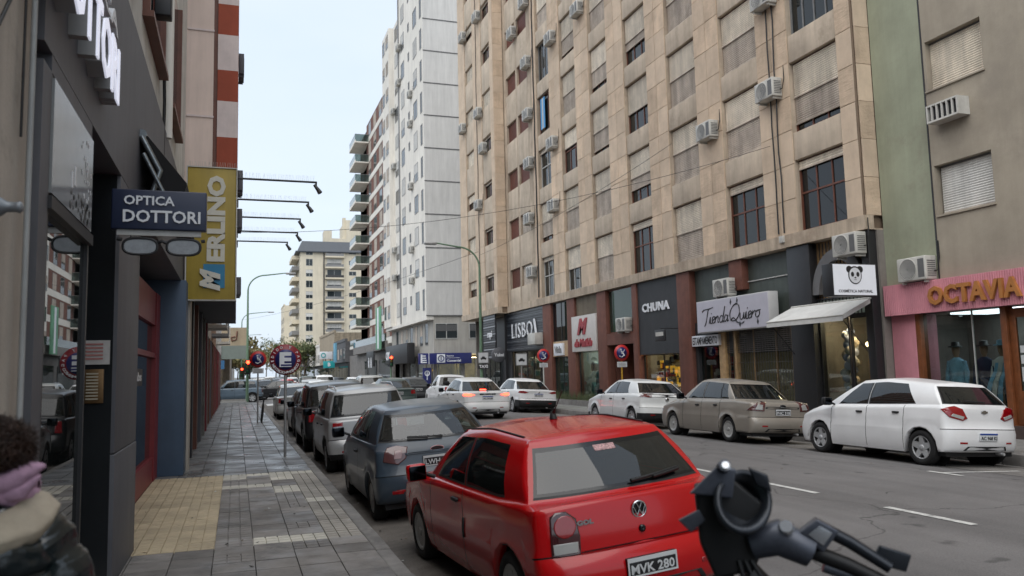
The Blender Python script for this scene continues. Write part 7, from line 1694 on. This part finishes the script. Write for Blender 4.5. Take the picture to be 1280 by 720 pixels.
# ------------------------------------------------------------ motorcycle handlebar in front
MC = thing('motorcycle', 'black motorcycle standing by the kerb, only its handlebar in the picture', 'motorcycle', (1.72, 2.16, -.05), world=True)
A0, A1 = Vector((1.36, 2.42, 1.39)), Vector((1.99, 1.88, 1.18)); bar = (A1 - A0).normalized(); ctr = A0.lerp(A1, .5); fwd = Vector((bar.y, -bar.x, 0)).normalized()
fwd = -fwd if fwd.y < 0 else fwd; upb = bar.cross(fwd); upb = upb if upb.z > 0 else -upb
M_gun = mat('gunmetal', (.028, .033, .042), .3, .4, var=.15, scale=20); M_brt = mat('bright_metal_glint', (.55, .58, .62), .25, .8, var=.1)  # the bright metal also carries the painted glints
EX = Vector((.89, -.45, 0)).normalized(); EY = Vector((.45, .89, 0)).normalized(); O_ = Vector((1.635, 2.25, 1.365)); SC = .00245
def mp_(u, v, d=0.): return O_ + EX * (u * SC) + Z3 * (-v * SC) + EY * d     # u right, v down, d away
def slab(name, pts, th, m, d=0., parent=None, bev=.006):
    bm = bmesh.new(); a = [bm.verts.new(mp_(p[0], p[1], d + (p[2] if len(p) > 2 else 0))) for p in pts]; f = bm.faces.new(a); r_ = bmesh.ops.extrude_face_region(bm, geom=[f]); bmesh.ops.translate(bm, vec=EY * th, verts=[g for g in r_['geom'] if isinstance(g, bmesh.types.BMVert)])
    bmesh.ops.recalc_face_normals(bm, faces=bm.faces[:]); bmesh.ops.bevel(bm, geom=bm.edges[:], offset=bev, segments=3, affect='EDGES', profile=.6)
    bm.verts.index_update(); b_ = MB(); b_.add([v.co[:] for v in bm.verts], [[v.index for v in f.verts] for f in bm.faces], 0, True); bm.free(); return part(name, b_, m, MC)
M_dgrey = mat('satin_grey', (.075, .085, .11), .35, .3, var=.2, scale=30)
slab('switch_housing', [(-92, -38), (-40, -45), (-5, -15), (2, 30), (-20, 75), (-70, 85), (-88, 40)], .06, M_black, .0, bev=.014)
slab('lever_guard', [(-100, -28), (-62, -64), (-38, -60), (-45, -22)], .03, M_dgrey, -.03, bev=.007)
slab('lever_tip', [(-116, 8), (-88, -6), (-80, 8), (-100, 24)], .02, M_dgrey, -.01, bev=.005)
b_ = MB(); b_.tube([mp_(-55, -62, -.02), mp_(-53, -66, -.05)], [.022, .02], 14); part('fluid_cap', b_, M_dgrey, MC); b_ = MB(); b_.tube([mp_(-53, -66, -.05), mp_(-53, -67, -.054)], [.018, .012], 14); part('cap_glint', b_, M_brt, MC)  # highlight on the cap put in as a small bright disc
gn = (Vector((0, 0, CAMH)) - mp_(-35, -20)).normalized(); gn = (gn * .75 + Z3 * .35 + EX * .35).normalized(); gu = gn.orthogonal().normalized(); gv = gn.cross(gu); gc = mp_(-32, -18, -.03)
b_ = MB(); b_.lathe([(.05, -.09), (.095, -.04), (.118, .0), (.112, .014), (.092, .012), (.08, -.03), (.06, -.055), (.001, -.06)], (0, 0, 0), 'z', 34); b_.v = [tuple(gc + gu * v[0] + gv * v[1] * .8 + gn * v[2]) for v in b_.v]; part('round_gauge_cup', b_, M_gun, MC)
slab('cup_tab', [(-22, -62), (2, -52), (6, -30), (-14, -40)], .03, M_gun, -.03, bev=.006)
b_ = MB(); b_.tube([mp_(-20, 40, .02), mp_(12, 30, 0), mp_(52, 48, 0)], [.05, .058, .05], 20); part('handlebar_clamp', b_, M_dgrey, MC); b_ = MB(); b_.tube([mp_(20, 14, -.045), mp_(19, 11, -.058)], [.026, .02], 14); part('clamp_glint', b_, M_brt, MC)  # bright spot of light on the clamp shaped as a disc
slab('display_block', [(38, 22), (62, 5), (88, 20), (66, 48)], .05, M_dgrey, -.03, bev=.008); slab('display_screen', [(48, 24), (63, 13), (78, 22), (66, 38)], .004, M_brt, -.034, bev=.001)
for k, (u0, v0, u1, v1, r_) in enumerate(((60, 14, 150, 68, .022), (40, 44, 160, 96, .026), (70, 70, 175, 112, .018))):
    b_ = MB(); b_.tube([mp_(u0, v0, .03), mp_((u0 + u1) / 2, (v0 + v1) / 2 - 3, .02), mp_(u1, v1, .0)], [r_, r_ * .95, r_ * .85], 14); part(['brake_lever', 'grip', 'cable_guide'][k], b_, [M_gun, M_black, M_dgrey][k], MC)
slab('lever_end', [(140, 40), (178, 52), (170, 74), (128, 62)], .02, M_gun, .0, bev=.006)
b_ = MB(); b_.tube([mp_(-30, 80, .03), mp_(10, 120, .03), mp_(40, 160, .05)], [.05, .045, .04], 12); b_.tube([mp_(150, 92, .01), mp_(230, 130, .0)], .019, 12); b_.tube([mp_(-60, 60, .03), mp_(-50, 130, .05), mp_(0, 190, .07)], .03, 8); part('handlebar', b_, M_black, MC)
for k in range(3):
    b_ = MB(); c_ = [mp_(-40 + 8 * k, 60, .0), mp_(-30 + 20 * k, 120, -.03), mp_(20 + 15 * k, 170, .03), mp_(40, 230, .08)]; b_.tube([c_[0] * (1 - t_) ** 3 + c_[1] * 3 * t_ * (1 - t_) ** 2 + c_[2] * 3 * t_ * t_ * (1 - t_) + c_[3] * t_ ** 3 for t_ in [z_ / 12 for z_ in range(13)]], .008, 6); part('cable', b_, M_black, MC)
ctr = mp_(20, 60)
base = Vector((1.72, 2.16, 0)); hd = fwd; Wf = base + hd * .55; Wr = base - hd * .8
def wh(c, nm):
    b_ = MB(); b_.tube([c + Z3 * .27 + (hd * cos(a) + Z3 * sin(a)) * .27 for a in [2 * pi * k / 28 for k in range(29)]], .05, 10, caps=False); o = part('wheel', b_, M_tyre, MC); b_ = MB()
    for k in range(6): a = 2 * pi * k / 6; b_.tube([c + Z3 * .27, c + Z3 * .27 + (hd * cos(a) + Z3 * sin(a)) * .24], .012, 5)
    sub('rim', b_, M_gun, o)
wh(Wf, 0); wh(Wr, 1)
for s1 in (-1, 1):
    b_ = MB(); sdv = Vector((bar.x, bar.y, 0)).normalized() * .09 * s1; b_.tube([Wf + Z3 * .27 + sdv, ctr - upb * .2 + sdv * .8], [.025, .022], 8); part('fork_leg', b_, M_gun, MC)
b_ = MB(); b_.tube([ctr - upb * .3 - hd * .05, ctr - upb * .35 - hd * .35, ctr - upb * .45 - hd * .55], [.1, .17, .1], 12); part('fuel_tank', b_, M_blackg, MC)
b_ = MB(); q = ctr - hd * .55; b_.tube([Vector((q.x, q.y, .82)), Vector((q.x, q.y, .8)) - hd * .3, Vector((q.x, q.y, .86)) - hd * .6], [.1, .13, .08], 10); part('seat', b_, M_black, MC)
b_ = MB(); b_.tube([Wr + Z3 * .27, base - hd * .2 + Z3 * .35, base + hd * .1 + Z3 * .8], .03, 8); b_.tube([Wr + Z3 * .3, base - hd * .7 + Z3 * .75], .025, 8); b_.tube([base - hd * .2 + Z3 * .3, base + Z3 * .5], [.13, .12], 10); part('engine_frame', b_, M_gun, MC)
b_ = MB(); q = ctr + hd * .18 - upb * .2; b_.lathe([(.001, -.06), (.07, -.05), (.09, .02), (.085, .03), (.001, .04)], (0, 0, 0), 'z', 18); b_.v = [tuple(q + bar * v[0] + upb * v[1] + hd * v[2]) for v in b_.v]; part('headlamp', b_, M_gun, MC)
b_ = MB(); b_.tube([base - hd * .1 + Z3 * .3, base - hd * .15 + Vector((-.28, -.0, 0.02))], .012, 6); part('side_stand', b_, M_gun, MC)
# ------------------------------------------------------------ woman at the left edge
PX, PY, PZ = -.68, 2.62, .15
Wm = thing('person', 'woman from behind in shiny black puffer coat with beige hood and lilac scarf', 'person', (PX, PY, PZ), world=False)
M_skin = mat('skin', (.42, .24, .17), .5, var=.08, scale=20, obj=True); M_coat = mat('puffer_coat', (.006, .011, .013), .2, var=.25, scale=9, obj=True, bump=.3, bscale=30, spec=.6)
M_hood = mat('beige_lining', (.36, .31, .24), .85, var=.2, scale=9, obj=True, bump=1., bscale=9); M_scarf = mat('lilac_scarf', (.42, .26, .36), .9, var=.15, scale=14, obj=True, bump=.9, bscale=26); M_hair = mat('brown_hair', (.035, .016, .01), .45, var=.5, scale=30, obj=True)
def skin_mesh(name, verts, edges, radii, m, parent, root=0, sub_=2):
    me = bpy.data.meshes.new(name); me.from_pydata(verts, edges, []); o = bpy.data.objects.new(name, me); COL.objects.link(o)
    o.modifiers.new('s', 'SKIN'); sv = me.skin_vertices[0].data
    for i, r in enumerate(radii): sv[i].radius = (r, r) if not isinstance(r, tuple) else r; sv[i].use_root = (i == root)
    o.modifiers.new('d', 'SUBSURF').levels = sub_; o.modifiers[-1].render_levels = sub_
    dg = bpy.context.evaluated_depsgraph_get(); m2 = bpy.data.meshes.new_from_object(o.evaluated_get(dg)); bpy.data.objects.remove(o)
    m2.materials.clear(); m2.materials.append(m)
    for p in m2.polygons: p.use_smooth = True
    ob = bpy.data.objects.new(name, m2); COL.objects.link(ob); ob.parent = parent; return ob
V = [(0, 0, .88), (0, 0, 1.1), (0, 0, 1.3), (0, .01, 1.42), (0, .03, 1.48),        # 0-4 pelvis..neck
     (.16, 0, 1.37), (.23, .02, 1.12), (.2, .16, .92), (.19, .2, .86), (-.16, 0, 1.37), (-.23, .02, 1.12), (-.2, .16, .92), (-.19, .2, .86),   # arms
     (.1, 0, .82), (.1, .06, .46), (.1, .0, .08), (.1, .12, .04), (-.1, 0, .82), (-.1, -.02, .46), (-.1, -.1, .1), (-.1, .02, .04)]
Ed = [(0, 1), (1, 2), (2, 3), (3, 4), (3, 5), (5, 6), (6, 7), (7, 8), (3, 9), (9, 10), (10, 11), (11, 12), (0, 13), (13, 14), (14, 15), (15, 16), (0, 17), (17, 18), (18, 19), (19, 20)]
R = [.14, .12, .14, .09, .055, .07, .05, .035, .03, .07, .05, .035, .03, .1, .06, .045, .04, .1, .06, .045, .04]
skin_mesh('body', V, Ed, R, mat('dark_trousers', (.03, .035, .05), .9, var=.15, obj=True), Wm)
def ring_loft(rings, n=40, puff=0., seed=3, close=True):
    rnd = random.Random(seed); b_ = MB(); vs = []
    for (z, rx, ry, ox, oy, pf) in rings:
        for k in range(n):
            a = 2 * pi * k / n; wv = 1 + puff * pf * (.5 * sin(3 * a + z * 40) + .5 * sin(7 * a + z * 23) + rnd.uniform(-.5, .5))
            ca, sa = cos(a), sin(a); vs.append((ox + rx * wv * (abs(ca) ** .85) * (1 if ca > 0 else -1), oy + ry * wv * (abs(sa) ** .85) * (1 if sa > 0 else -1), z))
    fs = [(i * n + k, i * n + (k + 1) % n, (i + 1) * n + (k + 1) % n, (i + 1) * n + k) for i in range(len(rings) - 1) for k in range(n)]
    b_.add(vs, fs, 0, True)
    if close: b_.add(vs[-n:], [tuple(range(n))], 0, True)
    return b_
rings = []; z = .62
prof = [(.62, .21, .19), (.8, .22, .19), (.95, .22, .19), (1.1, .215, .18), (1.22, .215, .175), (1.32, .2, .16), (1.38, .18, .145), (1.42, .17, .13), (1.45, .12, .11)]
k = 0
while z < 1.44:
    rx = itp(z, [(p[0], p[1]) for p in prof]); ry = itp(z, [(p[0], p[2]) for p in prof]); q = (z - .62) / .105; f = q - int(q); bul = .028 * sin(pi * f) ** .6
    if z > 1.34: bul *= .4
    rings.append((z, rx + bul, ry + bul, 0, 0, 1)); z += .007
import mathutils.noise as mn
def crumple0(mb):
    mb.v = [tuple(Vector(v) + mn.noise_vector(Vector((v[0] * 9, v[1] * 9, v[2] * 16))) * .016 + mn.noise_vector(Vector(v) * 34) * .005) for v in mb.v]; return mb
sub('coat', crumple0(ring_loft(rings, 130, .0)), M_coat, Wm)
for s1 in (1, -1):
    b_ = MB(); pts = []; rs_ = []
    cl = [Vector((s1 * .15, 0, 1.35)), Vector((s1 * .22, .0, 1.22)), Vector((s1 * .25, .02, 1.08)), Vector((s1 * .24, .12, .96)), Vector((s1 * .21, .2, .9))]
    for i in range(len(cl) - 1):
        for q in range(22): t_ = q / 22; pts.append(cl[i].lerp(cl[i + 1], t_)); tt = (i + t_) / (len(cl) - 1); rs_.append((.085 - .025 * tt) + .014 * abs(sin(pi * (tt * 5.5))) + random.uniform(-.003, .003))
    b_.tube(pts, rs_, 40); sub('sleeve', crumple0(b_), M_coat, Wm)
    # hand
    hb = Vector((s1 * .215, .215, .885)); HV = [tuple(hb), tuple(hb + Vector((0, .04, -.03)))]; HE = [(0, 1)]; HR = [.028, .03]
    for fi in range(4):
        o_ = hb + Vector((s1 * (-.03 + .019 * fi), .06, -.05)); i0 = len(HV); HV += [tuple(o_), tuple(o_ + Vector((0, .02, -.03))), tuple(o_ + Vector((0, .015, -.055 + .006 * abs(fi - 1.5))))]; HE += [(1, i0), (i0, i0 + 1), (i0 + 1, i0 + 2)]; HR += [.01, .009, .008]
    i0 = len(HV); HV += [tuple(hb + Vector((-s1 * .04, .03, -.02))), tuple(hb + Vector((-s1 * .05, .06, -.045)))]; HE += [(0, i0), (i0, i0 + 1)]; HR += [.011, .009]
    skin_mesh('hand', HV, HE, HR, M_skin, Wm)
import mathutils.noise as mn
def crumple(mb, a1, s1_, a2=0., s2_=40., seed=0.):
    o_ = []
    for v in mb.v:
        p = Vector(v) + Vector((seed, 0, 0)); d = mn.noise_vector(p * s1_) * a1
        if a2: q_ = mn.noise_vector(p * s2_); d += q_ * a2
        o_.append(tuple(Vector(v) + d))
    mb.v = o_; return mb
# hood collar lying on the shoulders, lined with beige
b_ = MB(); n = 110; vs = []; prf0 = [(.14, 1.35), (.175, 1.365), (.19, 1.385), (.198, 1.41), (.17, 1.45), (.14, 1.475), (.1, 1.45)]; prf = [(itp(t_, list(enumerate([p[0] for p in prf0]))), itp(t_, list(enumerate([p[1] for p in prf0])))) for t_ in [k / 4 for k in range(25)]]
for (r_, z_) in prf:
    for k in range(n):
        a = 2 * pi * k / n; dip = .055 * max(0, -sin(a)); q = 1 + .018 * abs(sin(8 * a + 2 * sin(2 * a) + z_ * 12)); vs.append((r_ * q * cos(a) * 1.1, r_ * q * .95 * sin(a) - .025, z_ - dip * 1.2 + .004 * sin(5 * a + r_ * 30)))
b_.add(vs, [(i * n + k, i * n + (k + 1) % n, (i + 1) * n + (k + 1) % n, (i + 1) * n + k) for i in range(len(prf) - 1) for k in range(n)], 0, True); sub('hood', crumple(b_, .012, 9, .004, 30), M_hood, Wm)
b_ = MB()
for j_ in range(7):
    r_ = .125 - .006 * j_; z_ = 1.455 + .017 * j_; tl_ = .02 * sin(j_ * 2.3)
    pts = [(r_ * 1.12 * cos(a), r_ * sin(a) + .005, z_ + tl_ * cos(a + j_) + .008 * sin(a * 3 + j_) - .012 * sin(a)) for a in [2 * pi * k / 40 for k in range(41)]]; b_.tube(pts, [.024 * (1 + .2 * sin(k * .7 + j_)) for k in range(41)], 12, caps=False)
b_.tube([(.08, -.1, 1.5), (.13, -.1, 1.515), (.17, -.09, 1.54), (.2, -.085, 1.545)], [.03, .03, .022, .006], 10); b_.tube([(.09, -.08, 1.47), (.14, -.1, 1.48), (.19, -.09, 1.52)], [.03, .024, .006], 10); sub('scarf', crumple(b_, .01, 16, .003, 50), M_scarf, Wm)
# head turned to the left
Hd = MB(); bm_ = bmesh.new(); bmesh.ops.create_uvsphere(bm_, u_segments=28, v_segments=20, radius=1)
for v in bm_.verts:
    x_, y_, z_ = v.co; fx = 1.0
    # face towards +x local before turning
    jaw = max(0, -z_); X = .1 * x_ * (1 - .12 * jaw); Y = .078 * y_ * (1 - .32 * jaw); Zz = .118 * z_
    if x_ > .6: 
        d = math.exp(-((y_ / .22) ** 2)) ; X += .026 * d * math.exp(-(((z_ + .12) / .17) ** 2)) + .008 * d * math.exp(-(((z_ + .5) / .12) ** 2)) + .006 * math.exp(-((y_ / .3) ** 2)) * math.exp(-(((z_ + .82) / .15) ** 2))
        X -= .01 * math.exp(-(((abs(y_) - .38) / .16) ** 2)) * math.exp(-(((z_ - .06) / .13) ** 2))
    v.co = (X, Y, Zz)
ang = radians(150); ca, sa = cos(ang), sin(ang); HC = Vector((-.02, .04, 1.575))
def turn(p): return Vector((p[0] * ca - p[1] * sa, p[0] * sa + p[1] * ca, p[2])) + HC
bm_.verts.index_update(); Hd.add([turn(v.co) for v in bm_.verts], [[v.index for v in f.verts] for f in bm_.faces], 0, True); bm_.free()
for s1 in (-1, 1): Hd.tube([turn((-.005, s1 * .078, .025)), turn((-.012, s1 * .088, .005)), turn((-.002, s1 * .082, -.03))], [.014, .017, .009], 8)
Hd.tube([turn((0, 0, -.08)), HC + Vector((0, -.01, -.12))], [.05, .052], 12)
ho = sub('head', Hd, M_skin, Wm)
e_ = MB()
for s1 in (-1, 1): e_.tube([turn((.083, s1 * .03 - .012, .008)), turn((.083, s1 * .03 + .012, .008))], .006, 6)
sub('eyes', e_, M_blackg, ho); e_ = MB(); e_.tube([turn((.1, -.022, -.052)), turn((.106, 0, -.052)), turn((.1, .022, -.052))], .005, 6); sub('mouth', e_, mat('lips', (.35, .1, .1), .5), ho)
hb_ = MB(); bm_ = bmesh.new(); bmesh.ops.create_uvsphere(bm_, u_segments=26, v_segments=16, radius=1)
vs = []
for v in bm_.verts:
    x_, y_, z_ = v.co; k_ = 1.0
    if x_ > .35 and z_ < .55: k_ = .8
    vs.append(turn((.112 * x_ * k_ - .012, .092 * y_ * k_, .127 * z_ * (.75 if z_ < -.4 else 1) + .012)))
bm_.verts.index_update(); hb_.add(vs, [[v.index for v in f.verts] for f in bm_.faces], 0, True); bm_.free()
sub('hair', hb_, M_hair, Wm)
rnd = random.Random(5); hs = MB(); root_ = HC + Vector((.075, -.085, .02))
bc = root_ + Vector((.035, -.035, .01))
for k in range(1400):
    a, b = rnd.uniform(0, 2 * pi), rnd.gauss(0, .7); d = Vector((cos(a) * cos(b), sin(a) * cos(b), sin(b))); tg = d.cross(Vector((rnd.gauss(0, 1), rnd.gauss(0, 1), rnd.gauss(0, 1)))).normalized(); st_ = bc + d * .064; L_ = rnd.uniform(.03, .06)
    hs.tube([st_, st_ + tg * L_ * .6 + d * rnd.uniform(.0, .008), st_ + tg * L_ * 1.1 + d * rnd.uniform(-.012, .018)], [.0026, .002, .0008], 3, caps=False)
for k in range(500):
    a = rnd.uniform(0, 2 * pi); th = rnd.uniform(.1, 1.4); p0 = HC + Vector((.113 * sin(th) * cos(a), .1 * sin(th) * sin(a), .13 * cos(th)))
    hs.tube([p0, p0.lerp(bc, .5) + (p0 - HC).normalized() * .045, bc + Vector((rnd.gauss(0, .02), rnd.gauss(0, .02), rnd.gauss(0, .02)))], [.002, .002, .001], 3, caps=False)
bm_ = bmesh.new(); bmesh.ops.create_icosphere(bm_, subdivisions=3, radius=.066); bm_.verts.index_update(); hs.add([bc + v.co * (1 + rnd.uniform(-.05, .05)) for v in bm_.verts], [[v.index for v in f.verts] for f in bm_.faces], 0, True); bm_.free()
sub('hair_bun', hs, M_hair, Wm)
bs_ = MB()
for s1, yy in ((1, .07), (-1, -.03)): bs_.bbox(s1 * .1 - .05, s1 * .1 + .05, yy - .12, yy + .15, .0, .1, .03)
sub('shoes', bs_, M_black, Wm)
Wm.location = (PX, PY, PZ); Wm.scale = (.95, .95, .95)
